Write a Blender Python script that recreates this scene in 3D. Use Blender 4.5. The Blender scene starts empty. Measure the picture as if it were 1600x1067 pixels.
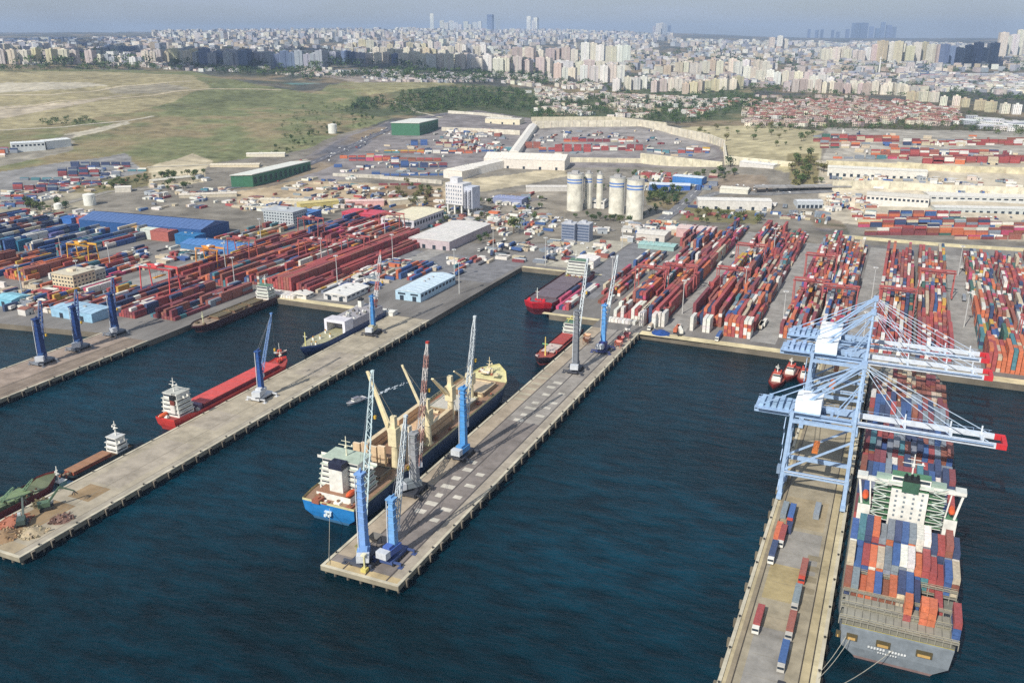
import bpy, math, random
import numpy as np
from mathutils import Vector, Matrix
random.seed(7); RNG = np.random.RandomState(11)
S_ = bpy.context.scene
COL = S_.collection
# ------------------------------------------------------------------ camera, sky, sun
H = 205.0; F = 1380.0
PIT = math.atan(480 / F); SP, CP = math.sin(PIT), math.cos(PIT)
YAW = math.atan(643 / math.hypot(F, 480)); UX, UY = math.sin(YAW), math.cos(YAW)
cam_d = bpy.data.cameras.new('camera'); cam = bpy.data.objects.new('camera', cam_d); COL.objects.link(cam)
cam.location = (0, 0, H); cam.rotation_euler = (math.pi / 2 - PIT, 0, YAW)
cam_d.sensor_width = 36; cam_d.lens = 36 * F / 1600; cam_d.clip_start = 1; cam_d.clip_end = 60000
S_.camera = cam
SUN_AZ = math.radians(11)      # shadows run this far to the right of the piers
SUN_EL = math.radians(40)
w = bpy.data.worlds.new('World'); S_.world = w; w.use_nodes = True
wn = w.node_tree; wn.nodes.clear()
sky = wn.nodes.new('ShaderNodeTexSky'); sky.sky_type = 'NISHITA'; sky.sun_disc = False
sky.sun_elevation = SUN_EL; sky.sun_rotation = math.pi + SUN_AZ
sky.altitude = 200; sky.air_density = 1.0; sky.dust_density = 1.2; sky.ozone_density = 2.0
bg = wn.nodes.new('ShaderNodeBackground'); bg.inputs[1].default_value = 0.07
# thin high overcast veil mixed into the sky, procedural
tc = wn.nodes.new('ShaderNodeTexCoord'); mp = wn.nodes.new('ShaderNodeMapping'); mp.inputs['Scale'].default_value = (2.2, 2.2, 14)
nz = wn.nodes.new('ShaderNodeTexNoise'); nz.inputs['Scale'].default_value = 1.6; nz.inputs['Detail'].default_value = 5
rp = wn.nodes.new('ShaderNodeValToRGB'); rp.color_ramp.elements[0].position = .38; rp.color_ramp.elements[0].color = (.45, .45, .45, 1)
rp.color_ramp.elements[1].position = .68; rp.color_ramp.elements[1].color = (.85, .85, .85, 1)
mxw = wn.nodes.new('ShaderNodeMixRGB'); mxw.inputs[2].default_value = (6.2, 7.2, 9.0, 1)
wo = wn.nodes.new('ShaderNodeOutputWorld')
L = wn.links.new
L(tc.outputs['Generated'], mp.inputs[0]); L(mp.outputs[0], nz.inputs['Vector']); L(nz.outputs['Fac'], rp.inputs[0])
L(rp.outputs[0], mxw.inputs[0]); L(sky.outputs[0], mxw.inputs[1]); L(mxw.outputs[0], bg.inputs[0]); L(bg.outputs[0], wo.inputs[0])
sun_d = bpy.data.lights.new('sun', 'SUN'); sun = bpy.data.objects.new('sun', sun_d); COL.objects.link(sun)
sun_d.energy = 4.5; sun_d.angle = math.radians(0.5); sun_d.color = (1, .95, .87)
sd = Vector((-math.sin(SUN_AZ) * math.cos(SUN_EL), -math.cos(SUN_AZ) * math.cos(SUN_EL), math.sin(SUN_EL)))
sun.rotation_euler = sd.to_track_quat('Z', 'Y').to_euler(); sun.location = (0, -300, 900)
S_.view_settings.view_transform = 'Standard'; S_.view_settings.look = 'None'
S_.view_settings.exposure = 0.12; S_.view_settings.gamma = 1
S_.cycles.max_bounces = 4; S_.cycles.diffuse_bounces = 2; S_.cycles.glossy_bounces = 2; S_.cycles.volume_bounces = 0
S_.cycles.transparent_max_bounces = 8; S_.cycles.use_denoising = False

# ------------------------------------------------------------------ survey helpers (photo point -> place in the world)
def W(px, py, z=4.0):
    a = (px - 800) / F; b = (py - 533.5) / F
    zc = (H - z) / (SP + b * CP)
    X = a * zc; Y = zc * (CP - b * SP)
    return (X * UY - Y * UX, X * UX + Y * UY)
def PXY(x, y, z):
    X = x * UY + y * UX; Y = y * UY - x * UX
    zc = Y * CP + (H - z) * SP
    return 800 + F * X / zc, 533.5 + F * ((H - z) * CP - Y * SP) / zc
def s255(*c):
    return tuple(((v / 255) / 12.92 if v / 255 <= .04045 else ((v / 255 + .055) / 1.055) ** 2.4) for v in c)
# terrain profile: survey rows (distance, sight line) at four bearings
TT = {0: [(900, None), (1150, 300), (1400, 245), (1750, 190), (2100, 150), (2500, 115), (3000, 100), (4000, 84), (6000, 70), (10000, 57), (16000, 52)],
      600: [(1040, None), (1250, 285), (1500, 235), (1800, 195), (2100, 165), (2400, 135), (3000, 110), (4000, 92), (6000, 75), (10000, 56), (16000, 48)],
      1000: [(1050, None), (1300, 270), (1550, 225), (1800, 190), (2200, 165), (2600, 147), (3000, 130), (4000, 108), (6000, 84), (10000, 63), (16000, 52)],
      1300: [(1060, None), (1170, 275), (1350, 225), (1700, 195), (2100, 170), (2600, 148), (3300, 125), (4500, 102), (6500, 85), (10000, 70), (16000, 60)],
      1600: [(1000, None), (1150, 262), (1350, 225), (1700, 195), (2100, 172), (2600, 152), (3300, 130), (4500, 106), (6500, 88), (10000, 72), (16000, 60)]}
TK = sorted(TT); TPROF = []
for k in TK:
    ys, zs = [200.], [3.9]
    for (Y, py) in TT[k]:
        ys.append(Y)
        zs.append(3.9 if py is None else H - Y * math.tan(PIT + math.atan((py - 533.5) / F)))
    TPROF.append((np.log(ys), np.array(zs)))
TA = np.array([(k - 800) / math.hypot(F, 480) for k in TK])
def vnoise(x, y, s, seed=0):
    """smooth value noise, numpy"""
    x = np.asarray(x, float) / s; y = np.asarray(y, float) / s
    xi = np.floor(x).astype(np.int64); yi = np.floor(y).astype(np.int64); fx = x - xi; fy = y - yi
    fx = fx * fx * (3 - 2 * fx); fy = fy * fy * (3 - 2 * fy)
    def h(a, b):
        n = (a * 374761393 + b * 668265263 + seed * 974711) & 0x7fffffff
        n = ((n ^ (n >> 13)) * 1274126177) & 0x7fffffff
        return ((n ^ (n >> 16)) & 0xffff) / 65535.
    return (h(xi, yi) * (1 - fx) + h(xi + 1, yi) * fx) * (1 - fy) + (h(xi, yi + 1) * (1 - fx) + h(xi + 1, yi + 1) * fx) * fy
def terr_aY(a, Y):
    a = np.asarray(a, float); Y = np.asarray(Y, float); ly = np.log(Y)
    cols = np.array([np.interp(ly, p[0], p[1]) for p in TPROF])
    i = np.clip(np.searchsorted(TA, a) - 1, 0, len(TA) - 2)
    f = np.clip((a - TA[i]) / (TA[i + 1] - TA[i]), 0, 1); f = f * f * (3 - 2 * f)
    ii = np.indices(i.shape)
    z = cols[(i,) + tuple(ii)] * (1 - f) + cols[(i + 1,) + tuple(ii)] * f
    X = a * Y
    amp = np.clip((Y - 1300) / 900, 0, 1) * np.clip(1.2 - a * 1.6, .15, 1) * 19
    return z + amp * (vnoise(X, Y, 260, 3) - .5) + amp * .5 * (vnoise(X, Y, 90, 5) - .5)
def tz(x, y):
    X = x * UY + y * UX; Y = max(210., y * UY - x * UX)
    return float(terr_aY(np.array([X / Y]), np.array([Y]))[0])
def G(px, py, zadd=0):
    """place on the terrain that the photo shows at this point"""
    a = (px - 800) / F; b = (py - 533.5) / F
    r = CP - b * SP; dn = SP + b * CP
    Ys = np.exp(np.linspace(math.log(300), math.log(15900), 900))
    zc = Ys / r; zr = H - zc * dn; ax = a / r
    zt = terr_aY(np.full(Ys.shape, ax), Ys)
    k = np.nonzero(zr <= zt + zadd)[0]
    k = k[0] if len(k) else len(Ys) - 1
    Y = Ys[k]; X = a * zc[k]
    return (X * UY - Y * UX, X * UX + Y * UY, float(zt[k]))
# ------------------------------------------------------------------ materials
MATS = {}
def mat(name, src='attr', rough=.6, metal=0., nscale=.25, namt=.25, spec=.5, bump=0., col=None, stretch=None):
    if name in MATS: return MATS[name]
    m = bpy.data.materials.new(name); m.use_nodes = True; nt = m.node_tree; N = nt.nodes; lk = nt.links.new
    b = N['Principled BSDF']; b.inputs['Roughness'].default_value = rough; b.inputs['Metallic'].default_value = metal
    b.inputs['Specular IOR Level'].default_value = spec
    if src == 'attr':
        a = N.new('ShaderNodeAttribute'); a.attribute_name = 'Col'; c = a.outputs['Color']
    elif src == 'obj':
        a = N.new('ShaderNodeObjectInfo'); c = a.outputs['Color']
    else:
        a = N.new('ShaderNodeRGB'); a.outputs[0].default_value = (*col, 1); c = a.outputs[0]
    g = N.new('ShaderNodeNewGeometry'); mpn = N.new('ShaderNodeMapping')
    if stretch: mpn.inputs['Scale'].default_value = stretch
    lk(g.outputs['Position'], mpn.inputs[0])
    n = N.new('ShaderNodeTexNoise'); n.inputs['Scale'].default_value = nscale; n.inputs['Detail'].default_value = 6; n.inputs['Roughness'].default_value = .65
    lk(mpn.outputs[0], n.inputs['Vector'])
    r = N.new('ShaderNodeMapRange'); r.inputs[1].default_value = .3; r.inputs[2].default_value = .7
    r.inputs[3].default_value = 1 - namt; r.inputs[4].default_value = 1 + namt * .6
    lk(n.outputs['Fac'], r.inputs[0])
    mx = N.new('ShaderNodeVectorMath'); mx.operation = 'SCALE'; lk(c, mx.inputs[0]); lk(r.outputs[0], mx.inputs['Scale'])
    out = mx.outputs[0]
    lk(out, b.inputs['Base Color'])
    if bump:
        bp = N.new('ShaderNodeBump'); bp.inputs['Strength'].default_value = bump; bp.inputs['Distance'].default_value = .5
        lk(n.outputs['Fac'], bp.inputs['Height']); lk(bp.outputs[0], b.inputs['Normal'])
    MATS[name] = m; return m
PAINT = mat('weathered_paint', rough=.55, nscale=.35, namt=.22)
STEEL = mat('crane_steel', rough=.5, nscale=.5, namt=.2)
CONC = mat('stained_concrete', rough=.9, nscale=.12, namt=.35, spec=.2)
BOXM = mat('container_steel', src='obj', rough=.55, nscale=.9, namt=.3)
BOXS = mat('container_steel_far', rough=.6, nscale=.9, namt=.3, spec=.3)
LEAF = mat('foliage', rough=.9, nscale=.12, namt=.5, spec=.1)
BARK = mat('bark', src='rgb', col=(.09, .065, .045), rough=.95, nscale=2, namt=.3, spec=.1)
def facade_mat():
    m = mat('facade', rough=.8, nscale=.05, namt=.14, spec=.3); nt = m.node_tree; N = nt.nodes; lk = nt.links.new
    b = N['Principled BSDF']; src = b.inputs['Base Color'].links[0].from_socket
    uv = N.new('ShaderNodeUVMap'); uv.uv_map = 'UV'; sp = N.new('ShaderNodeSeparateXYZ'); lk(uv.outputs[0], sp.inputs[0])
    def band(sock, period, lo, hi):
        d = N.new('ShaderNodeMath'); d.operation = 'DIVIDE'; lk(sock, d.inputs[0]); d.inputs[1].default_value = period
        fr = N.new('ShaderNodeMath'); fr.operation = 'FRACT'; lk(d.outputs[0], fr.inputs[0])
        g1 = N.new('ShaderNodeMath'); g1.operation = 'GREATER_THAN'; lk(fr.outputs[0], g1.inputs[0]); g1.inputs[1].default_value = lo
        g2 = N.new('ShaderNodeMath'); g2.operation = 'LESS_THAN'; lk(fr.outputs[0], g2.inputs[0]); g2.inputs[1].default_value = hi
        mu = N.new('ShaderNodeMath'); mu.operation = 'MULTIPLY'; lk(g1.outputs[0], mu.inputs[0]); lk(g2.outputs[0], mu.inputs[1]); return mu.outputs[0]
    u = band(sp.outputs[0], 3.6, .28, .74); v = band(sp.outputs[1], 3.0, .3, .78)
    up = N.new('ShaderNodeMath'); up.operation = 'GREATER_THAN'; lk(sp.outputs[1], up.inputs[0]); up.inputs[1].default_value = .5
    mu = N.new('ShaderNodeMath'); mu.operation = 'MULTIPLY'; lk(u, mu.inputs[0]); lk(v, mu.inputs[1])
    mu2 = N.new('ShaderNodeMath'); mu2.operation = 'MULTIPLY'; lk(mu.outputs[0], mu2.inputs[0]); lk(up.outputs[0], mu2.inputs[1])
    mx = N.new('ShaderNodeMixRGB'); mx.inputs[2].default_value = (.06, .075, .1, 1); lk(mu2.outputs[0], mx.inputs[0]); lk(src, mx.inputs[1])
    lk(mx.outputs[0], b.inputs['Base Color'])
    return m
FACADE = facade_mat()
# ------------------------------------------------------------------ mesh builder
class MB:
    def __init__(s): s.v = []; s.f = []; s.c = []; s.uv = None
    def add(s, vs, fs, c):
        o = len(s.v); s.v += [tuple(v) for v in vs]
        for f in fs: s.f.append(tuple(i + o for i in f)); s.c.append(c)
        return s
    def box(s, x0, x1, y0, y1, z0, z1, c, top=None):
        s.add([(x0, y0, z0), (x1, y0, z0), (x1, y1, z0), (x0, y1, z0), (x0, y0, z1), (x1, y0, z1), (x1, y1, z1), (x0, y1, z1)],
              [(0, 3, 2, 1), (0, 1, 5, 4), (1, 2, 6, 5), (2, 3, 7, 6), (3, 0, 4, 7), (4, 5, 6, 7)], c)
        if top: s.c[-1] = top
        return s
    def bar(s, p, q, wd, c, w2=None):
        p = Vector(p); q = Vector(q); d = (q - p)
        if d.length < 1e-6: return s
        d.normalize(); up = Vector((0, 0, 1)) if abs(d.z) < .95 else Vector((0, 1, 0))
        a = d.cross(up).normalized(); b = a.cross(d).normalized(); w2 = w2 or wd
        vs = [pt + a * (i * ww / 2) + b * (j * ww / 2) for pt, ww in ((p, wd), (q, w2)) for i, j in ((-1, -1), (1, -1), (1, 1), (-1, 1))]
        return s.add(vs, [(0, 1, 2, 3), (7, 6, 5, 4), (0, 4, 5, 1), (1, 5, 6, 2), (2, 6, 7, 3), (3, 7, 4, 0)], c)
    def cyl(s, x, y, z0, z1, r, c, n=12, r2=None, top=None):
        r2 = r if r2 is None else r2
        vs = [(x + r * math.cos(2 * math.pi * i / n), y + r * math.sin(2 * math.pi * i / n), z0) for i in range(n)] + \
             [(x + r2 * math.cos(2 * math.pi * i / n), y + r2 * math.sin(2 * math.pi * i / n), z1) for i in range(n)]
        s.add(vs, [(i, (i + 1) % n, n + (i + 1) % n, n + i) for i in range(n)] + [tuple(range(n, 2 * n))], c)
        if top: s.c[-1] = top
        return s
    def prism(s, poly, z0, z1, c, top=None):
        n = len(poly)
        ar = sum(poly[i][0] * poly[(i + 1) % n][1] - poly[(i + 1) % n][0] * poly[i][1] for i in range(n))
        if ar < 0: poly = poly[::-1]
        vs = [(p[0], p[1], z0) for p in poly] + [(p[0], p[1], z1) for p in poly]
        s.add(vs, [(i, (i + 1) % n, n + (i + 1) % n, n + i) for i in range(n)] + [tuple(range(n, 2 * n))], c)
        if top: s.c[-1] = top
        return s
    def gable(s, x0, x1, y0, y1, z0, h, c, along='y', over=.4):
        x0 -= over; x1 += over; y0 -= over; y1 += over
        if along == 'y':
            m = (x0 + x1) / 2; vs = [(x0, y0, z0), (x1, y0, z0), (m, y0, z0 + h), (x0, y1, z0), (x1, y1, z0), (m, y1, z0 + h)]
            fs = [(0, 1, 2), (4, 3, 5), (1, 4, 5, 2), (3, 0, 2, 5), (0, 3, 4, 1)]
        else:
            m = (y0 + y1) / 2; vs = [(x0, y0, z0), (x0, y1, z0), (x0, m, z0 + h), (x1, y0, z0), (x1, y1, z0), (x1, m, z0 + h)]
            fs = [(1, 0, 2), (3, 4, 5), (4, 1, 2, 5), (0, 3, 5, 2), (0, 1, 4, 3)]
        return s.add(vs, fs, c)
    def lattice(s, p, q, wd, c, cw=.35, w2=None, seg=None, c2=None):
        p = Vector(p); q = Vector(q); d = q - p; Ln = d.length; d.normalize(); w2 = w2 or wd * .55
        up = Vector((0, 0, 1)) if abs(d.z) < .97 else Vector((0, 1, 0))
        a = d.cross(up).normalized(); b = a.cross(d).normalized()
        seg = seg or max(3, int(Ln / (wd * 1.3)))
        def P(t, i, j):
            ww = wd * (1 - t) + w2 * t
            if t > .93: ww *= .6
            return p + d * (Ln * t) + a * (i * ww / 2) + b * (j * ww / 2)
        cs = [(-1, -1), (1, -1), (1, 1), (-1, 1)]
        for k in range(seg):
            t0, t1 = k / seg, (k + 1) / seg; cc = c2 if (c2 and (k // 2) % 2) else c
            for n, (i, j) in enumerate(cs):
                s.bar(P(t0, i, j), P(t1, i, j), cw, cc)
                i2, j2 = cs[(n + 1) % 4]
                if (k + n) % 2: s.bar(P(t0, i, j), P(t1, i2, j2), cw * .65, cc)
                else: s.bar(P(t0, i2, j2), P(t1, i, j), cw * .65, cc)
        return s
    def build(s, name, m, parent=None, uv=False):
        me = bpy.data.meshes.new(name); me.from_pydata(s.v, [], s.f); me.materials.append(m)
        a = me.attributes.new('Col', 'FLOAT_COLOR', 'FACE')
        a.data.foreach_set('color', np.array([(*c, 1) for c in s.c], np.float32).ravel())
        if uv: walluv(me)
        o = bpy.data.objects.new(name, me); COL.objects.link(o)
        if parent: o.parent = parent
        return o
def walluv(me):
    l = me.uv_layers.new(name='UV'); n = len(me.loops); vi = np.zeros(n, np.int64); me.loops.foreach_get('vertex_index', vi)
    co = np.zeros(len(me.vertices) * 3); me.vertices.foreach_get('co', co); co = co.reshape(-1, 3)[vi]
    nf = len(me.polygons); lt = np.zeros(nf, np.int64); me.polygons.foreach_get('loop_total', lt)
    no = np.zeros(nf * 3); me.polygons.foreach_get('normal', no); no = np.repeat(no.reshape(-1, 3), lt, axis=0)
    u = np.where(np.abs(no[:, 0]) > np.abs(no[:, 1]), co[:, 1], co[:, 0]); v = co[:, 2].copy()
    fl = np.abs(no[:, 2]) > .5; v[fl] = -1
    # height above the foot of each block
    l.data.foreach_set('uv', np.stack([u, v], 1).astype(np.float32).ravel())
def boxes_obj(name, m, B, C, rot=None, base=None, uv=False, gab=None):
    """many boxes as one mesh. B rows: cx,cy,z0,lx,ly,h ; C rows rgb ; rot radians ; gab: roof height for gable + roof colour"""
    B = np.asarray(B, float); C = np.asarray(C, float); n = len(B)
    sx = np.array([-1, 1, 1, -1, -1, 1, 1, -1]) / 2; sy = np.array([-1, -1, 1, 1, -1, -1, 1, 1]) / 2; szz = np.array([0, 0, 0, 0, 1, 1, 1, 1])
    dx = B[:, 3:4] * sx; dy = B[:, 4:5] * sy
    if rot is None: rot = np.zeros(n)
    c, s = np.cos(rot)[:, None], np.sin(rot)[:, None]
    X = B[:, 0:1] + dx * c - dy * s; Y = B[:, 1:2] + dx * s + dy * c; Z = B[:, 2:3] + B[:, 5:6] * szz
    V = np.stack([X, Y, Z], 2).reshape(-1, 3)
    fb = np.array([(0, 1, 5, 4), (1, 2, 6, 5), (2, 3, 7, 6), (3, 0, 4, 7), (4, 5, 6, 7)])
    Fc = (fb[None] + (np.arange(n) * 8)[:, None, None]).reshape(-1, 4)
    me = bpy.data.meshes.new(name); me.vertices.add(len(V)); me.vertices.foreach_set('co', V.astype(np.float32).ravel())
    me.loops.add(Fc.size); me.loops.foreach_set('vertex_index', Fc.astype(np.int32).ravel())
    me.polygons.add(len(Fc)); me.polygons.foreach_set('loop_start', np.arange(0, Fc.size, 4, dtype=np.int32))
    me.polygons.foreach_set('loop_total', np.full(len(Fc), 4, np.int32))
    me.update(calc_edges=True); me.materials.append(m); me.polygons.foreach_set('use_smooth', np.zeros(len(Fc), bool))
    cc = np.repeat(C[:, None, :3], 5, axis=1)
    if gab is not None: cc[:, 4, :] = gab
    cc = np.concatenate([cc, np.ones((n, 5, 1))], 2).astype(np.float32)
    me.attributes.new('Col', 'FLOAT_COLOR', 'FACE').data.foreach_set('color', cc.ravel())
    if uv:
        l = me.uv_layers.new(name='UV'); UV = np.zeros((n, 5, 4, 2), np.float32)
        for k in range(4):
            wl = B[:, 3] if k % 2 == 0 else B[:, 4]
            UV[:, k, 1, 0] = wl; UV[:, k, 2, 0] = wl; UV[:, k, 2, 1] = B[:, 5]; UV[:, k, 3, 1] = B[:, 5]
        UV[:, 4, :, 1] = -1; l.data.foreach_set('uv', UV.ravel())
    o = bpy.data.objects.new(name, me); COL.objects.link(o); return o
# ------------------------------------------------------------------ tagging
def thing(name, loc, rz=0, label=None, cat=None, group=None):
    o = bpy.data.objects.new(name, None); COL.objects.link(o); o.location = loc; o.rotation_euler = (0, 0, rz)
    o.empty_display_size = .5
    if label: tag(o, label, cat, group)
    return o
def tag(o, label, cat, group=None, kind=None):
    o['label'] = label; o['category'] = cat
    if group: o['group'] = group
    if kind: o['kind'] = kind
    return o
def struct(o, label=None, cat=None, kind='structure'):
    o['kind'] = kind
    if label: o['label'] = label; o['category'] = cat
    return o
def dup(root, loc=None, rz=None):
    r = root.copy(); COL.objects.link(r)
    if loc is not None: r.location = loc
    if rz is not None: r.rotation_euler = (0, 0, rz)
    for ch in list(root.children):
        c = ch.copy(); COL.objects.link(c); c.parent = r
        for g in ch.children:
            d = g.copy(); COL.objects.link(d); d.parent = c
    return r
ORD = 'zeroth first second third fourth fifth sixth seventh eighth ninth tenth eleventh twelfth thirteenth fourteenth fifteenth sixteenth seventeenth eighteenth nineteenth'.split()
TENS = 'x x twent thirt fort fift sixt sevent eight ninet'.split()
def ordw(i):
    n = i + 1
    if n < 20: return ORD[n]
    if n >= 100: return 'hundredth' if n == 100 else 'hundred-and-' + ordw(n - 101)
    return TENS[n // 10] + ('ieth' if n % 10 == 0 else 'y-' + ORD[n % 10])
PEND = []
def later(o, base, cat, group=None):
    """label settled at the end: look-alikes are told apart by their order from the left"""
    PEND.append((o, base, cat, group))
def settle():
    d = {}
    for p in PEND: d.setdefault(p[1], []).append(p)
    for base, ps in d.items():
        ps.sort(key=lambda p: PXY(*p[0].location)[0])
        for i, (o, b, cat, grp) in enumerate(ps):
            tag(o, b if len(ps) == 1 else '%s, %s from left' % (b, ordw(i)), cat, grp)
# ================================================================== SETTING
# ---- water
wm = bpy.data.materials.new('harbour_water'); wm.use_nodes = True
nt = wm.node_tree; N = nt.nodes; lk = nt.links.new; b = N['Principled BSDF']
b.inputs['Base Color'].default_value = (.0035, .030, .048, 1); b.inputs['Roughness'].default_value = .16; b.inputs['IOR'].default_value = 1.33
b.inputs['Specular IOR Level'].default_value = .22
g = N.new('ShaderNodeNewGeometry')
def wnoise(scale, stretch, det, rotz):
    m_ = N.new('ShaderNodeMapping'); m_.inputs['Scale'].default_value = stretch; m_.inputs['Rotation'].default_value = (0, 0, rotz)
    n_ = N.new('ShaderNodeTexNoise'); n_.inputs['Scale'].default_value = scale; n_.inputs['Detail'].default_value = det; n_.inputs['Roughness'].default_value = .6
    lk(g.outputs['Position'], m_.inputs[0]); lk(m_.outputs[0], n_.inputs['Vector']); return n_.outputs['Fac']
n1 = wnoise(.16, (.35, 1, 1), 5, math.radians(-35)); n2 = wnoise(.7, (.5, 1, 1), 3, math.radians(-25)); n3 = wnoise(.008, (.6, 1, 1), 4, math.radians(-60))
ad = N.new('ShaderNodeMath'); ad.operation = 'MULTIPLY_ADD'; lk(n2, ad.inputs[0]); ad.inputs[1].default_value = .3; lk(n1, ad.inputs[2])
bp = N.new('ShaderNodeBump'); bp.inputs['Strength'].default_value = .8; bp.inputs['Distance'].default_value = 1.6; lk(ad.outputs[0], bp.inputs['Height']); lk(bp.outputs[0], b.inputs['Normal'])
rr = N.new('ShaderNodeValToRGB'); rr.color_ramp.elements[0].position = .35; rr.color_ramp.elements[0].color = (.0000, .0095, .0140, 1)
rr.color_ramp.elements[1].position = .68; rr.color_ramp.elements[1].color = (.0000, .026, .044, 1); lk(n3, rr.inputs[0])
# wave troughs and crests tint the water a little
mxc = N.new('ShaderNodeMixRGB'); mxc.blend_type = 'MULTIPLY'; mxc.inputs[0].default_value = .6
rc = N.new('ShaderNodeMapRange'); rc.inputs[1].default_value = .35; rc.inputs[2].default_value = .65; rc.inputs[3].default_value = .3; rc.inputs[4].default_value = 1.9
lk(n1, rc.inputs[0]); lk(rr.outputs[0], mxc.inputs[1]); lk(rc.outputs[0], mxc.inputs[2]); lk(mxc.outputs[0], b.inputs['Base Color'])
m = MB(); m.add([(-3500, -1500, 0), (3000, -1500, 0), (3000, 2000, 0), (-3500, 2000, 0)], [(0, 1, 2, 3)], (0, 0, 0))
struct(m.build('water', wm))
# ---- terrain
NA, NY = 620, 560
aa = np.linspace(-.78, .78, NA); YY = np.exp(np.linspace(math.log(845), math.log(16000), NY))
A2, Y2 = np.meshgrid(aa, YY); Z2 = terr_aY(A2, Y2); X2 = A2 * Y2
XN = X2 * UY - Y2 * UX; YN = X2 * UX + Y2 * UY
V = np.stack([XN, YN, Z2], 2).reshape(-1, 3)
i = np.arange(NY - 1)[:, None] * NA + np.arange(NA - 1)[None]; i = i.ravel()
Fc = np.stack([i, i + 1, i + NA + 1, i + NA], 1)
me = bpy.data.meshes.new('ground'); me.vertices.add(len(V)); me.vertices.foreach_set('co', V.astype(np.float32).ravel())
me.loops.add(Fc.size); me.loops.foreach_set('vertex_index', Fc.astype(np.int32).ravel()); me.polygons.add(len(Fc))
me.polygons.foreach_set('loop_start', np.arange(0, Fc.size, 4, dtype=np.int32)); me.polygons.foreach_set('loop_total', np.full(len(Fc), 4, np.int32))
me.update(calc_edges=True)
# land cover map (fields, dirt, yards, town ground), each patch a polygon surveyed from the photo
zc = Y2 * CP + (H - Z2) * SP; PXm = 800 + F * X2 / zc; PYm = 533.5 + F * ((H - Z2) * CP - Y2 * SP) / zc
wob = (vnoise(XN, YN, 60, 21) - .5) * 10; PXw = PXm + wob * 1.5; PYw = PYm + wob * .35 * np.clip(800 / Y2, .1, 1)
def inpoly(px, py, poly):
    r = np.zeros(px.shape, bool); n = len(poly)
    for k in range(n):
        x0, y0 = poly[k]; x1, y1 = poly[(k + 1) % n]
        if y0 == y1: continue
        r ^= ((y0 > py) != (y1 > py)) & (px < (x1 - x0) * (py - y0) / (y1 - y0) + x0)
    return r
LC = np.zeros(A2.shape + (3,)); LC[:] = s255(134, 128, 117)
GRASS = s255(126, 130, 92); DRY = s255(150, 140, 105); SAND = s255(182, 168, 142); PALE = s255(186, 178, 158); ASPH = s255(112, 112, 118); TOWN = s255(92, 94, 88); WOODG = s255(96, 104, 76); CONCR = s255(170, 164, 152)
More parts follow.
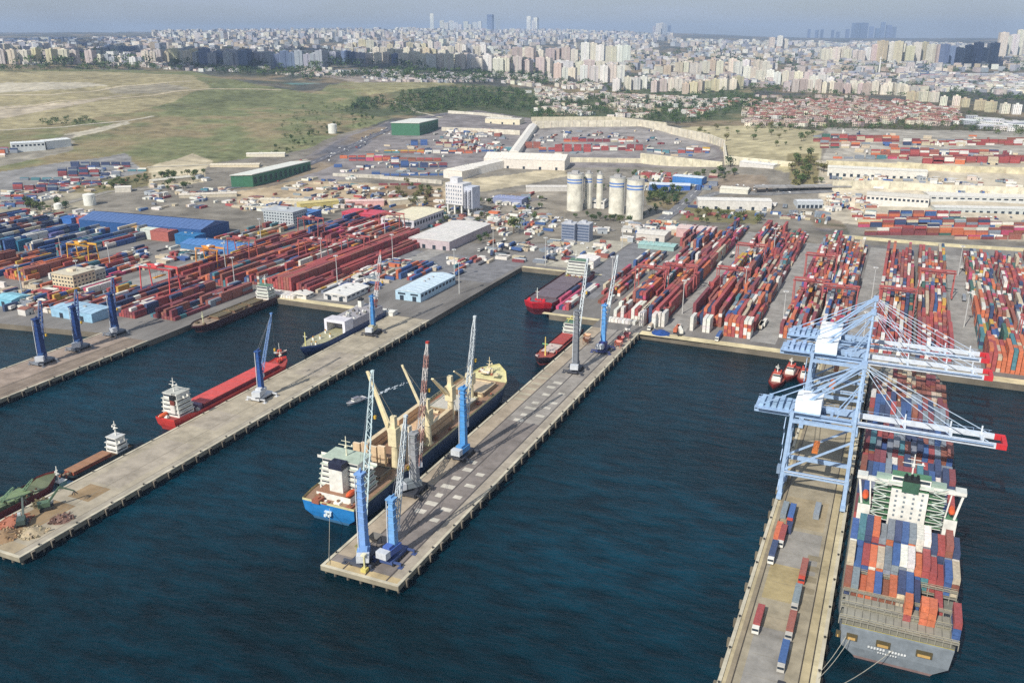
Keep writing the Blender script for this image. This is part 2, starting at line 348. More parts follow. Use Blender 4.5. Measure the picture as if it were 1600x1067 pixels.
POLYS = [([(-400, 0), (2000, 0), (2000, 200), (-400, 200)], TOWN),
    ([(-400, 108), (0, 106), (230, 110), (300, 112), (400, 132), (480, 145), (540, 128), (640, 128), (700, 150), (620, 180), (480, 232), (440, 240), (330, 255), (250, 270), (170, 300), (0, 345), (-400, 400)], GRASS),
    ([(-400, 112), (0, 112), (150, 112), (300, 118), (330, 135), (250, 165), (120, 190), (0, 205), (-400, 230)], s255(162, 152, 118)),
    ([(-400, 128), (0, 130), (130, 128), (170, 134), (60, 142), (0, 146), (-400, 160)], PALE),
    ([(-300, 175), (0, 168), (120, 158), (200, 148), (120, 166), (0, 186), (-300, 215)], s255(182, 170, 148)),
    ([(160, 138), (255, 130), (300, 138), (250, 146), (180, 147)], s255(160, 152, 132)),
    ([(100, 210), (200, 190), (205, 193), (115, 218)], PALE),
    ([(540, 130), (700, 128), (740, 145), (600, 160)], s255(150, 145, 108)),
    ([(560, 150), (720, 130), (830, 140), (1180, 140), (1190, 190), (1050, 190), (830, 190), (720, 175), (600, 185), (540, 175)], WOODG),
    ([(440, 131), (480, 129.5), (505, 131), (470, 134)], s255(110, 146, 144)),
    ([(500, 118), (640, 118), (700, 128), (560, 130)], s255(150, 140, 130)),
    ([(940, 165), (1000, 160), (1040, 172), (980, 182)], s255(165, 152, 125)),
    ([(1160, 150), (1500, 160), (1600, 190), (1600, 215), (1180, 200)], s255(96, 92, 74)),
    ([(1190, 195), (1280, 205), (1290, 260), (1230, 270), (1130, 240), (1090, 215), (1060, 200)], s255(178, 168, 134)),
    ([(1230, 240), (1280, 240), (1300, 290), (1240, 300)], s255(140, 130, 96)),
    ([(1290, 200), (2000, 215), (2000, 262), (1290, 255)], CONCR),
    ([(1280, 252), (2000, 262), (2000, 420), (1280, 345)], s255(190, 180, 160)),
    ([(600, 190), (740, 172), (830, 185), (1000, 185), (1130, 230), (1130, 262), (760, 262), (520, 282), (440, 275), (480, 240)], s255(138, 132, 130)),
    ([(830, 200), (1040, 195), (1120, 235), (1120, 246), (810, 240)], s255(152, 147, 143)),
    ([(480, 245), (610, 188), (640, 188), (560, 232), (500, 268), (430, 290), (330, 300), (380, 285)], ASPH),
    ([(360, 300), (480, 282), (700, 292), (690, 330), (560, 322), (380, 330)], s255(176, 158, 130)),
    ([(560, 300), (640, 285), (690, 300), (680, 330), (600, 325)], s255(140, 120, 96)),
    ([(700, 285), (885, 262), (885, 275), (760, 300), (700, 300)], s255(190, 178, 150)),
    ([(760, 300), (900, 300), (880, 370), (740, 355)], s255(150, 142, 128)),
    ([(760, 305), (830, 300), (850, 312), (780, 322)], s255(120, 124, 140)),
    ([(1010, 300), (1090, 300), (1060, 330), (1010, 320)], s255(100, 105, 80)),
    ([(1130, 272), (1200, 275), (1210, 302), (1110, 298)], s255(118, 120, 130)),
    ([(1260, 335), (1310, 345), (1330, 372), (1270, 358)], s255(118, 118, 128)),
    ([(1070, 325), (1190, 325), (1180, 350), (1060, 345)], s255(130, 124, 90)),
    ([(150, 270), (270, 275), (250, 290), (150, 300), (90, 340), (60, 330)], s255(105, 110, 75)),
    ([(230, 262), (300, 240), (330, 252), (320, 285), (240, 300)], s255(190, 178, 150)),
    ([(0, 300), (140, 302), (140, 325), (0, 345)], s255(160, 152, 132)),
    ([(-300, 275), (0, 270), (110, 252), (200, 240), (225, 270), (140, 285), (0, 322), (-300, 360)], s255(140, 138, 135)),
    ([(-100, 222), (0, 235), (60, 222), (118, 210), (120, 235), (0, 262), (-100, 275)], s255(150, 144, 130))]
for poly, c in POLYS:
    LC[inpoly(PXw, PYw, poly)] = c
# broken dirt and scrub over the open land
nzA = vnoise(XN, YN, 45, 31); nzB = vnoise(XN, YN, 14, 32); nzC = vnoise(XN, YN, 160, 33)
nzD = vnoise(XN, YN, 320, 35); lum = .54 + .88 * (nzA * .3 + nzB * .3 + nzC * .2 + nzD * .2)
green = (LC[..., 1] > LC[..., 0] * .98)
LC *= lum[..., None]
t = np.clip((nzA * .35 + nzC * .3 + nzD * .35 - .47) * 6, 0, 1)[..., None] * green[..., None] * .75
LC = LC * (1 - t) + np.array(s255(150, 132, 104)) * t
t = np.clip((vnoise(XN + 900, YN, 110, 41) * .6 + nzB * .4 - .62) * 8, 0, 1)[..., None] * green[..., None] * .6
LC = LC * (1 - t) + np.array(s255(88, 92, 66)) * t
me.attributes.new('Col', 'FLOAT_COLOR', 'POINT').data.foreach_set('color', np.concatenate([LC, np.ones(A2.shape + (1,))], 2).astype(np.float32).ravel())
TERR = mat('open_ground', rough=.95, nscale=.045, namt=.42, spec=.1, bump=1.0)
me.materials.append(TERR); me.polygons.foreach_set('use_smooth', np.ones(len(Fc), bool))
o = bpy.data.objects.new('ground', me); COL.objects.link(o); struct(o)
# ---- port apron
YB = lambda x: (850 + UX * x) / UY
m = MB()
LAND = [(-1300, 395), (-594, 414), (-508, 428), (-464, 428.02), (-464, 548), (-342, 548.5), (-308, 548.5), (-308, 721), (-232, 721), (-232, 597), (-193, 597), (-193, 582),
        (-157, 582), (-34, 579), (-3, 579), (900, 592), (900, YB(900)), (-1300, YB(-1300) + 60)]
m.prism(LAND, -3, 4, s255(120, 112, 98), s255(128, 124, 119))
struct(m.build('port_apron', mat('apron_asphalt', rough=.92, nscale=.05, namt=.42, spec=.2, stretch=(1, .3, 1))))
def sheet(name, rects, z, c, matl=CONC, kind='structure'):
    m = MB()
    for r in rects:
        if len(r) == 4: x0, x1, y0, y1 = r; m.add([(x0, y0, z), (x1, y0, z), (x1, y1, z), (x0, y1, z)], [(0, 1, 2, 3)], c)
        else: m.add([(p[0], p[1], z) for p in r], [tuple(range(len(r)))], c)
    o = m.build(name, matl)
    if kind: o['kind'] = kind
    return o
sheet('yard_lane', [(-144, -128, 596, 960), (-82, -65, 596, 930), (-20, -1, 596, 935), (47, 62, 598, 930), (-420, -400, 560, 760), (-600, -575, 470, 760), (-520, -504, 560, 800)], 4.012, s255(154, 151, 145))
sheet('quay_edge', [(-463.8, -343, 548.6, 556), (-156.8, -34, 579.6, 588), (-2.8, 700, 580.6, 590), (-307.8, -232, 721.2, 726), (-238, -193, 597.2, 602)], 4.02, s255(214, 200, 160))
sheet('dirt_lot', [(-300, -246, 735, 860)], 4.016, s255(178, 172, 155))
sheet('asphalt_lot', [(-244, -214, 650, 880), (-440, -312, 660, 740)], 4.008, s255(128, 127, 128))
# roads over the terrain
def road(name, pts, wd, c, lift=.35, line=True, n=14):
    P = []
    for k in range(len(pts) - 1):
        for j in range(n):
            t = j / n; P.append([pts[k][q] * (1 - t) + pts[k + 1][q] * t for q in range(2)])
    P.append(list(pts[-1])); m = MB(); prev = None
    for k, p in enumerate(P):
        q = P[min(k + 1, len(P) - 1)]; r = P[max(k - 1, 0)]; d = Vector((q[0] - r[0], q[1] - r[1])).normalized(); nx, ny = d.y, -d.x
        row = [(p[0] + nx * wd * s, p[1] + ny * wd * s, max(tz(p[0] + nx * wd * s, p[1] + ny * wd * s), 4) + lift) for s in (-.5, 0, .5)]
        if prev:
            m.add(prev + row, [(0, 1, 4, 3), (1, 2, 5, 4)], c)
            if line and k % 2:
                z = .03; m.add([(prev[1][0] - nx * .3, prev[1][1] - ny * .3, prev[1][2] + z), (prev[1][0] + nx * .3, prev[1][1] + ny * .3, prev[1][2] + z), (row[1][0] + nx * .3, row[1][1] + ny * .3, row[1][2] + z), (row[1][0] - nx * .3, row[1][1] - ny * .3, row[1][2] + z)], [(0, 1, 2, 3)], s255(220, 218, 210))
        prev = row
    o = m.build(name, CONC); o['kind'] = 'structure'; return o
def RP(*pts): return [G(*p)[:2] for p in pts]
road('road', [(-246, 880), (-246, 1010), (-243, 1160)], 15, s255(122, 122, 124))
road('road', RP((1085, 312), (1120, 304), (1200, 303), (1300, 300)), 13, s255(128, 128, 128))
road('road', RP((300, 302), (400, 290), (500, 250), (560, 225), (630, 190), (700, 178)), 16, s255(104, 104, 110))
road('road', RP((0, 338), (90, 322), (170, 300), (300, 292)), 12, s255(150, 145, 135), line=False)
road('road', RP((650, 330), (740, 345), (880, 352), (960, 362)), 11, s255(140, 136, 130), line=False)
road('road', RP((940, 145), (970, 120), (985, 105)), 16, s255(120, 120, 124), line=False)
road('dirt_track', RP((0, 205), (100, 200), (200, 190), (240, 183)), 9, PALE, line=False)
road('dirt_track', RP((0, 150), (80, 150), (200, 135), (300, 128)), 14, s255(190, 178, 150), line=False)
road('dirt_track', RP((0, 172), (90, 160), (240, 150), (330, 140), (440, 142)), 12, s255(185, 172, 145), line=False)
road('dirt_track', RP((230, 262), (330, 258), (420, 262), (480, 250)), 8, PALE, line=False)
road('dirt_track', RP((690, 185), (640, 168), (615, 160)), 10, PALE, line=False)
# ================================================================== PIERS
KERB = s255(196, 188, 166); DECK = s255(168, 158, 138); DARK = s255(46, 46, 46); RAILC = s255(92, 84, 74)
PD = {}
def copies(first, t, locs, rz=0):
    for k, l in enumerate(locs):
        f = first if k == 0 else first.copy()
        if k: COL.objects.link(f); f.parent = t
        f.location = l; f.rotation_euler = (0, 0, rz)
def pier(x0, x1, y0, y1, label, deck, fender_side=(1,)):
    t = thing('pier', ((x0 + x1) / 2, y0, 0), 0, label, 'pier')
    cx = (x0 + x1) / 2; a, b2 = x0 - cx, x1 - cx; Ln = y1 - y0
    m = MB(); m.box(a, b2, 0, Ln, 2.0, 4.0, s255(150, 142, 122), deck); PD[t.name] = m
    e = 1.3
    for q in ((b2 - e, b2, 0, Ln), (a, a + e, 0, Ln), (a + e, b2 - e, 0, e)):
        m = MB(); m.box(*q, 4.0, 4.28, KERB); m.build('kerb', CONC, t)
    m = MB(); m.box(a + 2.5, b2 - 2.5, 2.5, Ln, -3, 2.0, DARK); m.build('under_deck_shade', CONC, t)  # dark block filling the space under the deck, stands in for shade
    m = MB(); m.cyl(0, 0, -3, 2.0, .6, s255(110, 104, 92), 6)
    P = [(x, k, 0) for k in np.arange(2, Ln, 10) for x in (a + 1.2, b2 - 1.2)][:92] + [(x, 1.3, 0) for x in np.linspace(a + 6, b2 - 6, 5)]
    copies(m.build('pile', CONC, t), t, [tuple(map(float, p)) for p in P])
    for sd_ in fender_side:
        fm = MB(); fm.box(0, .9, -.9, .9, .8, 4.0, s255(128, 120, 106)); fm.box(.9, 1.25, -.6, .6, .6, 3.7, s255(30, 30, 30))
        copies(fm.build('fender', CONC, t), t, [(b2 if sd_ > 0 else a, float(k), 0) for k in np.arange(6, Ln - 4, 9.5)], 0 if sd_ > 0 else math.pi)
    m = MB(); m.cyl(0, 0, 4.28, 4.8, .3, s255(60, 58, 52), 6); m.cyl(0, 0, 4.8, 4.95, .5, s255(60, 58, 52), 6)
    copies(m.build('bollard', STEEL, t), t, [(x, float(k), 0) for k in np.arange(10, Ln - 5, 19) for x in (a + .7, b2 - .7)])
    return t, a, b2, Ln
def rails(t, xs, Ln, y0=1.5, wd=.5, c=RAILC):
    for x in xs:
        m = MB(); m.box(x - wd / 2, x + wd / 2, y0, Ln, 4.012, 4.03, c); m.build('rail', STEEL, t)
def stain(t, rects, c, z=4.01, name=None):
    m = PD[t.name]
    for k, (x0, x1, y0, y1) in enumerate(rects): m.add([(x0, y0, z + k * .0004), (x1, y0, z + k * .0004), (x1, y1, z + k * .0004), (x0, y1, z + k * .0004)], [(0, 1, 2, 3)], c)
p1, a, b_, Ln = pier(-508, -464, 190, 428, 'leftmost concrete pier carrying three dark blue mobile cranes', s255(140, 126, 112))
stain(p1, [(a + 1.3, a + 26, 1, Ln)], s255(158, 142, 128)); rails(p1, (b_ - 6, b_ - 16), Ln)
p2, a, b_, Ln = pier(-342, -308, 203, 548, 'long tan concrete pier with the red hulled ship moored at its left side', s255(174, 158, 130))
stain(p2, [(a + 1.4, b_ - 5, 8, Ln)], s255(172, 162, 142)); stain(p2, [(b_ - 5, b_ - 1.4, 1.5, Ln)], s255(166, 158, 142), 4.013)
stain(p2, [(a + 6, b_ - 9, 60, 110), (a + 3, b_ - 12, 128, 150), (a + 8, b_ - 7, 215, 260)], s255(168, 158, 142), 4.018); stain(p2, [(a + 5, a + 20, 14, 40), (a + 9, a + 22, 45, 58)], s255(150, 128, 98), 4.02)
rails(p2, (b_ - 5, b_ - 16), Ln, wd=.35, c=s255(136, 126, 108))
p3, a, b_, Ln = pier(-193, -157, 248, 582, 'middle pier with light blue tower cranes and the blue bulk carrier alongside', s255(132, 124, 118))
stain(p3, [(a + 1.4, a + 10, 10, Ln)], s255(170, 156, 136)); stain(p3, [(b_ - 6, b_ - 1.4, 1.5, Ln)], s255(168, 158, 142), 4.012)
stain(p3, [(a + 10, b_ - 6, 160, Ln)], s255(150, 144, 136), 4.008); stain(p3, [(a + 1.4, b_ - 1.4, 1.4, 5)], s255(190, 170, 130), 4.016)
stain(p3, [(a + 13 + (k % 3) * .9, a + 18 + (k % 2) * 1.5, y, y + 3.5) for k, y in enumerate([52, 60, 68, 77, 86, 96, 104, 160, 168, 178, 186, 200, 212, 220])] +
      [(b_ - 13, b_ - 9 + (k % 2), y, y + 3) for k, y in enumerate([48, 58, 70, 82, 94, 170, 182, 190, 205])], s255(198, 192, 178), 4.02, 'white_paving_patch')
stain(p3, [(a + 2, a + 9, y, y + 3) for y in (188, 196, 205, 214, 224, 232)], s255(178, 170, 148), 4.022, 'white_paving_patch')
rails(p3, (a + 9.6, b_ - 6.4, b_ - 16), Ln, wd=.7, c=s255(84, 78, 74))
p4, a, b_, Ln = pier(-34, -3, 120, 579.5, 'wide concrete pier under the pale blue gantry cranes beside the container ship', s255(160, 150, 128), fender_side=())
for x0, x1, c in ((a + 1.3, a + 2.6, s255(186, 172, 138)), (a + 2.6, a + 4.6, s255(150, 138, 116)), (b_ - 6.5, b_ - 3, s255(178, 164, 130)), (b_ - 3, b_ - 1.3, s255(196, 184, 150))):
    stain(p4, [(x0, x1, 1.5, Ln)], c, 4.008)
stain(p4, [(a + 7, a + 20, 60, 160), (a + 5, b_ - 8, 200, 232)], s255(150, 146, 138), 4.011)
stain(p4, [(a + 6, a + 18, 178, 203)], s255(172, 156, 116), 4.014); stain(p4, [(a + 19, a + 24, y, y + 4) for y in (187, 195, 203, 211)], s255(140, 130, 108), 4.017)
stain(p4, [(a + 5, b_ - 8, 235, 262)], s255(162, 148, 120), 4.012)
rails(p4, (a + 1.2, a + 4.4, b_ - 6.4, b_ - 3.2), Ln, wd=.45, c=s255(74, 66, 54))
for k in range(40): stain(p4, [(a + 8.2, b_ - 9.2, 6 + k * 11.5, 6.14 + k * 11.5)], s255(132, 124, 106), 4.02)
m = MB(); m.box(a - 1.2, a - .02, -.8, .8, .5, 3.6, s255(120, 112, 96)); copies(m.build('fender', CONC, p4), p4, [(0, float(k), 0) for k in np.arange(5, 440, 12)])
m = MB(); m.box(b_ + .02, b_ + .8, -.9, .9, .5, 3.9, s255(40, 38, 34)); copies(m.build('fender', CONC, p4), p4, [(0, float(k), 0) for k in np.arange(5, 440, 9)])
for t in (p1, p2, p3, p4): PD[t.name].build('deck', CONC, t)

# ================================================================== CONTAINERS
CC = dict(red=s255(166, 84, 82), orange=s255(200, 116, 82), rust=s255(154, 98, 86), maroon=s255(132, 74, 78), blue=s255(72, 100, 150), navy=s255(66, 78, 108), grey=s255(134, 142, 150),
          white=s255(224, 220, 210), beige=s255(196, 182, 158), green=s255(74, 108, 98), yellow=s255(196, 160, 76), magenta=s255(190, 84, 112), teal=s255(84, 130, 138), brown=s255(140, 90, 72))
def container_mesh(L_):
    m = MB(); W2 = 1.22; hh = 2.6; c = (1, 1, 1)
    m.box(-W2 + .07, W2 - .07, -L_ / 2 + .07, L_ / 2 - .07, .12, hh - .06, c)
    for sx in (-1, 1):
        for sy in (-1, 1): m.box(sx * W2 - .1 * (sx > 0) * 2, sx * W2 + .2 * (sx < 0), sy * L_ / 2 - .2 * (sy > 0), sy * L_ / 2 + .2 * (sy < 0), 0, hh, c)
        m.box(sx * W2 - .12 * (sx > 0), sx * W2 + .12 * (sx < 0), -L_ / 2 + .2, L_ / 2 - .2, hh - .14, hh - .01, c)
        m.box(sx * W2 - .12 * (sx > 0), sx * W2 + .12 * (sx < 0), -L_ / 2 + .2, L_ / 2 - .2, 0, .16, c)
    for x in (-.8, -.3, .3, .8): m.box(x - .05, x + .05, -L_ / 2 + .01, -L_ / 2 + .09, .2, hh - .2, c)
    n = int(L_ / 1.0)
    for k in range(n):
        y = -L_ / 2 + .8 + k * (L_ - 1.6) / (n - 1); m.box(-W2 + .13, W2 - .13, y - .16, y + .16, hh - .06, hh - .02, c)
    me = bpy.data.meshes.new('container'); me.from_pydata(m.v, [], m.f); me.materials.append(BOXM); return me
CM40 = container_mesh(12.19); CM20 = container_mesh(6.06)
CBOX, CCOL, NCONT = [], [], []       # everything that is not among the nearest boxes -> one mesh
def jit(c, a=.12):
    k = 1 + random.uniform(-a, a); return tuple(min(.95, max(0, v * k * (1 + random.uniform(-.04, .04)))) for v in c)
def cbox(x, y, z, Ln, c, wd=2.36): CBOX.append((x, y, z, wd, Ln - .25, 2.55)); CCOL.append(jit(c))
def single_container(x, y, z, cname, Ln=12.19, label=None, group=None, rz=0, zl=None):
    o = bpy.data.objects.new('container', CM40 if Ln > 8 else CM20); COL.objects.link(o); o.location = (x, y, z); o.rotation_euler = (0, 0, rz)
    o.color = (*jit(CC[cname], .15), 1)
    if label: tag(o, label, 'container', group)
    return o
def pick(pal):
    ks = list(pal); return random.choices(ks, [pal[k] for k in ks])[0]
def block(x0, x1, y0, y1, tiers, pal, fill=.97, step=12.6, gapx=.28, along='y', runs=.5, rowpal=None):
    """a yard block: rows across x, bays along y"""
    wd = 2.44 + gapx; n = max(1, int((x1 - x0) / wd)); nb = max(1, int((y1 - y0) / step)); last = [pick(pal)] * n
    for i in range(n):
        rowh = random.uniform(tiers[0], tiers[1] + .6); run = 0; hh = rowh
        for j in range(nb):
            if run <= 0: run = random.randint(1, 4); hh = rowh + random.choice((0, 0, -1, 1)) * random.random() * 1.3; last[i] = pick(pal)
            run -= 1
            if random.random() > fill: continue
            h = max(1, min(tiers[1], int(hh))) if tiers[0] > 0 else max(0, min(tiers[1], int(hh + .4))); twenty = random.random() < .34
            for k in range(h):
                c = CC[last[i] if random.random() < runs + .25 else pick(pal)]; y = y0 + (j + .5) * step; x = x0 + (i + .5) * wd
                if twenty: cbox(x, y - 3.1, 4 + k * 2.6, 6.06, c); cbox(x, y + 3.1, 4 + k * 2.6, 6.06, CC[pick(pal)])
                else: cbox(x, y, 4 + k * 2.6, 12.19, c)
R_ = dict(red=4.5, rust=3, orange=2.6, maroon=3, blue=2, navy=2, grey=2, white=3, beige=2.4, green=.7, teal=.8, magenta=1.2, brown=2)
RR = dict(red=7, rust=4, maroon=3, orange=2, white=1.4, beige=1, navy=1, magenta=1)
MIX = dict(red=3.5, rust=2, orange=3.5, maroon=2, blue=1.6, navy=1.4, grey=2, white=3.6, beige=2.6, green=.7, teal=1, yellow=.9, magenta=1.4, brown=1)
BL = dict(blue=4, navy=4, grey=3, white=2, red=1, teal=1.5, beige=1, rust=1)
OR = dict(orange=4, yellow=3, rust=3, brown=3, red=1, blue=1, navy=1, grey=1)
# right terminal
block(-188, -165, 640, 700, (2, 5), RR); block(-186, -164, 612, 640, (1, 3), dict(red=3, white=3, rust=1)); block(-186, -166, 705, 840, (1, 4), R_, .85)
block(-163, -145, 606, 900, (3, 5), RR, runs=.7); block(-196, -168, 850, 935, (1, 4), R_, .8); block(-163, -146, 905, 985, (1, 4), R_, .9)
for x0, x1, ya, yb in ((-128, -106, 618, 985), (-104, -82, 618, 975), (-65, -43, 612, 960), (-41.5, -20, 612, 935), (-5, 20, 606, 935), (23, 47, 606, 930), (62, 84, 642, 935), (86, 111, 642, 945), (114, 134, 612, 960), (152, 172, 614, 950), (176, 196, 614, 960)):
    y = ya
    while y < yb:
        yn = min(yb, y + random.uniform(50, 110)); far = (y - ya) / (yb - ya)
        block(x0, x1, y, yn, (random.choice((2, 2, 3)) - (far > .75), 6 - (far > .35) - (far > .7) - (random.random() < .35)), random.choice((R_, MIX, MIX, RR, R_)), .96 - .08 * far); y = yn + 1.5
block(64, 111, 598, 640, (4, 6), dict(orange=8, red=2, teal=1, beige=1), .98)
for x0 in (-160, -151): 
    for dy in (0, 13): 
        for k in range(4): cbox(x0, 603 + dy * .0 + dy, 4 + k * 2.6, 12.19, CC['white'], 2.9)
for x0 in (-148.5, -145.5, -124.5, -115.5, -112.7):
    for k in range(4): cbox(x0, 608, 4 + k * 2.6, 12.19, CC['white'])
for i in range(8): cbox(-185 + i * 2.7, 601, 4, 6.06, CC['white'])
for i in range(7):
    for k in range(5): cbox(-100 + i * 2.7, 606, 4 + k * 2.6, 12.19, CC[random.choice(('white', 'red', 'red', 'white', 'orange'))])
# left terminal: red block by the quay and rows behind
block(-471, -446, 566, 785, (4, 5), dict(red=9, rust=3, maroon=1, orange=1), 1, runs=.8); block(-445, -430, 570, 790, (2, 4), dict(maroon=4, red=5, rust=3), 1, runs=.8)
for i in range(14): cbox(-471 + i * 2.72, 558, 4, 12.19, CC['white'])
block(-503, -480, 575, 860, (2, 4), R_, .95); block(-540, -506, 560, 720, (2, 4), dict(red=4, rust=4, maroon=3, navy=3, orange=3, teal=1), .97); block(-540, -510, 730, 880, (1, 4), RR, .95)
block(-572, -545, 560, 740, (2, 4), dict(maroon=4, red=3, rust=3, orange=2, yellow=1, navy=1), .95); block(-575, -548, 750, 900, (1, 4), dict(navy=3, blue=3, rust=2, maroon=3), .9)
block(-560, -510, 462, 552, (2, 3), dict(maroon=4, rust=3, navy=2, red=3, white=1), .92); block(-504, -478, 470, 562, (1, 3), dict(maroon=3, rust=3, navy=2, grey=2, teal=1), .8)
block(-605, -565, 452, 540, (1, 3), MIX, .7); block(-660, -615, 520, 590, (1, 2), MIX, .6)
for x0 in (-775, -738, -700, -662): block(x0 - 6, x0 + 24, 478 + (x0 + 775) * .35, 560 + (x0 + 775) * .4, (2, 4), OR if x0 < -690 else MIX, .92)
for x0 in (-850, -810, -770, -735): block(x0, x0 + 26, 560 + (x0 + 850) * .2, 650 + (x0 + 850) * .3, (2, 5), BL, .9)
for x0 in (-930, -890, -850): block(x0, x0 + 24, 560, 700, (2, 4), BL, .9)
block(-640, -600, 690, 780, (1, 2), MIX, .35); block(-430, -420, 575, 690, (0, 1), dict(white=4, grey=3, beige=1, yellow=1), .9); block(-418, -402, 575, 660, (0, 1), dict(white=3, grey=4, red=1), .6)
block(-395, -375, 640, 700, (1, 3), dict(blue=4, red=4, orange=2, navy=3), .85); block(-372, -352, 668, 740, (0, 1), MIX, .25)
block(-238, -220, 612, 700, (1, 2), dict(navy=3, red=3, white=2, magenta=1), .8); block(-216, -196, 640, 820, (0, 2), R_, .8)
# boxes on the upper terraces, laid across the view
def tblock(px0, px1, py, rows, tiers, pal, fill=.96):
    for r in range(rows):
        x0, y0, z0 = G(px0, py - r * 2.2); x1, y1, z1 = G(px1, py - r * 2.2)
        d = math.hypot(x1 - x0, y1 - y0); n = int(d / 12.8); last = pick(pal)
        for k in range(n):
            t = (k + .5) / max(1, n); x = x0 + (x1 - x0) * t; y = y0 + (y1 - y0) * t; z = tz(x, y)
            h = int(max(tiers[0], .6) + vnoise(x, y, 40, 4) * (tiers[1] - tiers[0] + .99))
            for q in range(h):
                if random.random() > fill: continue
                if random.random() < .6: last = pick(pal)
                TB.append((x, y, z + q * 2.6, 12, 2.4, 2.55, math.atan2(y1 - y0, x1 - x0))); TC.append(jit(CC[last]))
TB, TC = [], []
TRR = dict(red=5, rust=3, maroon=3, orange=2, beige=2.5, white=1.5, grey=1, green=.6, navy=.8)
for px0, px1, py, rows, ti, pal in [(1270, 1405, 222, 3, (1, 3), TRR), (1410, 1640, 228, 3, (1, 3), TRR), (1280, 1360, 232, 2, (2, 3), TRR), (1360, 1560, 245, 3, (1, 3), TRR), (1440, 1680, 258, 3, (2, 3), dict(red=5, beige=2, maroon=3, rust=2, white=1)), (1300, 1420, 248, 1, (1, 2), MIX),
        (865, 925, 238, 3, (2, 4), dict(red=9, maroon=1)), (925, 1005, 236, 2, (1, 3), dict(maroon=4, red=4, white=2)), (840, 870, 238, 2, (1, 2), MIX), (1010, 1110, 238, 2, (0, 2), MIX), (820, 845, 232, 2, (2, 3), dict(rust=3, orange=1)), (880, 990, 222, 2, (1, 2), TRR),
        (530, 600, 248, 2, (0, 2), dict(red=2, orange=3, beige=2, white=1)), (545, 690, 252, 2, (0, 2), R_), (520, 585, 262, 2, (0, 2), dict(blue=5, navy=2)), (610, 700, 262, 3, (0, 2), dict(navy=4, maroon=3, blue=2, white=2)), (640, 670, 228, 3, (1, 2), dict(blue=4, navy=1)), (680, 760, 230, 2, (0, 2), dict(maroon=3, grey=3, beige=2)), (600, 790, 240, 2, (0, 1), MIX), (580, 700, 275, 2, (0, 1), dict(blue=3, grey=2)),
        (1330, 1500, 345, 3, (0, 2), R_), (1340, 1620, 356, 3, (1, 3), R_), (1350, 1640, 368, 3, (0, 3), R_), (1490, 1680, 374, 2, (1, 2), R_),
        (1000, 1050, 278, 2, (1, 2), dict(red=5, maroon=3)), (840, 880, 296, 2, (0, 1), dict(blue=3, red=2)), (0, 30, 240, 3, (1, 3), dict(maroon=4, magenta=2, navy=2, grey=1)), (-60, 10, 246, 3, (1, 3), MIX),
        (0, 60, 312, 3, (1, 3), MIX), (20, 110, 300, 3, (1, 3), dict(navy=4, maroon=3, grey=3, red=2, green=1)), (60, 160, 290, 3, (1, 2), dict(navy=4, maroon=3, grey=3, red=2, green=1, orange=1)), (90, 190, 276, 3, (1, 3), dict(navy=4, maroon=3, grey=3, red=2, white=1)), (110, 205, 262, 2, (1, 3), dict(navy=5, maroon=2, grey=3)), (-60, 60, 325, 3, (1, 3), MIX), (30, 100, 283, 2, (0, 1), dict(teal=2, grey=3)),
        (590, 660, 290, 1, (0, 1), dict(maroon=3, grey=3)), (780, 830, 312, 3, (0, 1), BL), (120, 230, 268, 2, (0, 2), BL), (1040, 1100, 290, 1, (0, 1), R_)]:
    tblock(px0, px1, py, rows, ti, pal)
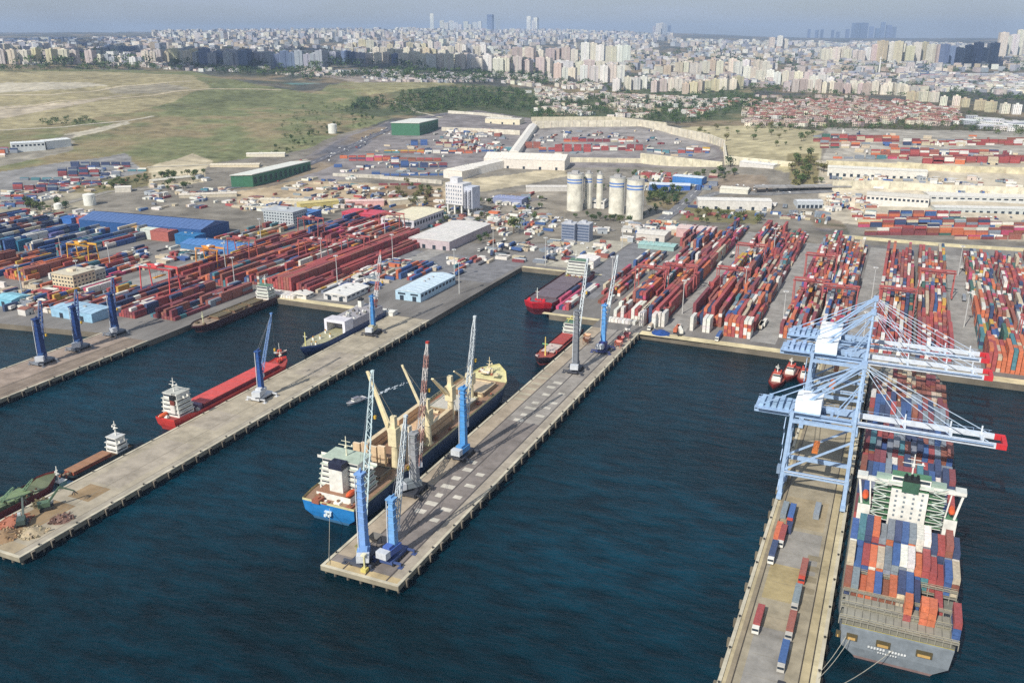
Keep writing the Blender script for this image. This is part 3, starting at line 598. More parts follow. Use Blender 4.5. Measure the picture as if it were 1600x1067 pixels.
# ================================================================== MOBILE HARBOUR CRANES
def harbour_crane(x, y, top, jib, body, jibc, label, group, base_c=None, face=None, jib2=None, lat=1.8, twr=2.6, z0=4.0, jw=.34, bodyc=None):
    """rubber-tyred base with outriggers, slewing body, boxed tower, lattice jib to a surveyed tip"""
    t = thing('harbour_crane', (x, y, z0), 0, label, 'crane', group); base_c = base_c or s255(70, 72, 80)
    m = MB(); m.box(-3, 3, -6.5, 6.5, .9, 2.4, base_c)
    for sx in (-1, 1):
        for k in range(6): m.box(sx * 3.0 - .5, sx * 3.0 + .5, -6 + k * 2.1, -4.6 + k * 2.1, 0, 1.2, DARK)
    m.cyl(0, 0, 2.4, 3.6, 2.2, base_c, 12); m.build('chassis', STEEL, t)
    for sy in (-1, 1):
        for sx in (-1, 1):
            m = MB(); m.box(min(0, sx * 6.5), max(0, sx * 6.5), sy * 5.4 - .4, sy * 5.4 + .4, 1.4, 2.1, base_c); m.cyl(sx * 6.2, sy * 5.4, .25, 1.5, .3, base_c, 8); m.box(sx * 6.2 - 1, sx * 6.2 + 1, sy * 5.4 - 1, sy * 5.4 + 1, 0, .25, base_c)
            m.build('outrigger', STEEL, t)
    jx, jy, jz = jib[0] - x, jib[1] - y, jib[2] - z0; an = math.atan2(jy, jx); ca, sa = math.cos(an), math.sin(an)
    bc = bodyc or body
    def R(u, v, z): return (u * ca - v * sa, u * sa + v * ca, z)
    def rbox(m, u0, u1, v0, v1, z0_, z1, c):
        m.add([R(u0, v0, z0_), R(u1, v0, z0_), R(u1, v1, z0_), R(u0, v1, z0_), R(u0, v0, z1), R(u1, v0, z1), R(u1, v1, z1), R(u0, v1, z1)], [(0, 3, 2, 1), (0, 1, 5, 4), (1, 2, 6, 5), (2, 3, 7, 6), (3, 0, 4, 7), (4, 5, 6, 7)], c)
    m = MB(); rbox(m, -7.5, 2.5, -2.2, 2.2, 3.6, 6.4, bc); rbox(m, -8.6, -5.5, -2.5, 2.5, 3.9, 6.9, s255(200, 204, 208)); rbox(m, -5, -2, -1.6, 1.6, 6.4, 7.6, bc); rbox(m, -1, 2.4, 2.2, 3.2, 4, 4.2, bc)
    hs = m.build('machinery_house', STEEL, t)
    T = top - z0
    m = MB(); m.bar((0, 0, 5.5), (0, 0, T * .62), twr, body, twr * .86); m.bar((0, 0, T * .62), (0, 0, T), twr * .86, body, twr * .62)
    for z in np.arange(7.5, T - 1, 3): m.box(-twr * .52, twr * .52, -twr * .52, twr * .52, float(z), float(z) + .18, jit(body, .1))
    m.box(-twr * .6, twr * .6, -twr * .6, twr * .6, T - .4, T + .3, body); rbox(m, -.6, 2.4, -.25, .25, T + .2, T + 1.2, body)
    tw = m.build('tower', STEEL, t)
    m = MB(); m.bar((-twr * .5 - .15, -twr * .5 - .3, 5), (-twr * .45, -twr * .5 - .1, T - .5), .35, s255(200, 205, 210)); m.build('ladder', STEEL, tw)
    m = MB(); rbox(m, 1.0, 3.4, -1.2, 1.2, T * .42, T * .42 + 2.3, s255(228, 230, 232)); rbox(m, 3.4, 3.5, -1, 1, T * .42 + .7, T * .42 + 2, s255(40, 52, 64)); m.build('cab', STEEL, t)
    m = MB(); pv = R(twr * .55, 0, T * .45); tip = (jx, jy, jz); m.lattice(pv, tip, lat, jibc, jw, lat * .6, c2=jib2); m.box(jx - .7, jx + .7, jy - .7, jy + .7, jz - .4, jz + .5, s255(180, 60, 50) if jib2 else jibc)
    m.build('jib', STEEL, t)
    m = MB()
    for v in (-.5, .5): m.bar(R(1.6, v, T + 1), (jx, jy, jz), .1, s255(120, 122, 126))
    hz = max(6.5, jz - 22); m.bar((jx, jy, jz), (jx, jy, hz), .1, s255(90, 92, 96)); m.build('cable', STEEL, t)
    m = MB(); m.box(jx - .5, jx + .5, jy - .5, jy + .5, hz - 1.6, hz, s255(210, 170, 60)); m.cyl(jx, jy, hz - 2.2, hz - 1.6, .35, DARK, 8); m.build('hook_block', STEEL, t)
    return t
LB = s255(118, 168, 216); DB = s255(34, 62, 116); WJ = s255(206, 214, 216); GJ = s255(176, 188, 190)
def tip(px, py, z): x, y = W(px, py, z); return (x, y, z)
CG = 'mobile harbour cranes on the piers'
harbour_crane(-169, 265, 31, tip(634, 650, 62), LB, WJ, 'light blue tower crane with white jib nearest the tip of the middle pier', CG, s255(66, 84, 130), lat=2.1, twr=3.0, bodyc=s255(74, 104, 176))
harbour_crane(-179, 259, 43, tip(582, 580, 60), s255(126, 164, 214), s255(190, 208, 208), 'tall pale blue tower crane beside the blue stern of the bulk carrier', CG, s255(70, 76, 90), lat=2.6, twr=3.0)
harbour_crane(-184, 358, 41, tip(742, 495, 74), s255(84, 150, 208), WJ, 'blue tower crane standing halfway along the middle pier', CG, lat=2.2, twr=3.0)
harbour_crane(-188, 316, 34, tip(668, 535, 76), s255(150, 152, 154), s255(170, 130, 120), 'grey harbour crane with red and white jib beside the bulk carrier', CG, s255(60, 62, 68), lat=2.2, jib2=s255(206, 200, 194), twr=3.2, bodyc=s255(128, 136, 140))
harbour_crane(-173, 493, 44, tip(918, 405, 66), s255(118, 122, 128), WJ, 'dark grey harbour crane with white jib on the far part of the middle pier', CG, lat=2.0, twr=3.2)
harbour_crane(-169, 536, 36, tip(965, 400, 64), s255(96, 158, 216), WJ, 'blue harbour crane with long white jib where the middle pier meets land', CG, s255(60, 70, 120), lat=2.2, twr=3.0, bodyc=s255(60, 66, 130))
harbour_crane(-326, 378, 33, tip(424, 490, 48), s255(46, 84, 146), s255(92, 132, 184), 'blue harbour crane with white base beside the long red ship', CG, s255(208, 210, 212), lat=1.6, jw=.22, bodyc=s255(214, 216, 218))
harbour_crane(-329, 504, 32, tip(595, 392, 60), s255(70, 132, 190), s255(206, 206, 206), 'blue harbour crane with tall white jib behind the blue hulled ferry', CG, lat=2.3, jib2=s255(190, 110, 100), bodyc=s255(190, 184, 150))
for k, (x, y, lab) in enumerate([(-493, 368, 'dark blue harbour crane nearest the tip of the leftmost pier'), (-494, 397, 'dark blue harbour crane in the middle of the three on the leftmost pier'), (-496, 430, 'dark blue harbour crane next to the pale blue shed on the leftmost pier')]):
    harbour_crane(x, y, 34, (x - 9, y + 12, 41), DB, s255(40, 74, 128), lab, 'dark blue cranes on the leftmost pier', s255(120, 126, 134), lat=2.6, twr=3.6, jw=.5, bodyc=s255(60, 92, 140))
# ================================================================== SHIP-TO-SHORE GANTRY CRANES
SB = s255(158, 184, 214); SBW = s255(212, 219, 226)
def gantry(yc, label):
    t = thing('gantry_crane', (-19, yc, 4), 0, label, 'gantry crane', 'ship to shore gantry cranes'); xl, xr = -13.6, 14.0; w2 = 9.2; ZB = 38
    for sx, x in ((-1, xl), (1, xr)):
        for sy in (-1, 1):
            xt = x + (1.4 if sx < 0 else 0); m = MB(); m.bar((x, sy * w2, 2), (x, sy * w2 * .93, 14), 1.7, SB); m.bar((x, sy * w2 * .93, 14), (xt, sy * w2 * .82, ZB + 4), 1.5, SB)
            m.box(x - 1.1, x + 1.1, sy * w2 - 4, sy * w2 + 4, .7, 2.2, SB)
            for q in range(6): m.box(x - .5, x + .5, sy * w2 - 3.7 + q * 1.25, sy * w2 - 2.8 + q * 1.25, .05, .75, s255(50, 54, 62))
            m.build('leg', STEEL, t)
    m = MB()
    for sy in (-1, 1):
        m.bar((xl, sy * w2 * .93, 12.5), (xr, sy * w2 * .93, 12.5), 1.6, SB); m.bar((xl + 1.3, sy * w2 * .84, ZB), (xr, sy * w2 * .84, ZB), 1.6, SB)
        m.bar((xl + .6, sy * w2 * .92, 14), (xr, sy * w2 * .86, ZB - 6), .8, SB)
    for x in (xl, xr): m.bar((x, -w2 * .93, 13.2), (x, w2 * .93, 13.2), 1.3, SB); m.bar((x * .95, -w2 * .84, ZB + 3), (x * .95, w2 * .84, ZB + 3), 1.5, SB)
    m.bar((xl, -w2, 2.6), (xl, w2, 2.6), 1.3, SB); m.bar((xr, -w2, 2.6), (xr, w2, 2.6), 1.3, SB)
    m.box(xl + .9, xr - .9, -w2 * .93 - 1.6, -w2 * .93 - .95, 13.35, 13.45, SBW)
    m.build('portal_frame', STEEL, t)
    # twin trolley girders: landside part and outreach boom
    for sy in (-1, 1):
        m = MB(); m.box(-29, xr + 1, sy * 5 - .7, sy * 5 + .7, ZB + .9, ZB + 3.2, SB); m.box(-29, xr, sy * 6.6 - .5, sy * 6.6 + .5, ZB + 3.2, ZB + 3.35, SB)
        for x in np.arange(-28, xr, 2.5): m.bar((float(x), sy * 7.1, ZB + 3.3), (float(x), sy * 7.1, ZB + 4.4), .1, SB)
        m.bar((-29, sy * 7.1, ZB + 4.4), (xr, sy * 7.1, ZB + 4.4), .1, SB); m.build('trolley_girder', STEEL, t)
        m = MB(); m.box(xr + 1, 69, sy * 5 - .6, sy * 5 + .6, ZB + .9, ZB + 3.1, SBW); m.box(69, 73, sy * 5 - .62, sy * 5 + .62, ZB + .85, ZB + 3.15, s255(204, 50, 56))
        m.box(xr + 1, 68, sy * 6.4 - .5, sy * 6.4 + .5, ZB + 2.6, ZB + 2.7, SB)
        for x in np.arange(xr + 2, 68, 3): m.bar((float(x), sy * 6.9, ZB + 2.7), (float(x), sy * 6.9, ZB + 3.8), .1, SB)
        m.bar((xr + 1, sy * 6.9, ZB + 3.8), (68, sy * 6.9, ZB + 3.8), .12, SB); m.build('boom', STEEL, t)
    m = MB(); 
    for x in (-28.5, -18, -6, 4): m.box(x - .6, x + .6, -5, 5, ZB + 1.1, ZB + 2.5, SB)
    for x in (34, 52, 64): m.box(x - .5, x + .5, -4.4, 4.4, ZB + 1.2, ZB + 2.6, SBW)
    m.box(71.5, 73.2, -4.4, 4.4, ZB + 1, ZB + 3, s255(204, 44, 48))
    for x in (34, 52, 64): m.bar((x, -5, ZB + 3), (x, -5, ZB + 6), .6, SBW); m.bar((x, 5, ZB + 3), (x, 5, ZB + 6), .6, SBW)
    m.build('cross_beam', STEEL, t)
    m = MB(); AP = (xr + .5, 0, 66)
    for sy in (-1, 1):
        m.bar((xr, sy * w2 * .82, ZB + 3), (AP[0], sy * 2, AP[2]), 1.2, SB, .8); m.bar((xl + 2, sy * 5, ZB + 3), (AP[0] - .5, sy * 2, AP[2]), .8, SB)
        m.bar((xr - 8, sy * 5, ZB + 3), (AP[0], sy * 2, AP[2] - 10), .45, SB)
        m.bar((xr, sy * 4.6, ZB + 12), (xr, sy * -4.6, ZB + 12), .5, SB)
    m.box(AP[0] - 1.3, AP[0] + 1.3, -3.2, 3.2, 65, 66.6, SB); m.bar((AP[0], -4.5, 58), (AP[0], 4.5, 58), .6, SB)
    for z in (50, 54, 58, 62): m.box(AP[0] - 1.8, AP[0] + 1.8, -3.6, -2.6, z, z + .25, SB)
    m.build('a_frame', STEEL, t)
    m = MB()
    for sy in (-1, 1):
        for x in (34, 52, 66): m.bar((AP[0], sy * 2.2, 65.6), (x, sy * 5, ZB + 3.4), .24, s255(196, 214, 232))
        m.bar((AP[0], sy * 2.2, 65.6), (-28, sy * 5, ZB + 3.4), .4, SB); m.bar((AP[0], sy * 2.2, 64), (-14, sy * 5, ZB + 3.4), .34, SB)
    m.build('stay', STEEL, t)
    m = MB(); m.box(-11.5, -.5, -6.8, 6.8, ZB + 4.4, ZB + 9.6, s255(236, 240, 240)); m.box(-9, -3, -2, 2, ZB + 9.6, ZB + 10.4, s255(225, 228, 230))
    m.box(-11.5, -.5, -8.6, -6.8, ZB + 4.2, ZB + 4.4, SB); hs = m.build('machinery_house', STEEL, t)
    m = MB(); m.box(-27.5, -13.5, -8.5, 8.5, ZB + 3.5, ZB + 3.7, SB)
    for k in range(5): m.box(-27 + k * 2.8, -25.2 + k * 2.8, -6, 6, ZB + 3.7, ZB + 5.1 + (k % 2) * .8, jit(SB, .12))
    m.build('equipment_deck', STEEL, t)
    m = MB(); m.box(-3.8, 1.4, -5.2, 5.2, ZB - .2, ZB + .85, s255(96, 116, 144)); m.box(1.4, 4.2, -1.5, 1.5, ZB - 3, ZB - .2, s255(225, 230, 235)); m.box(1.8, 3.8, -1.62, -1.5, ZB - 2.2, ZB - 1, s255(40, 50, 60)); m.build('trolley', STEEL, t)
    m = MB()
    for sy in (-3, 3):
        for sx in (-2, 0): m.bar((sx, sy, ZB), (sx, sy, 24), .12, DARK)
    m.build('cable', STEEL, t); m = MB(); m.box(-2.2, .3, -6.1, 6.1, 23, 24, s255(210, 120, 50)); m.build('spreader', STEEL, t)
    m = MB(); m.box(xl - 2.4, xl - .9, -w2 - 1.2, -w2 + 2.4, 12, 15.5, s255(130, 150, 172)); m.build('electrical_cabin', STEEL, t)
    m = MB(); 
    for k in range(9): m.bar((xl - 1.4, -w2 + 1 + (k % 2) * 4, 2.5 + k * 3.9), (xl - 1.4, -w2 + 5 - (k % 2) * 4, 6.4 + k * 3.9), .35, SB)
    m.build('stair', STEEL, t)
    return t
gantry(389, 'nearest pale blue gantry crane with red tipped boom over the ship')
gantry(473, 'second pale blue gantry crane standing just behind the nearest one')
gantry(500, 'farthest pale blue gantry crane close to the shore end of the pier')
# ================================================================== YARD GANTRIES (rubber tyred)
def make_rtg(span, ht, c):
    t = thing('yard_gantry', (0, 0, 4)); w2 = 6.4
    for sx in (-1, 1):
        for sy in (-1, 1):
            m = MB(); m.bar((sx * span / 2, sy * w2, 1.2), (sx * span / 2, sy * w2 * .7, ht - .9), .8, c, .6); m.build('leg', STEEL, t)
        m = MB(); m.box(sx * span / 2 - .6, sx * span / 2 + .6, -w2 - 1.5, w2 + 1.5, 1.2, 2.2, c)
        for q in range(4): m.cyl(0, 0, 0, 0, 0, c, 3) if False else m.box(sx * span / 2 - .35, sx * span / 2 + .35, -w2 - 1 + q * (2 * w2 + .8) / 3 - .7 + .2, -w2 - 1 + q * (2 * w2 + .8) / 3 + .9, 0, 1.25, DARK)
        m.build('sill_beam', STEEL, t)
    for sy in (-1, 1):
        m = MB(); m.box(-span / 2 - 1, span / 2 + 1, sy * 4.2 - .38, sy * 4.2 + .38, ht - .9, ht + .4, c); m.box(-span / 2, span / 2, sy * 5.2 - .4, sy * 5.2 + .4, ht + .3, ht + .4, c); m.build('girder', STEEL, t)
    m = MB(); m.box(-3, 2.4, -4.4, 4.4, ht + .6, ht + 1.8, jit(c)); m.box(-1.8, 1.2, -1.6, 1.6, ht + 1.8, ht + 3, s255(226, 226, 222)); m.build('trolley', STEEL, t)
    m = MB(); m.box(2.4, 4.4, -1.2, 1.2, ht - 4, ht - 1.3, s255(220, 220, 216)); m.build('cab', STEEL, t)
    m = MB(); m.box(-1.3, 1.3, -6, 6, ht - 8, ht - 7.2, s255(214, 150, 50))
    for sx in (-1, 1):
        for sy in (-3, 3): m.bar((sx, sy, ht), (sx, sy, ht - 7.2), .12, DARK)
    m.build('spreader', STEEL, t); return t
RC = s255(170, 92, 88); rt = None
for k, (x, y, big) in enumerate([(-116, 712, 0), (-117, 805, 0), (-158, 705, 0), (-55, 790, 0), (-54, 700, 0), (-32, 690, 0), (8, 700, 0), (36, 770, 0), (99, 660, 0), (-178, 690, 0), (-465, 690, 1), (-492, 800, 1), (-492, 660, 1), (-556, 745, 1), (-558, 640, 1)]):
    if rt is None: rt = make_rtg(25, 21, RC); o = rt
    else: o = dup(rt)
    o.location = (x, y, 4.02)
    later(o, 'red rubber tyred gantry straddling the container stacks ' + ('right of the silos' if x > -300 else 'of the left terminal'), 'yard gantry', 'red yard gantries over the container stacks')
o = make_rtg(30, 26, s255(214, 84, 84)); o.location = (-533, 512, 4.02); tag(o, 'large pink red gantry straddling stacks beside the leftmost pier', 'yard gantry')
o = make_rtg(26, 22, s255(220, 168, 62)); o.location = (-672, 560, 4.02); tag(o, 'yellow orange gantry among mixed containers at the left edge', 'yard gantry')
o = make_rtg(24, 20, s255(222, 150, 60)); o.location = (-560, 600, 4.02); tag(o, 'orange gantry over yellow containers above the moored dark red ship', 'yard gantry')
# ================================================================== SHIPS
WHT = s255(226, 224, 214); GLS = s255(44, 56, 68); RUST = s255(150, 92, 70)
def hull_mesh(Ln, B, zd, hc, boot, deckc, stern='transom', sheer=2.0, n=20, bulw=1.0, raise_bow=.9, raise_stern=0, full=.8, wlz=1.2, flare=.78, rake=1.6):
    """lofted hull, stern at y=0, bow at y=Ln"""
    m = MB(); rows = []
    for k in range(n + 1):
        t = k / n; y = Ln * t
        e = max(0, (t - full) / (1 - full)); wdk = (B / 2) * (1 - e ** 2.6) + .05; wwl = (B / 2) * (1 - e ** 1.7) * (1 - e * (1 - flare) * .5) + .02
        s_ = max(0, (.07 - t) / .07)
        wdk *= 1 - .10 * s_ * s_ if stern == 'transom' else 1 - .45 * s_ * s_; wwl *= 1 - (.35 if stern == 'transom' else .75) * s_
        z = zd + sheer * max(0, (t - raise_bow) / (1 - raise_bow) if raise_bow < 1 else 0) ** .35 * (1 if t > raise_bow else 0) + (raise_stern if t < .12 else 0)
        yb = y; yk = y - (Ln * .045) * e ** 2 * 1.0 + rake * s_
        zb = wlz
        mid = (wwl + wdk) / 2 + .1; mid = mid * (1 - s_) + wdk * .965 * s_; zq = zb + (z - zb) * (.45 - .12 * s_)
        rows.append(([(0.0, yk, -3), (wwl * .8, yk, -2.5), (wwl, yk, zb), (mid, (yk + yb) / 2, zq), (wdk, yb, z), (wdk, yb, z + bulw)]))
    np_ = 6
    vs = []
    for r in rows:
        vs += r + [(-p[0], p[1], p[2]) for p in r]
    fs, cs = [], []
    for k in range(n):
        for sgn in (0, 6):
            for q in range(5):
                a0 = k * 12 + sgn + q; a1 = a0 + 1; b0 = a0 + 12; b1 = a1 + 12
                fs.append((a0, b0, b1, a1) if sgn == 0 else (a0, a1, b1, b0)); cs.append(boot if q < 2 else hc)
        a0 = k * 12 + 4; b0 = a0 + 12; fs.append((a0 + 6, a0, b0, b0 + 6)); cs.append(deckc)
    for q in range(5): fs.append((q, q + 1, 7 + q, 6 + q) if q else (0, 1, 7)); cs.append(boot if q < 2 else hc)
    o = len(m.v); m.v += vs
    for f, c in zip(fs, cs): m.f.append(tuple(i + o for i in f)); m.c.append(c)
    return m
def house(t, cx, y0, y1, wd, z0, tiers, c=WHT, th=2.6, face=-1, wing=0, name='superstructure', shrink=.04, deckc=s255(96, 128, 104), stripe=None):
    """accommodation block with decks, window bands, rails, bridge and wings"""
    m = MB(); win = []
    for k in range(tiers):
        w2 = wd / 2 * (1 - shrink * k); ya = y0 + .3 * k * (face > 0); yb = y1 - .3 * k * (face < 0); z = z0 + k * th
        m.box(cx - w2, cx + w2, ya, yb, z, z + th - .25, c); m.box(cx - w2 - .5, cx + w2 + .5, ya - .5, yb + .5, z + th - .25, z + th, jit(c, .03), deckc)
        for q in ((cx - w2 + .8, cx + w2 - .8, ya - .06, ya), (cx - w2 + .8, cx + w2 - .8, yb, yb + .06), (cx - w2 - .06, cx - w2, ya + .8, yb - .8), (cx + w2, cx + w2 + .06, ya + .8, yb - .8)): win.append((*q, z + 1.1, z + 1.7))
    z = z0 + tiers * th; w2 = wd / 2 * .82; m.box(cx - w2, cx + w2, y0 + .6, y1 - .6, z, z + 2.7, c); m.box(cx - w2 - .4, cx + w2 + .4, y0 + .2, y1 - .2, z + 2.7, z + 2.95, c, deckc)
    o = m.build(name, PAINT, t); win += [(cx - w2 + .2, cx + w2 - .2, y0 + .52, y0 + .6, z + 1.1, z + 2.1), (cx - w2 + .2, cx + w2 - .2, y1 - .6, y1 - .52, z + 1.1, z + 2.1)]
    for q in win: m = MB(); m.box(*q, GLS); m.build('window_band', PAINT, o)
    if wing:
        for sx in (-1, 1):
            m = MB(); m.box(min(cx + sx * w2, cx + sx * wing), max(cx + sx * w2, cx + sx * wing), (y0 + y1) / 2 - 1.6, (y0 + y1) / 2 + 1.6, z - .1, z + .2, c, deckc)
            m.box(min(cx + sx * w2, cx + sx * wing), max(cx + sx * w2, cx + sx * wing), (y0 + y1) / 2 - 1.6, (y0 + y1) / 2 - 1.45, z + .2, z + 1.3, c)
            m.box(min(cx + sx * w2, cx + sx * wing), max(cx + sx * w2, cx + sx * wing), (y0 + y1) / 2 + 1.45, (y0 + y1) / 2 + 1.6, z + .2, z + 1.3, c); m.build('bridge_wing', PAINT, t)
    return z + 2.95
def mast(t, x, y, z, h, c=WHT, spread=3):
    m = MB(); m.bar((x, y, z), (x, y, z + h), .6, c, .3); m.bar((x - spread, y, z + h * .55), (x + spread, y, z + h * .55), .25, c); m.bar((x - spread * .6, y, z + h * .75), (x + spread * .6, y, z + h * .75), .2, c)
    m.box(x - .5, x + .5, y - .8, y + .8, z + h * .45, z + h * .52, c); m.cyl(x + spread * .8, y, z + h * .56, z + h * .56 + .9, .5, c, 8, .3); m.build('mast', PAINT, t)
def funnel(t, x, y, z, h, w_, l_, c, capc=s255(30, 32, 34), band=None):
    m = MB(); m.box(x - w_ / 2, x + w_ / 2, y - l_ / 2, y + l_ / 2, z, z + h * .5, c)
    m.box(x - w_ / 2 + .04, x + w_ / 2 - .04, y - l_ / 2 + .04, y + l_ / 2 - .04, z + h * .5, z + h * .78, band or c); m.box(x - w_ / 2, x + w_ / 2, y - l_ / 2, y + l_ / 2, z + h * .78, z + h, capc)
    for q in (-.25, .25): m.cyl(x + q * w_, y, z + h, z + h + 1.2, .35, capc, 8)
    m.build('funnel', PAINT, t)
def deck_clutter(t, n, x0, x1, y0, y1, z, cols, smax=2.2, name='deck_fitting'):
    for k in range(n):
        x = random.uniform(x0, x1); y = random.uniform(y0, y1); a_, b2, h = random.uniform(.6, smax), random.uniform(.6, smax), random.uniform(.5, 1.7); m = MB()
        m.box(x - a_, x + a_, y - b2, y + b2, z, z + h, jit(random.choice(cols), .2)); m.cyl(x, y, z + h, z + h + .7, min(a_, b2) * .5, jit(random.choice(cols), .2), 8); m.build(name, PAINT, t)
def hatch(t, x0, x1, y0, y1, z0, h, c, ribs=3, cc=s255(120, 90, 80), openc=None):
    m = MB(); m.box(x0, x1, y0, y1, z0, z0 + h, cc, c if not openc else openc)
    if openc:
        for q in ((x0, x0 + .5, y0, y1), (x1 - .5, x1, y0, y1), (x0, x1, y0, y0 + .5), (x0, x1, y1 - .5, y1)): m.box(*q, z0 + h, z0 + h + .5, c)
    else:
        m.box(x0 - .2, x1 + .2, y0 - .1, y1 + .1, z0 + h, z0 + h + .35, c)
        for k in range(ribs): y = y0 + (k + .5) * (y1 - y0) / ribs; m.box(x0, x1, y - .18, y + .18, z0 + h + .35, z0 + h + .5, jit(c, .12))
    m.build('hatch_cover', PAINT, t)
def ship(name, x, y, rz, label, cat, Ln, B, zd, hc, boot, deckc, **kw):
    t = thing(name, (x, y, 0), rz, label, cat); hull_mesh(Ln, B, zd, hc, boot, deckc, **kw).build('hull', PAINT, t)
    return t
def lifeboat(t, x, y, z, c=s255(222, 96, 50)):
    m = MB(); vs = []
    for k in range(7):
        u = k / 6 * 2 - 1; r = math.sqrt(max(.03, 1 - u * u))
        for q in range(8): a_ = q * math.pi / 4; vs.append((x + math.cos(a_) * 1.3 * r, y + u * 3.8, z + 1.3 + math.sin(a_) * 1.3 * r))
    m.add(vs, [(k * 8 + q, k * 8 + (q + 1) % 8, k * 8 + 8 + (q + 1) % 8, k * 8 + 8 + q) for k in range(6) for q in range(8)], c); m.build('lifeboat', PAINT, t)
def bulwark_rail(t, pts, z, c=s255(210, 208, 196)):
    m = MB()
    for p, q in zip(pts, pts[1:]):
        m.bar((*p, z + 1), (*q, z + 1), .14, c); d = math.hypot(q[0] - p[0], q[1] - p[1]); n = max(1, int(d / 3))
        for k in range(n + 1): u = k / n; m.bar((p[0] + (q[0] - p[0]) * u, p[1] + (q[1] - p[1]) * u, z), (p[0] + (q[0] - p[0]) * u, p[1] + (q[1] - p[1]) * u, z + 1), .12, c)
    m.build('railing', PAINT, t)
# ---- big container ship (stern towards the camera)
HG = s255(134, 142, 148)
t = ship('container_ship', 18.6, 279, 0, 'huge grey container ship with white and green bridge along the right pier', 'container ship', 288, 39, 13, HG, s255(126, 104, 100), s255(126, 126, 116), sheer=4, full=.84, bulw=.8, raise_bow=.93, wlz=.9, rake=2.2)
B2 = 19.5
for k, (xa, xb) in enumerate([(-15.5, -12), (-6, -1.5), (6.5, 11.5), (-19, -17.5)]):
    m = MB(); m.box(xa, xb, -.12, .6, 8.2, 10.6, s255(88, 78, 52)); m.box(xa + .5, xb - .6, -.22, -.12, 8.3, 9.3, s255(196, 160, 96)); m.build('mooring_opening', PAINT, t)
m = MB()
for k in range(13):
    if k != 6: m.box(-8.4 + k * .95, -7.75 + k * .95, -.13, -.05, 6.8 + (k % 3 == 0) * .1, 7.7, s255(220, 222, 220))
for k in range(8): m.box(-5.2 + k * .8, -4.7 + k * .8, -.13, -.05, 5.6, 6.2, s255(210, 212, 210))
m.build('stern_lettering', PAINT, t)
m = MB(); m.bar((-B2 + 2, .4, 13.3), (B2 - 2, .4, 13.3), .5, s255(196, 180, 70)); m.build('stern_rail', PAINT, t)
for r in range(2):      # bare hatch deck with lashing frames aft
    m = MB(); yy = 2 + r * 6.5; m.box(-B2 + 2, B2 - 2.6, yy, yy + 5.6, 13, 15.6 + r, s255(128, 126, 114), s255(150, 147, 134))
    for k in range(15): m.box(-B2 + 3 + k * 2.5, -B2 + 3.2 + k * 2.5, yy + .1, yy + 5.5, 15.6 + r, 15.75 + r, s255(108, 106, 98))
    m.build('hatch_cover', PAINT, t)
def lashing(y, z1, x0=-B2 + .9, x1=B2 - .9):
    m = MB(); c = s255(150, 147, 134); n = 16
    for k in range(n + 1): x = x0 + (x1 - x0) * k / n; m.bar((x, y, 13), (x, y, z1), .28, c)
    for z in (15.5, 18.2, z1):
        if z <= z1: m.box(x0, x1, y - .5, y + .5, z - .12, z, c); m.bar((x0, y - .5, z + .9), (x1, y - .5, z + .9), .12, s255(176, 168, 140))
    m.build('lashing_bridge', PAINT, t)
for y, z1 in ((1.2, 16.4), (8.2, 17.5), (14.6, 18.6), (28, 19), (41, 19), (54, 19)): lashing(y, z1)
# bridge block with green decks, open wings on raking struts
GD = s255(86, 130, 96)
m = MB()
m.box(-6.6, 6.6, 59.5, 67, 13, 39, WHT, GD)
for sx in (-1, 1):
    for k in range(7):
        z = 24 + k * 2.55; m.box(min(sx * 6.6, sx * 12.6), max(sx * 6.6, sx * 12.6), 60.5, 66, z, z + .3, WHT, GD)
        m.box(min(sx * 6.7, sx * 12.5), max(sx * 6.7, sx * 12.5), 63.5, 65.9, z + .3, z + 2.5, s255(150, 170, 156)); m.bar((sx * 8.2, 60.6, z + .3 + (k % 2) * 2.2), (sx * 13, 60.6, z + 2.5 - (k % 2) * 2.2), .3, s255(200, 214, 204))
        m.bar((sx * 8, 60.5, z + 1.3), (sx * 13.2, 60.5, z + 1.3), .12, WHT)
    m.box(min(sx * 13.2, sx * 17.8), max(sx * 13.2, sx * 17.8), 60.2, 66.6, 13, 29.5, WHT, GD)
o = m.build('superstructure', PAINT, t)
for k in range(6):
    for x in (-4.6, -1.6, 1.6, 4.6): m = MB(); m.box(x - .4, x + .4, 59.42, 59.5, 27 + k * 2.1, 27.9 + k * 2.1, s255(120, 130, 136)); m.build('window', PAINT, o)
for sx in (-1, 1):
    m = MB(); m.box(min(sx * 8, sx * 19.2), max(sx * 8, sx * 19.2), 61, 64.6, 39.6, 40.2, WHT, s255(206, 210, 200)); m.box(min(sx * 8, sx * 19.2), max(sx * 8, sx * 19.2), 61, 61.25, 40.2, 41.3, WHT); m.box(min(sx * 15.6, sx * 19.4), max(sx * 15.6, sx * 19.4), 60.4, 65, 40.2, 41.5, WHT, s255(212, 214, 206))
    m.bar((sx * 16.6, 61, 29.5), (sx * 18.4, 61.6, 39.6), .8, WHT); m.bar((sx * 13.4, 61.2, 29.5), (sx * 14.5, 61.6, 39.6), .5, WHT); m.build('bridge_wing', PAINT, t)
m = MB(); m.box(-8.2, 8.2, 59.9, 68, 40, 40.5, WHT, s255(206, 214, 200)); m.box(-7, 7, 62.5, 67.4, 40.5, 43, WHT, GD); m.box(-6.6, 6.6, 62.42, 62.5, 41.2, 42.4, GLS); m.build('wheelhouse', PAINT, t)
m = MB(); m.box(-3, 3, 59.2, 63, 38, 42.6, s255(60, 96, 76)); m.box(-2.8, 2.8, 59.3, 62.9, 42.6, 43.8, s255(30, 34, 34))
for q in (-2, 0, 2): m.cyl(q, 61, 43.8, 45.3, .5, s255(28, 30, 30), 8)
m.build('funnel', PAINT, t)
mast(t, 0, 65, 43, 9, spread=4)
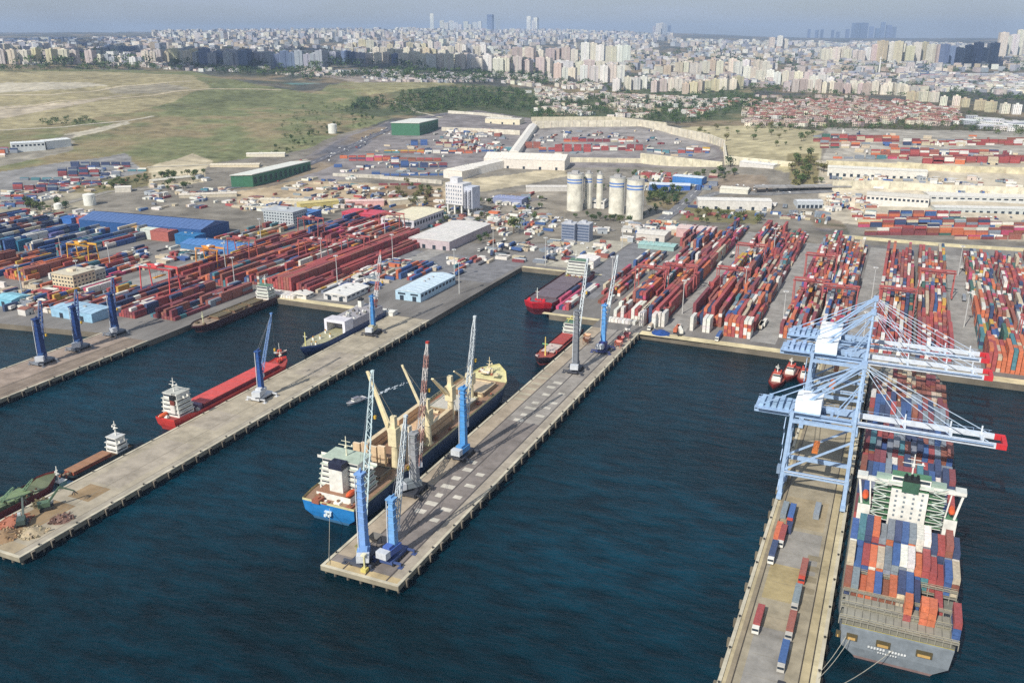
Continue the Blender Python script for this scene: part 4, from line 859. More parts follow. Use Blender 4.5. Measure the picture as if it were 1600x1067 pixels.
for sx in (-1, 1): lifeboat(t, sx * 15.5, 63, 31)
cs = t
# containers of the ship: nearest visible ones are things of their own
SHIPC = []; XS = [18.6 - 17.6 + k * 2.515 for k in range(15)]
def srun(bay, y, z0, tiers_f, pal, Ln=12.19, visible=True, rowsel=None, seed=0):
    rnd = random.Random(bay * 17 + seed); prev = None
    for r in range(15):
        if rowsel and r not in rowsel: continue
        n = tiers_f(r)
        for k in range(n):
            if prev is None or rnd.random() > .45: prev = rnd.choices(list(pal), list(pal.values()))[0]
            SHIPC.append([XS[r], y, z0 + k * 2.6, Ln, prev, bay, r, k, n])
SPAL = dict(orange=3, red=2.5, rust=1.8, blue=4, navy=2.2, grey=4, white=2.6, beige=2.4, brown=1, teal=.5)
FPAL = dict(maroon=3, navy=4, grey=4, blue=3, red=2, brown=1.5, white=1, teal=.8, rust=1.5)
srun(1, 300.2, 15.5, lambda r: (2, 2, 1, 2, 2, 1, 2, 3, 3, 2, 0, 0, 1, 0, 0)[r], SPAL)
srun(2, 313.3, 16, lambda r: (3, 2, 3, 3, 3, 3, 4, 4, 4, 3, 4, 3, 2, 3, 3)[r], SPAL)
srun(3, 326.4, 16, lambda r: (4, 5, 5, 5, 4, 5, 5, 5, 5, 5, 5, 4, 4, 5, 4)[r], SPAL, seed=5)
srun(0, 289.4, 15.5, lambda r: 3, dict(orange=5, red=3), Ln=6.06, rowsel=(8, 10, 11))
srun(0, 288.5, 14.5, lambda r: 3, dict(blue=2, red=2, navy=1), rowsel=(14,), seed=3)
bay = 4
for q in range(14):
    y = 356 + q * 13.6 + (q // 2) * 1.2
    if y > 552: break
    wrow = None if y < 520 else range(2, 14) if y < 538 else range(4, 12)
    h0 = (3, 3, 4, 3, 4, 4, 3, 4, 3, 2, 2, 1, 1, 1)[q]
    srun(bay + q, y, 14.5, lambda r, h0=h0, q=q: max(1, h0 + (1 if (r * 7 + q * 5) % 9 < 3 else 0) - (1 if (r + q) % 7 == 0 else 0)), FPAL if q < 10 else dict(beige=3, rust=3, brown=3, maroon=2), rowsel=wrow, seed=q)
bh = {(c[5], c[6]): c[8] for c in SHIPC}; zt = {}
for c in SHIPC: zt[(c[5], c[6])] = max(zt.get((c[5], c[6]), 0), c[2] + 2.6)
def vis(c):
    if c[7] == c[8] - 1: return True
    if c[6] in (0, 14) and c[5] < 4: return c[6] == 0 or True
    f = zt.get((c[5] - 1, c[6]), 0)
    if c[5] in (0,): return True
    if c[5] == 4: return False
    return c[2] + 2.6 > f + .5
cand = sorted([c for c in SHIPC if vis(c)], key=lambda c: c[1] - c[2] * .6)
NEAR = set(id(c) for c in cand[:272]); cn = {}
BAYN = {0: 'loose group at the stern', 1: 'first full bay from the stern', 2: 'second full bay from the stern', 3: 'bay right behind the bridge'}
def cword(n): return {'navy': 'dark blue', 'rust': 'rusty', 'beige': 'beige', 'magenta': 'pink red'}.get(n, n)
for c in SHIPC:
    if id(c) in NEAR:
        o = single_container(c[0], c[1], c[2], c[4], c[3])
        bn = BAYN.get(c[5], '%s bay ahead of the bridge' % ordw(max(0, c[5] - 4)))
        tier = 'top' if c[7] == c[8] - 1 else ordw(c[7]) + ' up'
        lab = '%s container, %s row from the pier, %s, %s' % (cword(c[4]), ordw(c[6]), tier, bn)
        tag(o, lab, 'container', 'containers stacked on the big grey ship')
    else: cbox(c[0], c[1], c[2], c[3], CC[c[4]])
# mooring ropes from the stern
def rope(p, q, sag, lab):
    m = MB(); P = [Vector(p).lerp(Vector(q), k / 8) - Vector((0, 0, sag * math.sin(math.pi * k / 8))) for k in range(9)]
    for a_, b2 in zip(P, P[1:]): m.bar(a_ - Vector(p), b2 - Vector(p), .16, s255(170, 166, 150))
    o = m.build('mooring_rope', PAINT); o.location = p; tag(o, lab, 'rope', 'mooring ropes')
rope((3, 279, 9), (-3.6, 262, 4.6), 1, 'upper pale mooring rope from the grey ship stern to the pier'); rope((4.5, 279, 9), (-3.6, 259, 4.6), 1.4, 'second pale mooring rope just beside the upper one at the grey stern')
rope((18, 279, 8), (-3.6, 250, 4.6), 2, 'lower long mooring rope running from the middle of the grey stern')
# ---- blue bulk carrier alongside the middle pier
CR = s255(226, 212, 172); BH = s255(40, 128, 196)
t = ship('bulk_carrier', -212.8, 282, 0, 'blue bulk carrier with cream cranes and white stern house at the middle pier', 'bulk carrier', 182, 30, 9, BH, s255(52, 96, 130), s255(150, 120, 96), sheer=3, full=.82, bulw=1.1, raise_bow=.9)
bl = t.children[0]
me_ = bl.data; att = me_.attributes['Col']
for p in me_.polygons:      # sides are a darker blue than the stern, a cream bulwark above
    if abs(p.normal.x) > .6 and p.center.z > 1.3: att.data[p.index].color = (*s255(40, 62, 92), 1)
    if p.center.z > 9.3 : att.data[p.index].color = (*s255(206, 200, 150), 1)
m = MB()
for x, z, a_, h in ((-1.6, 3.2, .5, 1.2), (-.6, 3.8, .4, 1.6), (.5, 3.4, .5, 1.0), (1.3, 4.2, .4, 1.2), (0, 5.6, 1.8, .5)): m.box(x - a_, x + a_, -.62 + .04, .4, z, z + h, s255(214, 226, 230))
m.build('stern_mark', PAINT, t)
house(t, -1, 12, 24, 23, 9, 5, wing=15, deckc=s255(176, 190, 172)); mast(t, -1, 18, 24.5, 10, c=s255(226, 222, 196), spread=4)
m = MB(); m.box(-9, 9, 4.5, 11.8, 9, 12, WHT, s255(150, 110, 84)); m.build('poop_house', PAINT, t); funnel(t, 0, 9.6, 12, 14, 7, 5, WHT, s255(36, 40, 62)); lifeboat(t, 8, 6.6, 12.2); deck_clutter(t, 7, -12, 12, .8, 4, 9, (RUST, s255(140, 110, 80), WHT))
def ship_crane(t, x, y, z0, h, jib, c=CR, double=True):
    o = MB(); o.cyl(x, y, z0, z0 + h * .45, 1.9, c, 12, 1.6); o.box(x - 2.2, x + 2.2, y - 2.2, y + 2.2, z0 + h * .45, z0 + h * .78, c); o.box(x - 1.2, x + 1.2, y - 1.2, y + 1.2, z0 + h * .78, z0 + h, c); o.build('crane_post', PAINT, t)
    m = MB()
    for q in ((-1.1, 1.1) if double else (0,)): m.bar((x + q, y, z0 + h * .5), (jib[0] + q * .3, jib[1], jib[2]), 1.15, c, .8)
    if double:
        for k in range(1, 7): u = k / 7; P_ = Vector((x, y, z0 + h * .5)).lerp(Vector(jib), u); wd = 1.1 * (1 - u) + .33 * u; m.bar((P_.x - wd, P_.y, P_.z), (P_.x + wd, P_.y, P_.z), .3, c)
    m.bar((x, y, z0 + h), (jib[0], jib[1], jib[2]), .15, s255(120, 116, 104)); m.build('crane_jib', PAINT, t)
def rel(t, px, py, z): x, y = W(px, py, z); return (x - t.location.x, y - t.location.y, z)
ship_crane(t, 9, 43, 9, 27, rel(t, 574, 580, 52)); ship_crane(t, 11, 71.5, 9, 25, rel(t, 628, 570, 46), double=False); ship_crane(t, 7, 104, 9, 25, (3, 92, 36)); ship_crane(t, 4, 134, 9, 20, (1, 120, 30), double=False)
m = MB(); m.box(10.5, 13, 50, 52.6, 9, 28, s255(222, 210, 186)); m.build('vent_column', PAINT, t); m = MB(); m.box(6.6, 8.8, 52, 54.4, 9, 27, s255(214, 200, 172)); m.build('vent_column', PAINT, t)
for k in range(4): m = MB(); m.box(-12 + k * 4.6, -8.2 + k * 4.6, 39, 40.4, 9, 20 + (k % 2), s255(214, 186, 150), s255(226, 206, 176)); m.box(-12.1 + k * 4.6, -8.1 + k * 4.6, 38.9, 39, 14.6, 14.9, s255(130, 96, 70)); m.build('folded_hatch_panel', PAINT, t)
for k, (y0, y1, cv, op) in enumerate([(27, 38, s255(120, 112, 92), s255(70, 62, 56)), (46, 66, s255(206, 176, 140), s255(150, 118, 92)), (76, 100, s255(214, 180, 144), None), (110, 130, s255(180, 178, 160), s255(196, 190, 176)), (138, 156, s255(206, 186, 150), s255(200, 180, 150))]):
    hatch(t, -10, 10, y0, y1, 9, 2.2, cv, 4, s255(150, 128, 100), op)
for sx in (-1, 1):
    for y0, y1 in ((46, 69), (75, 100)):
        m = MB(); m.box(sx * 9 - 1.2, sx * 9 + 1.2, y0, y1, 11.6, 17.5, s255(206, 172, 132), s255(216, 196, 160)); m.box(sx * 9 - 1.3, sx * 9 + 1.3, y0, y1, 14.2, 14.5, s255(120, 84, 60)); m.build('folded_hatch_panel', PAINT, t)
deck_clutter(t, 48, -13, 13, 28, 162, 9, (RUST, CR, s255(120, 84, 64), s255(90, 84, 70))); deck_clutter(t, 9, -6, 6, 164, 174, 12.2, (CR, RUST, WHT)); mast(t, 0, 168, 12, 10, c=CR, spread=2)
bulwark_rail(t, [(-14.8, 24), (-14.9, 145)], 10.1, s255(210, 204, 160))
rope((-214, 285, 8), (-190, 249.5, 4.6), 1, 'mooring rope from the blue stern to the middle pier tip')
# ---- red ship at the long left pier
RH = s255(196, 62, 56)
t = ship('cargo_ship', -350.5, 327, 0, 'red hulled cargo ship with one long red hatch at the left pier', 'cargo ship', 106, 14.5, 5, RH, s255(150, 50, 46), s255(150, 66, 60), sheer=2.2, full=.86, raise_bow=.9, raise_stern=1.6)
zt_ = house(t, 0, 5, 16, 11.5, 6.6, 4, wing=7, deckc=s255(186, 186, 176)); mast(t, 0, 9, 19, 9, spread=3); funnel(t, 2.6, 5.5, 9, 10, 3, 3.4, s255(216, 212, 204), band=s255(120, 60, 50)); lifeboat(t, -3, 2.6, 6.8); deck_clutter(t, 5, -5, 5, .8, 4, 6.6, (WHT, s255(180, 170, 150)), 1.1); deck_clutter(t, 6, -5, 5, 16.8, 20, 5, (WHT, s255(190, 186, 170)), 1.3)
hatch(t, -5.6, 5.6, 24, 92, 5, 2.6, s255(206, 84, 78), 9, s255(120, 50, 60)); m = MB(); m.box(-5, 5, 20.5, 23.4, 5, 8.2, s255(120, 96, 120)); m.build('hatch_crane', PAINT, t); deck_clutter(t, 5, -3, 3, 95, 101, 7.2, (RH, s255(220, 120, 80)), 1.1); mast(t, 0, 100, 7.4, 6, c=s255(216, 206, 190), spread=1)
# ---- blue hulled ro-ro ferry with deck gate
t = ship('ferry', -352, 546, math.pi, 'navy hulled ferry with white arched gate and beige foredeck', 'ferry', 96, 17.5, 6.5, s255(40, 66, 112), s255(40, 50, 66), s255(168, 164, 132), sheer=.8, full=.72, bulw=1.2)
m = MB(); c = s255(226, 224, 232)
m.box(-8.6, -6.6, 46, 56, 6.5, 13.5, c); m.box(6.6, 8.6, 46, 56, 6.5, 13.5, c); m.box(-8.6, 8.6, 46, 56, 13.5, 15.4, c, s255(214, 210, 214)); m.build('deck_gate', PAINT, t)
m = MB(); m.box(-8.6, 8.6, 6, 46, 6.5, 13.4, s255(170, 168, 178), s255(160, 156, 158)); m.build('superstructure', PAINT, t); deck_clutter(t, 12, -7, 7, 8, 44, 13.4, (WHT, s255(140, 140, 146), s255(120, 116, 110)), 1.5); funnel(t, -5, 14, 13.4, 6, 3, 4, WHT); funnel(t, 5, 14, 13.4, 6, 3, 4, WHT)
m = MB(); m.bar((0, 90, 7.4), (0, 90, 17), .7, s255(228, 222, 150), .4); m.bar((-1.6, 90, 14), (1.6, 90, 14), .3, WHT); m.build('mast', PAINT, t)
for x, y in ((-4, 84), (-1, 85), (4, 76), (1, 72), (-3, 66), (5, 60)): m = MB(); m.box(x - .6, x + .6, y - .6, y + .6, 6.5, 8.4, WHT); m.cyl(x, y, 8.4, 9.3, .5, s255(200, 150, 60), 8); m.build('ventilator', PAINT, t)
# ---- coaster, small blue workboat and green scrap ship at the lower left
t = ship('coaster', -351.5, 302, math.pi, 'small brown decked coaster with white wheelhouse at the left pier', 'coaster', 42, 8.5, 2.4, s255(70, 84, 86), s255(110, 66, 54), s255(140, 112, 84), sheer=1.2, full=.8)
house(t, 0, 4, 11, 7.6, 3, 2, wing=4.4, deckc=s255(200, 200, 196)); mast(t, 0, 7, 11, 8, spread=2); hatch(t, -3, 3, 14, 37, 3, 1.6, s255(160, 118, 88), 6, s255(150, 80, 60)); deck_clutter(t, 4, -2.5, 2.5, 38, 41, 3.2, (RUST, s255(140, 130, 110)), .9)
t = ship('workboat', -348, 262, math.pi, 'small light blue workboat with mast by the left pier', 'workboat', 15, 5, 1.6, s255(90, 140, 178), s255(60, 80, 96), s255(130, 160, 170), sheer=1, full=.6, bulw=.6)
m = MB(); m.box(-1.6, 1.6, 3, 7, 1.6, 4.2, s255(150, 190, 180)); m.box(-1.3, 1.3, 6.98, 7.06, 2.8, 3.8, GLS); m.box(-1.9, 1.9, 2.7, 7.3, 4.2, 4.4, WHT); m.build('cabin', PAINT, t); mast(t, 0, 6, 4.4, 8, spread=1.2)
t = ship('general_cargo_ship', -351, 188, 0, 'green decked cargo ship with dark red bow cut off at the left edge', 'cargo ship', 70, 12, 5, s255(112, 48, 46), s255(90, 44, 42), s255(96, 104, 78), sheer=2.6, full=.8, raise_bow=.86)
house(t, -1, 18, 26, 9, 5, 2, wing=5.5, deckc=s255(150, 176, 160)); mast(t, -2, 20, 13, 9, spread=2)
for y0 in (29, 42): hatch(t, -4, 4, y0, y0 + 11, 5, 1.6, s255(120, 138, 100), 3, s255(90, 100, 76))
for k in range(3): m = MB(); m.lattice((0, 28 + k * 12, 7), (3 + k, 36 + k * 9, 13), 1.2, s255(120, 150, 120), .25); m.build('derrick', PAINT, t)
deck_clutter(t, 22, -5, 5, 26, 58, 5, (s255(110, 130, 92), s255(150, 160, 130), s255(120, 90, 66), s255(70, 76, 60)), 1.3)
# ---- dark red bulk ship behind the leftmost pier
t = ship('dry_cargo_ship', -455.5, 460, 0, 'dark red laden ship with white stern house behind the leftmost pier', 'cargo ship', 92, 15, 5, s255(74, 42, 46), s255(60, 34, 36), s255(152, 132, 112), sheer=1.5, full=.85, raise_bow=1.01)
t.location = (-455.5, 553, 0); t.rotation_euler = (0, 0, math.pi)
house(t, 0, 4, 13, 12, 5, 3, wing=7); mast(t, 0, 8, 16, 8, spread=2)
for y0 in (18, 36, 54): hatch(t, -4.6, 4.6, y0, y0 + 15, 5, 1.5, s255(120, 108, 78), 4, s255(110, 84, 66), s255(104, 92, 66))
deck_clutter(t, 14, -6, 6, 16, 84, 5, (s255(110, 96, 70), s255(150, 120, 96), s255(90, 80, 60)), 1.4); mast(t, 0, 80, 5, 9, c=s255(206, 206, 170), spread=1)
# ---- red bowed ship in the inner basin
t = ship('bulk_carrier', -247, 716, math.pi, 'dark maroon bulk carrier with bright red bow in the inner basin', 'bulk carrier', 116, 25, 7.5, s255(110, 34, 44), s255(90, 30, 40), s255(104, 92, 96), sheer=2.8, full=.84, raise_bow=.9, bulw=1.2)
me_ = t.children[0].data; att = me_.attributes['Col']
for p in me_.polygons:
    if p.center.y > 103 and p.center.z > 5: att.data[p.index].color = (*s255(206, 36, 50), 1)
for y0 in (26, 48, 70): hatch(t, -9.5, 9.5, y0, y0 + 20, 7.5, 1.2, s255(112, 100, 106), 4, s255(92, 78, 84))
house(t, 0, 6, 17, 19, 7.5, 4, wing=12.5); mast(t, 3, 10, 20, 9, spread=3); deck_clutter(t, 8, -8, 8, 17.5, 25, 7.5, (s255(190, 180, 90), s255(130, 120, 90), RUST), 1.6); deck_clutter(t, 9, -7, 7, 104, 111, 10.3, (s255(206, 44, 56),), 1.3)
m = MB(); m.bar((0, 106, 10.3), (0, 106, 20), .8, s255(206, 216, 206), .4); m.bar((-1.5, 106, 17), (1.5, 106, 17), .3, WHT); m.build('mast', PAINT, t)
# ---- orange decked coaster at the middle pier
t = ship('coaster', -201.2, 572, math.pi, 'rust red decked coaster with white bridge and yellow mast beside the middle pier', 'coaster', 72, 13, 4, s255(60, 44, 50), s255(100, 44, 42), s255(156, 78, 66), sheer=1.6, full=.82)
zt_ = house(t, 0, 4, 13, 11, 4, 2, wing=6); m = MB()
for sx in (-1, 1): m.bar((sx * 3.6, 9, 11.5), (0, 9, 17), .5, s255(206, 196, 110))
m.box(-4, 4, 8.6, 9.4, 14, 14.6, s255(206, 196, 110)); m.build('goalpost_mast', PAINT, t); hatch(t, -4.4, 4.4, 16, 38, 4, 1.4, s255(166, 70, 62), 4, s255(120, 60, 54)); hatch(t, -4.4, 4.4, 40, 56, 4, 1.2, s255(196, 180, 170), 3, s255(120, 60, 54))
deck_clutter(t, 8, -5, 5, 38, 66, 4, (s255(196, 186, 176), RUST, s255(150, 70, 60)), 1.2)
m = MB(); m.bar((0, 60, 4), (0, 60, 17), .9, s255(222, 196, 110), .5); m.bar((-2, 60, 12), (2, 60, 12), .6, s255(130, 190, 130)); m.build('mast', PAINT, t)
# ---- tugs, launch, small boats
def tug(x, y, rz, label, hc=s255(150, 52, 46), k=1.0):
    t = ship('tugboat', x, y, rz, label, 'tugboat', 26 * k, 9 * k, 2.2, hc, s255(40, 34, 36), s255(150, 84, 70), sheer=1.6, full=.55, raise_bow=.6, bulw=.9)
    t['group'] = 'tugboats moored beside the gantry crane pier'
    m = MB(); m.box(-2.6, 2.6, 9, 17, 2.2, 5, WHT); m.box(-1.9, 1.9, 11, 15.5, 5, 7.6, WHT); m.box(-1.95, 1.95, 10.94, 15.56, 6, 7, GLS); m.box(-2.2, 2.2, 10.7, 15.8, 7.6, 7.9, s255(200, 90, 70)); m.build('wheelhouse', PAINT, t)
    for sx in (-1, 1): m = MB(); m.cyl(sx * 1.8, 9, 5, 8.2, .55, s255(190, 66, 50), 8); m.build('funnel', PAINT, t)
    mast(t, 0, 12.5, 7.9, 5, spread=1.2); deck_clutter(t, 3, -2, 2, 2, 7, 2.2, (s255(90, 80, 76), WHT), .8)
tug(-55, 545, math.pi, 'red and white tugboat with its bow farthest out from the pier'); tug(-48, 561, math.pi * .98, 'red tugboat moored between the outer tug and the pier'); tug(-40, 558, math.pi * 1.01, 'red tugboat tucked against the gantry crane pier')
bx, by = W(553, 630, 0)
t = ship('launch', bx, by, math.pi - .25, 'small white launch leaving a wake between the two long piers', 'motor boat', 14, 4.2, 1.3, s255(206, 208, 210), s255(120, 126, 134), s255(150, 150, 156), sheer=.6, full=.5, bulw=.5)
t.location = (bx + 2, by + 8, 0)
m = MB(); m.box(-1.3, 1.3, 4, 9, 1.3, 3.2, WHT, s255(120, 120, 130)); m.box(-1.35, 1.35, 8.9, 9.05, 2.2, 2.9, GLS); m.build('cabin', PAINT, t)
FOAM = mat('foam', src='rgb', col=(.5, .56, .6), rough=.8, nscale=1.5, namt=.5)
m = MB()
for k in range(46):
    d = 1 + k * .85; ang = -.25; wd = .8 + d * .05; off = random.uniform(-wd, wd); sz = random.uniform(.5, 1.5) * (1 - d / 60)
    x = bx + 2 + math.sin(.25) * 0 + d * math.sin(.3) + off; y = by + 8 + d * math.cos(.3); a_ = random.random() * 3
    m.add([(x + sz * math.cos(a_ + q * math.pi / 3) * .7, y + sz * 1.6 * math.sin(a_ + q * math.pi / 3), .02 + k * .002) for q in range(6)], [(0, 1, 2, 3, 4, 5)], (.5, .5, .5))
o = m.build('wake', FOAM); struct(o, 'white foam wake trailing behind the small launch', 'wake', 'stuff')
x, y = W(440, 552, 0); t = ship('fishing_boat', x - 3, y - 4, -.6, 'tiny red and white boat between the red ship and the ferry', 'boat', 9, 3, 1, s255(206, 206, 200), s255(190, 80, 60), s255(160, 150, 140), sheer=.6, full=.5, bulw=.4)
m = MB(); m.box(-.9, .9, 2.5, 5, 1, 2.8, s255(200, 90, 70)); m.bar((0, 3.6, 2.8), (0, 3.6, 7.5), .3, WHT); m.build('cabin', PAINT, t)
# ================================================================== PIER CARGO, TRUCKS
def truck(x, y, rz, cname=None, label=None, group=None, z=4.02, cabc=WHT):
    t = thing('truck', (x, y, z), rz); m = MB()
    m.box(-1.1, 1.1, -6.3, 4.9, .85, 1.2, s255(60, 60, 64))
    for yy in (-5.6, -4.4, -3.2, 3.2, 6.6):
        for sx in (-1, 1): m.box(sx * 1.0 - .22, sx * 1.0 + .22, yy - .5, yy + .5, 0, 1, s255(28, 28, 30))
    m.build('trailer', STEEL, t); m = MB(); m.box(-1.2, 1.2, 6.3, 8.3, .7, 3.1, cabc); m.box(-1.1, 1.1, 8.3, 8.36, 1.9, 2.8, GLS); m.box(-.6, .6, 5.3, 6.3, .7, 1.3, s255(70, 70, 74)); m.build('cab', PAINT, t)
    if label: tag(t, label, 'truck', group)
    if cname: return t, single_container(x, y, z + 1.22, cname, 12.19, 'container load', 'container', rz)
    return t
PC = [(-28.5, 366, 'grey', 0), (-25.2, 363, 'blue', 1), (-24.8, 354, 'navy', 1), (-28.6, 347, 'orange', 1), (-26.4, 343, 'red', 1), (-28.2, 329, 'navy', 1), (-15.2, 371, 'grey', 0), (-15.3, 320, 'rust', 1), (-15.6, 301, 'grey', 1), (-26.6, 282, 'red', 1), (-15.4, 283, 'rust', 1), (-15.6, 265, 'blue', 1)]
PL = ['grey container left of the blue one just under the gantry crane', 'blue container beside the grey one near the crane legs', 'dark blue container behind the orange one on the crane pier', 'orange container standing left of the dark blue one on the crane pier', 'red container touching the orange one on the crane pier', 'dark blue container alone at the left edge of the crane pier', 'grey container standing at the right below the gantry portal', 'rust red container on the right lane beside the brown paving marks',
      'grey blue container in the right lane beside the ochre paving', 'bright red container alone in the left lane of the crane pier', 'rusty container in the right lane opposite the bright red one', 'blue container nearest the bottom edge on the crane pier']
for (x, y, cn_, tr), lb in zip(PC, PL):
    if tr and cn_ != 'orange' and y < 350 or y == 363:
        a_ = truck(x, y, math.pi, None, 'flatbed truck under the ' + lb, 'trucks on the gantry crane pier', cabc=random.choice((WHT, s255(200, 80, 60), s255(190, 186, 176)))); z = 5.25
    else: z = 4.03
    single_container(x, y, z, cn_, 12.19, lb, 'containers on the gantry crane pier')
tx, ty = W(1205, 1062, 4)
truck(-14.5, 246, math.pi, None, 'white cabbed flatbed truck at the bottom edge of the crane pier', 'trucks on the gantry crane pier')
def heap(x, y, r, h, c, label, cat='scrap heap', name='scrap_heap', kind=None, n=90):
    m = MB()
    for k in range(n):
        a_ = random.random() * 6.3; d = r * math.sqrt(random.random()); z = h * (1 - d / r) * random.uniform(.5, 1); s = random.uniform(.3, 1.1)
        p = Vector((d * math.cos(a_), d * math.sin(a_), max(.1, z))); q = p + Vector((random.uniform(-1, 1), random.uniform(-1, 1), random.uniform(-.4, .6))) * s * 2; m.bar(p, q, s * .6, jit(c, .35))
    m.cyl(0, 0, 0, h * .85, r * .95, c, 14, r * .12); o = m.build(name, PAINT); o.location = (x, y, 4.02); tag(o, label, cat); return o
def material_handler(x, y, rz, c, label):
    t = thing('material_handler', (x, y, 4.02), rz, label, 'excavator'); m = MB(); m.box(-1.8, 1.8, -2.6, 2.6, .4, 1.3, DARK)
    for sx in (-1, 1): m.box(sx * 2.2 - .5, sx * 2.2 + .5, -3, 3, 0, 1.2, s255(50, 50, 48))
    m.build('undercarriage', STEEL, t); m = MB(); m.box(-1.7, 1.7, -3.4, 1.6, 1.5, 3.6, c); m.box(-1.5, -.2, 1.6, 3.2, 2, 4.6, s255(200, 206, 204)); m.build('slewing_body', PAINT, t)
    m = MB(); m.bar((.8, 1, 3.2), (.8, 6.5, 9.5), .9, c, .7); m.bar((.8, 6.5, 9.5), (.8, 12, 6), .7, c, .45); m.build('arm', PAINT, t); m = MB()
    for k in range(5): a_ = k * 1.257; m.bar((.8, 12, 6), (.8 + math.cos(a_) * 1.3, 12 + math.sin(a_) * 1.3, 4.2), .3, s255(60, 56, 52))
    m.build('grapple', STEEL, t)
material_handler(-332, 236, -.6, s255(86, 110, 86), 'green grab excavator working by the scrap heaps on the left pier'); material_handler(-330, 222, .8, s255(70, 84, 78), 'dark green grab excavator between the brown scrap heaps')
heap(-329, 212, 7, 3, s255(150, 122, 90), 'tan scrap heap nearest the corner of the left pier'); heap(-335, 222, 7, 3.5, s255(160, 100, 76), 'reddish brown scrap heap at the left pier end'); heap(-320, 219, 6, 2.4, s255(176, 160, 130), 'pale heap of scrap beside the pier edge'); heap(-318, 232, 5, 2.2, s255(120, 92, 80), 'dark brown scrap heap farthest from the pier corner')
heap(-338, 238, 4, 2, s255(110, 100, 70), 'olive brown scrap heap beside the green decked ship')
heap(-143, 588, 7, 3, s255(36, 74, 140), 'heap covered in dark blue tarpaulin on the quay edge', 'tarpaulin heap', 'tarpaulin_heap', n=30)
for k, (x, y, c, lb) in enumerate([(-163, 556, s255(170, 66, 58), 'red hopper'), (-162, 547, s255(190, 110, 90), 'orange brown hopper'), (-161.5, 566, s255(160, 80, 84), 'dull red hopper'), (-186, 552, s255(200, 150, 110), 'pale orange hopper'), (-184, 545, s255(120, 80, 60), 'dark brown hopper'), (-164, 574, s255(196, 190, 180), 'white hopper'), (-181, 270, s255(90, 88, 84), 'grey hopper'), (-182, 262, s255(200, 190, 110), 'yellow hopper')]):
    t = thing('cargo_hopper', (x, y, 4.02), 0, lb + (' on the middle pier near land' if y > 500 else ' between the two light blue cranes at the pier tip'), 'hopper'); m = MB()
    for sx in (-1, 1):
        for sy in (-1, 1): m.bar((sx * 1.8, sy * 1.8, 0), (sx * 1.8, sy * 1.8, 3.2), .3, c)
    m.build('frame', STEEL, t); m = MB(); m.add([(-.6, -.6, 1.4), (.6, -.6, 1.4), (.6, .6, 1.4), (-.6, .6, 1.4), (-2.3, -2.3, 4.4), (2.3, -2.3, 4.4), (2.3, 2.3, 4.4), (-2.3, 2.3, 4.4)], [(0, 1, 5, 4), (1, 2, 6, 5), (2, 3, 7, 6), (3, 0, 4, 7), (0, 3, 2, 1)], c); m.build('funnel_bin', STEEL, t)
x, y = W(570, 893, 4)
m = MB(); m.box(-1.2, 1.2, -1.2, 1.2, 0, 1.4, s255(210, 196, 110)); m.cyl(0, 0, 1.4, 7, .35, s255(222, 216, 160), 8); m.box(-.9, .9, -.9, .9, 7, 7.8, s255(226, 222, 190)); o = m.build('beacon', PAINT); o.location = (x, y, 4.3); tag(o, 'yellow beacon post at the tip corner of the middle pier', 'beacon')
# ================================================================== BUILDINGS OF THE PORT
def shed(x0, x1, y0, y1, h, wallc, roofc, label, cat='warehouse', name='warehouse', along='y', rh=1.6, z=None, doors=0, doorc=GLS, windows=0, ribs=0, rz=0, side=True):
    """hall with pitched roof, doors and window bands; local origin at its middle"""
    cx, cy = (x0 + x1) / 2, (y0 + y1) / 2; z = tz(cx, cy) if z is None else z; z = max(z, 4.0)
    t = thing(name, (cx, cy, z), rz, label, cat); a, b2 = (x1 - x0) / 2, (y1 - y0) / 2
    m = MB(); m.box(-a, a, -b2, b2, -3, h, wallc); m.build('wall', PAINT, t)
    m = MB(); m.gable(-a, a, -b2, b2, h, rh, roofc, along); nrib = ribs or max(2, int((2 * (b2 if along == 'y' else a)) / 6))
    for k in range(1, nrib):
        u = -1 + 2 * k / nrib
        if along == 'y':
            for sx in (-1, 1): m.bar((sx * (a + .2), u * b2, h + .12), (0, u * b2, h + rh + .08), .16, jit(roofc, .12))
        else:
            for sy in (-1, 1): m.bar((u * a, sy * (b2 + .2), h + .12), (u * a, 0, h + rh + .08), .16, jit(roofc, .12))
    o = m.build('roof', PAINT, t)
    if random.random() < .7:
        m = MB()
        for k in range(3):
            u = random.uniform(-.7, .7); p = (0, u * b2) if along == 'y' else (u * a, 0); m.box(p[0] - .7, p[0] + .7, p[1] - .7, p[1] + .7, h + rh - .3, h + rh + .9, s255(170, 170, 168))
        m.build('roof_vent', PAINT, o)
    L2 = a if True else b2
    for k in range(doors):
        x = -a + (k + .5) * 2 * a / doors; m = MB(); m.box(x - min(1.8, a / doors * .7), x + min(1.8, a / doors * .7), -b2 - .08, -b2 - .01, 0, min(4, h * .7), doorc); m.build('door', PAINT, t)
    if windows:
        wl = t.children[0]
        for k in range(windows):
            x = -a + (k + .5) * 2 * a / windows; w_ = a / windows * .6; m = MB(); m.box(x - w_, x + w_, -b2 - .06, -b2, h * .62, h * .82, GLS); m.build('window', PAINT, wl)
        if side:
            n = max(2, int(2 * b2 / 6))
            for k in range(n): y = -b2 + (k + .5) * 2 * b2 / n; m = MB(); m.box(a, a + .06, y - b2 / n * .6, y + b2 / n * .6, h * .5, h * .78, GLS); m.build('window', PAINT, wl)
    return t
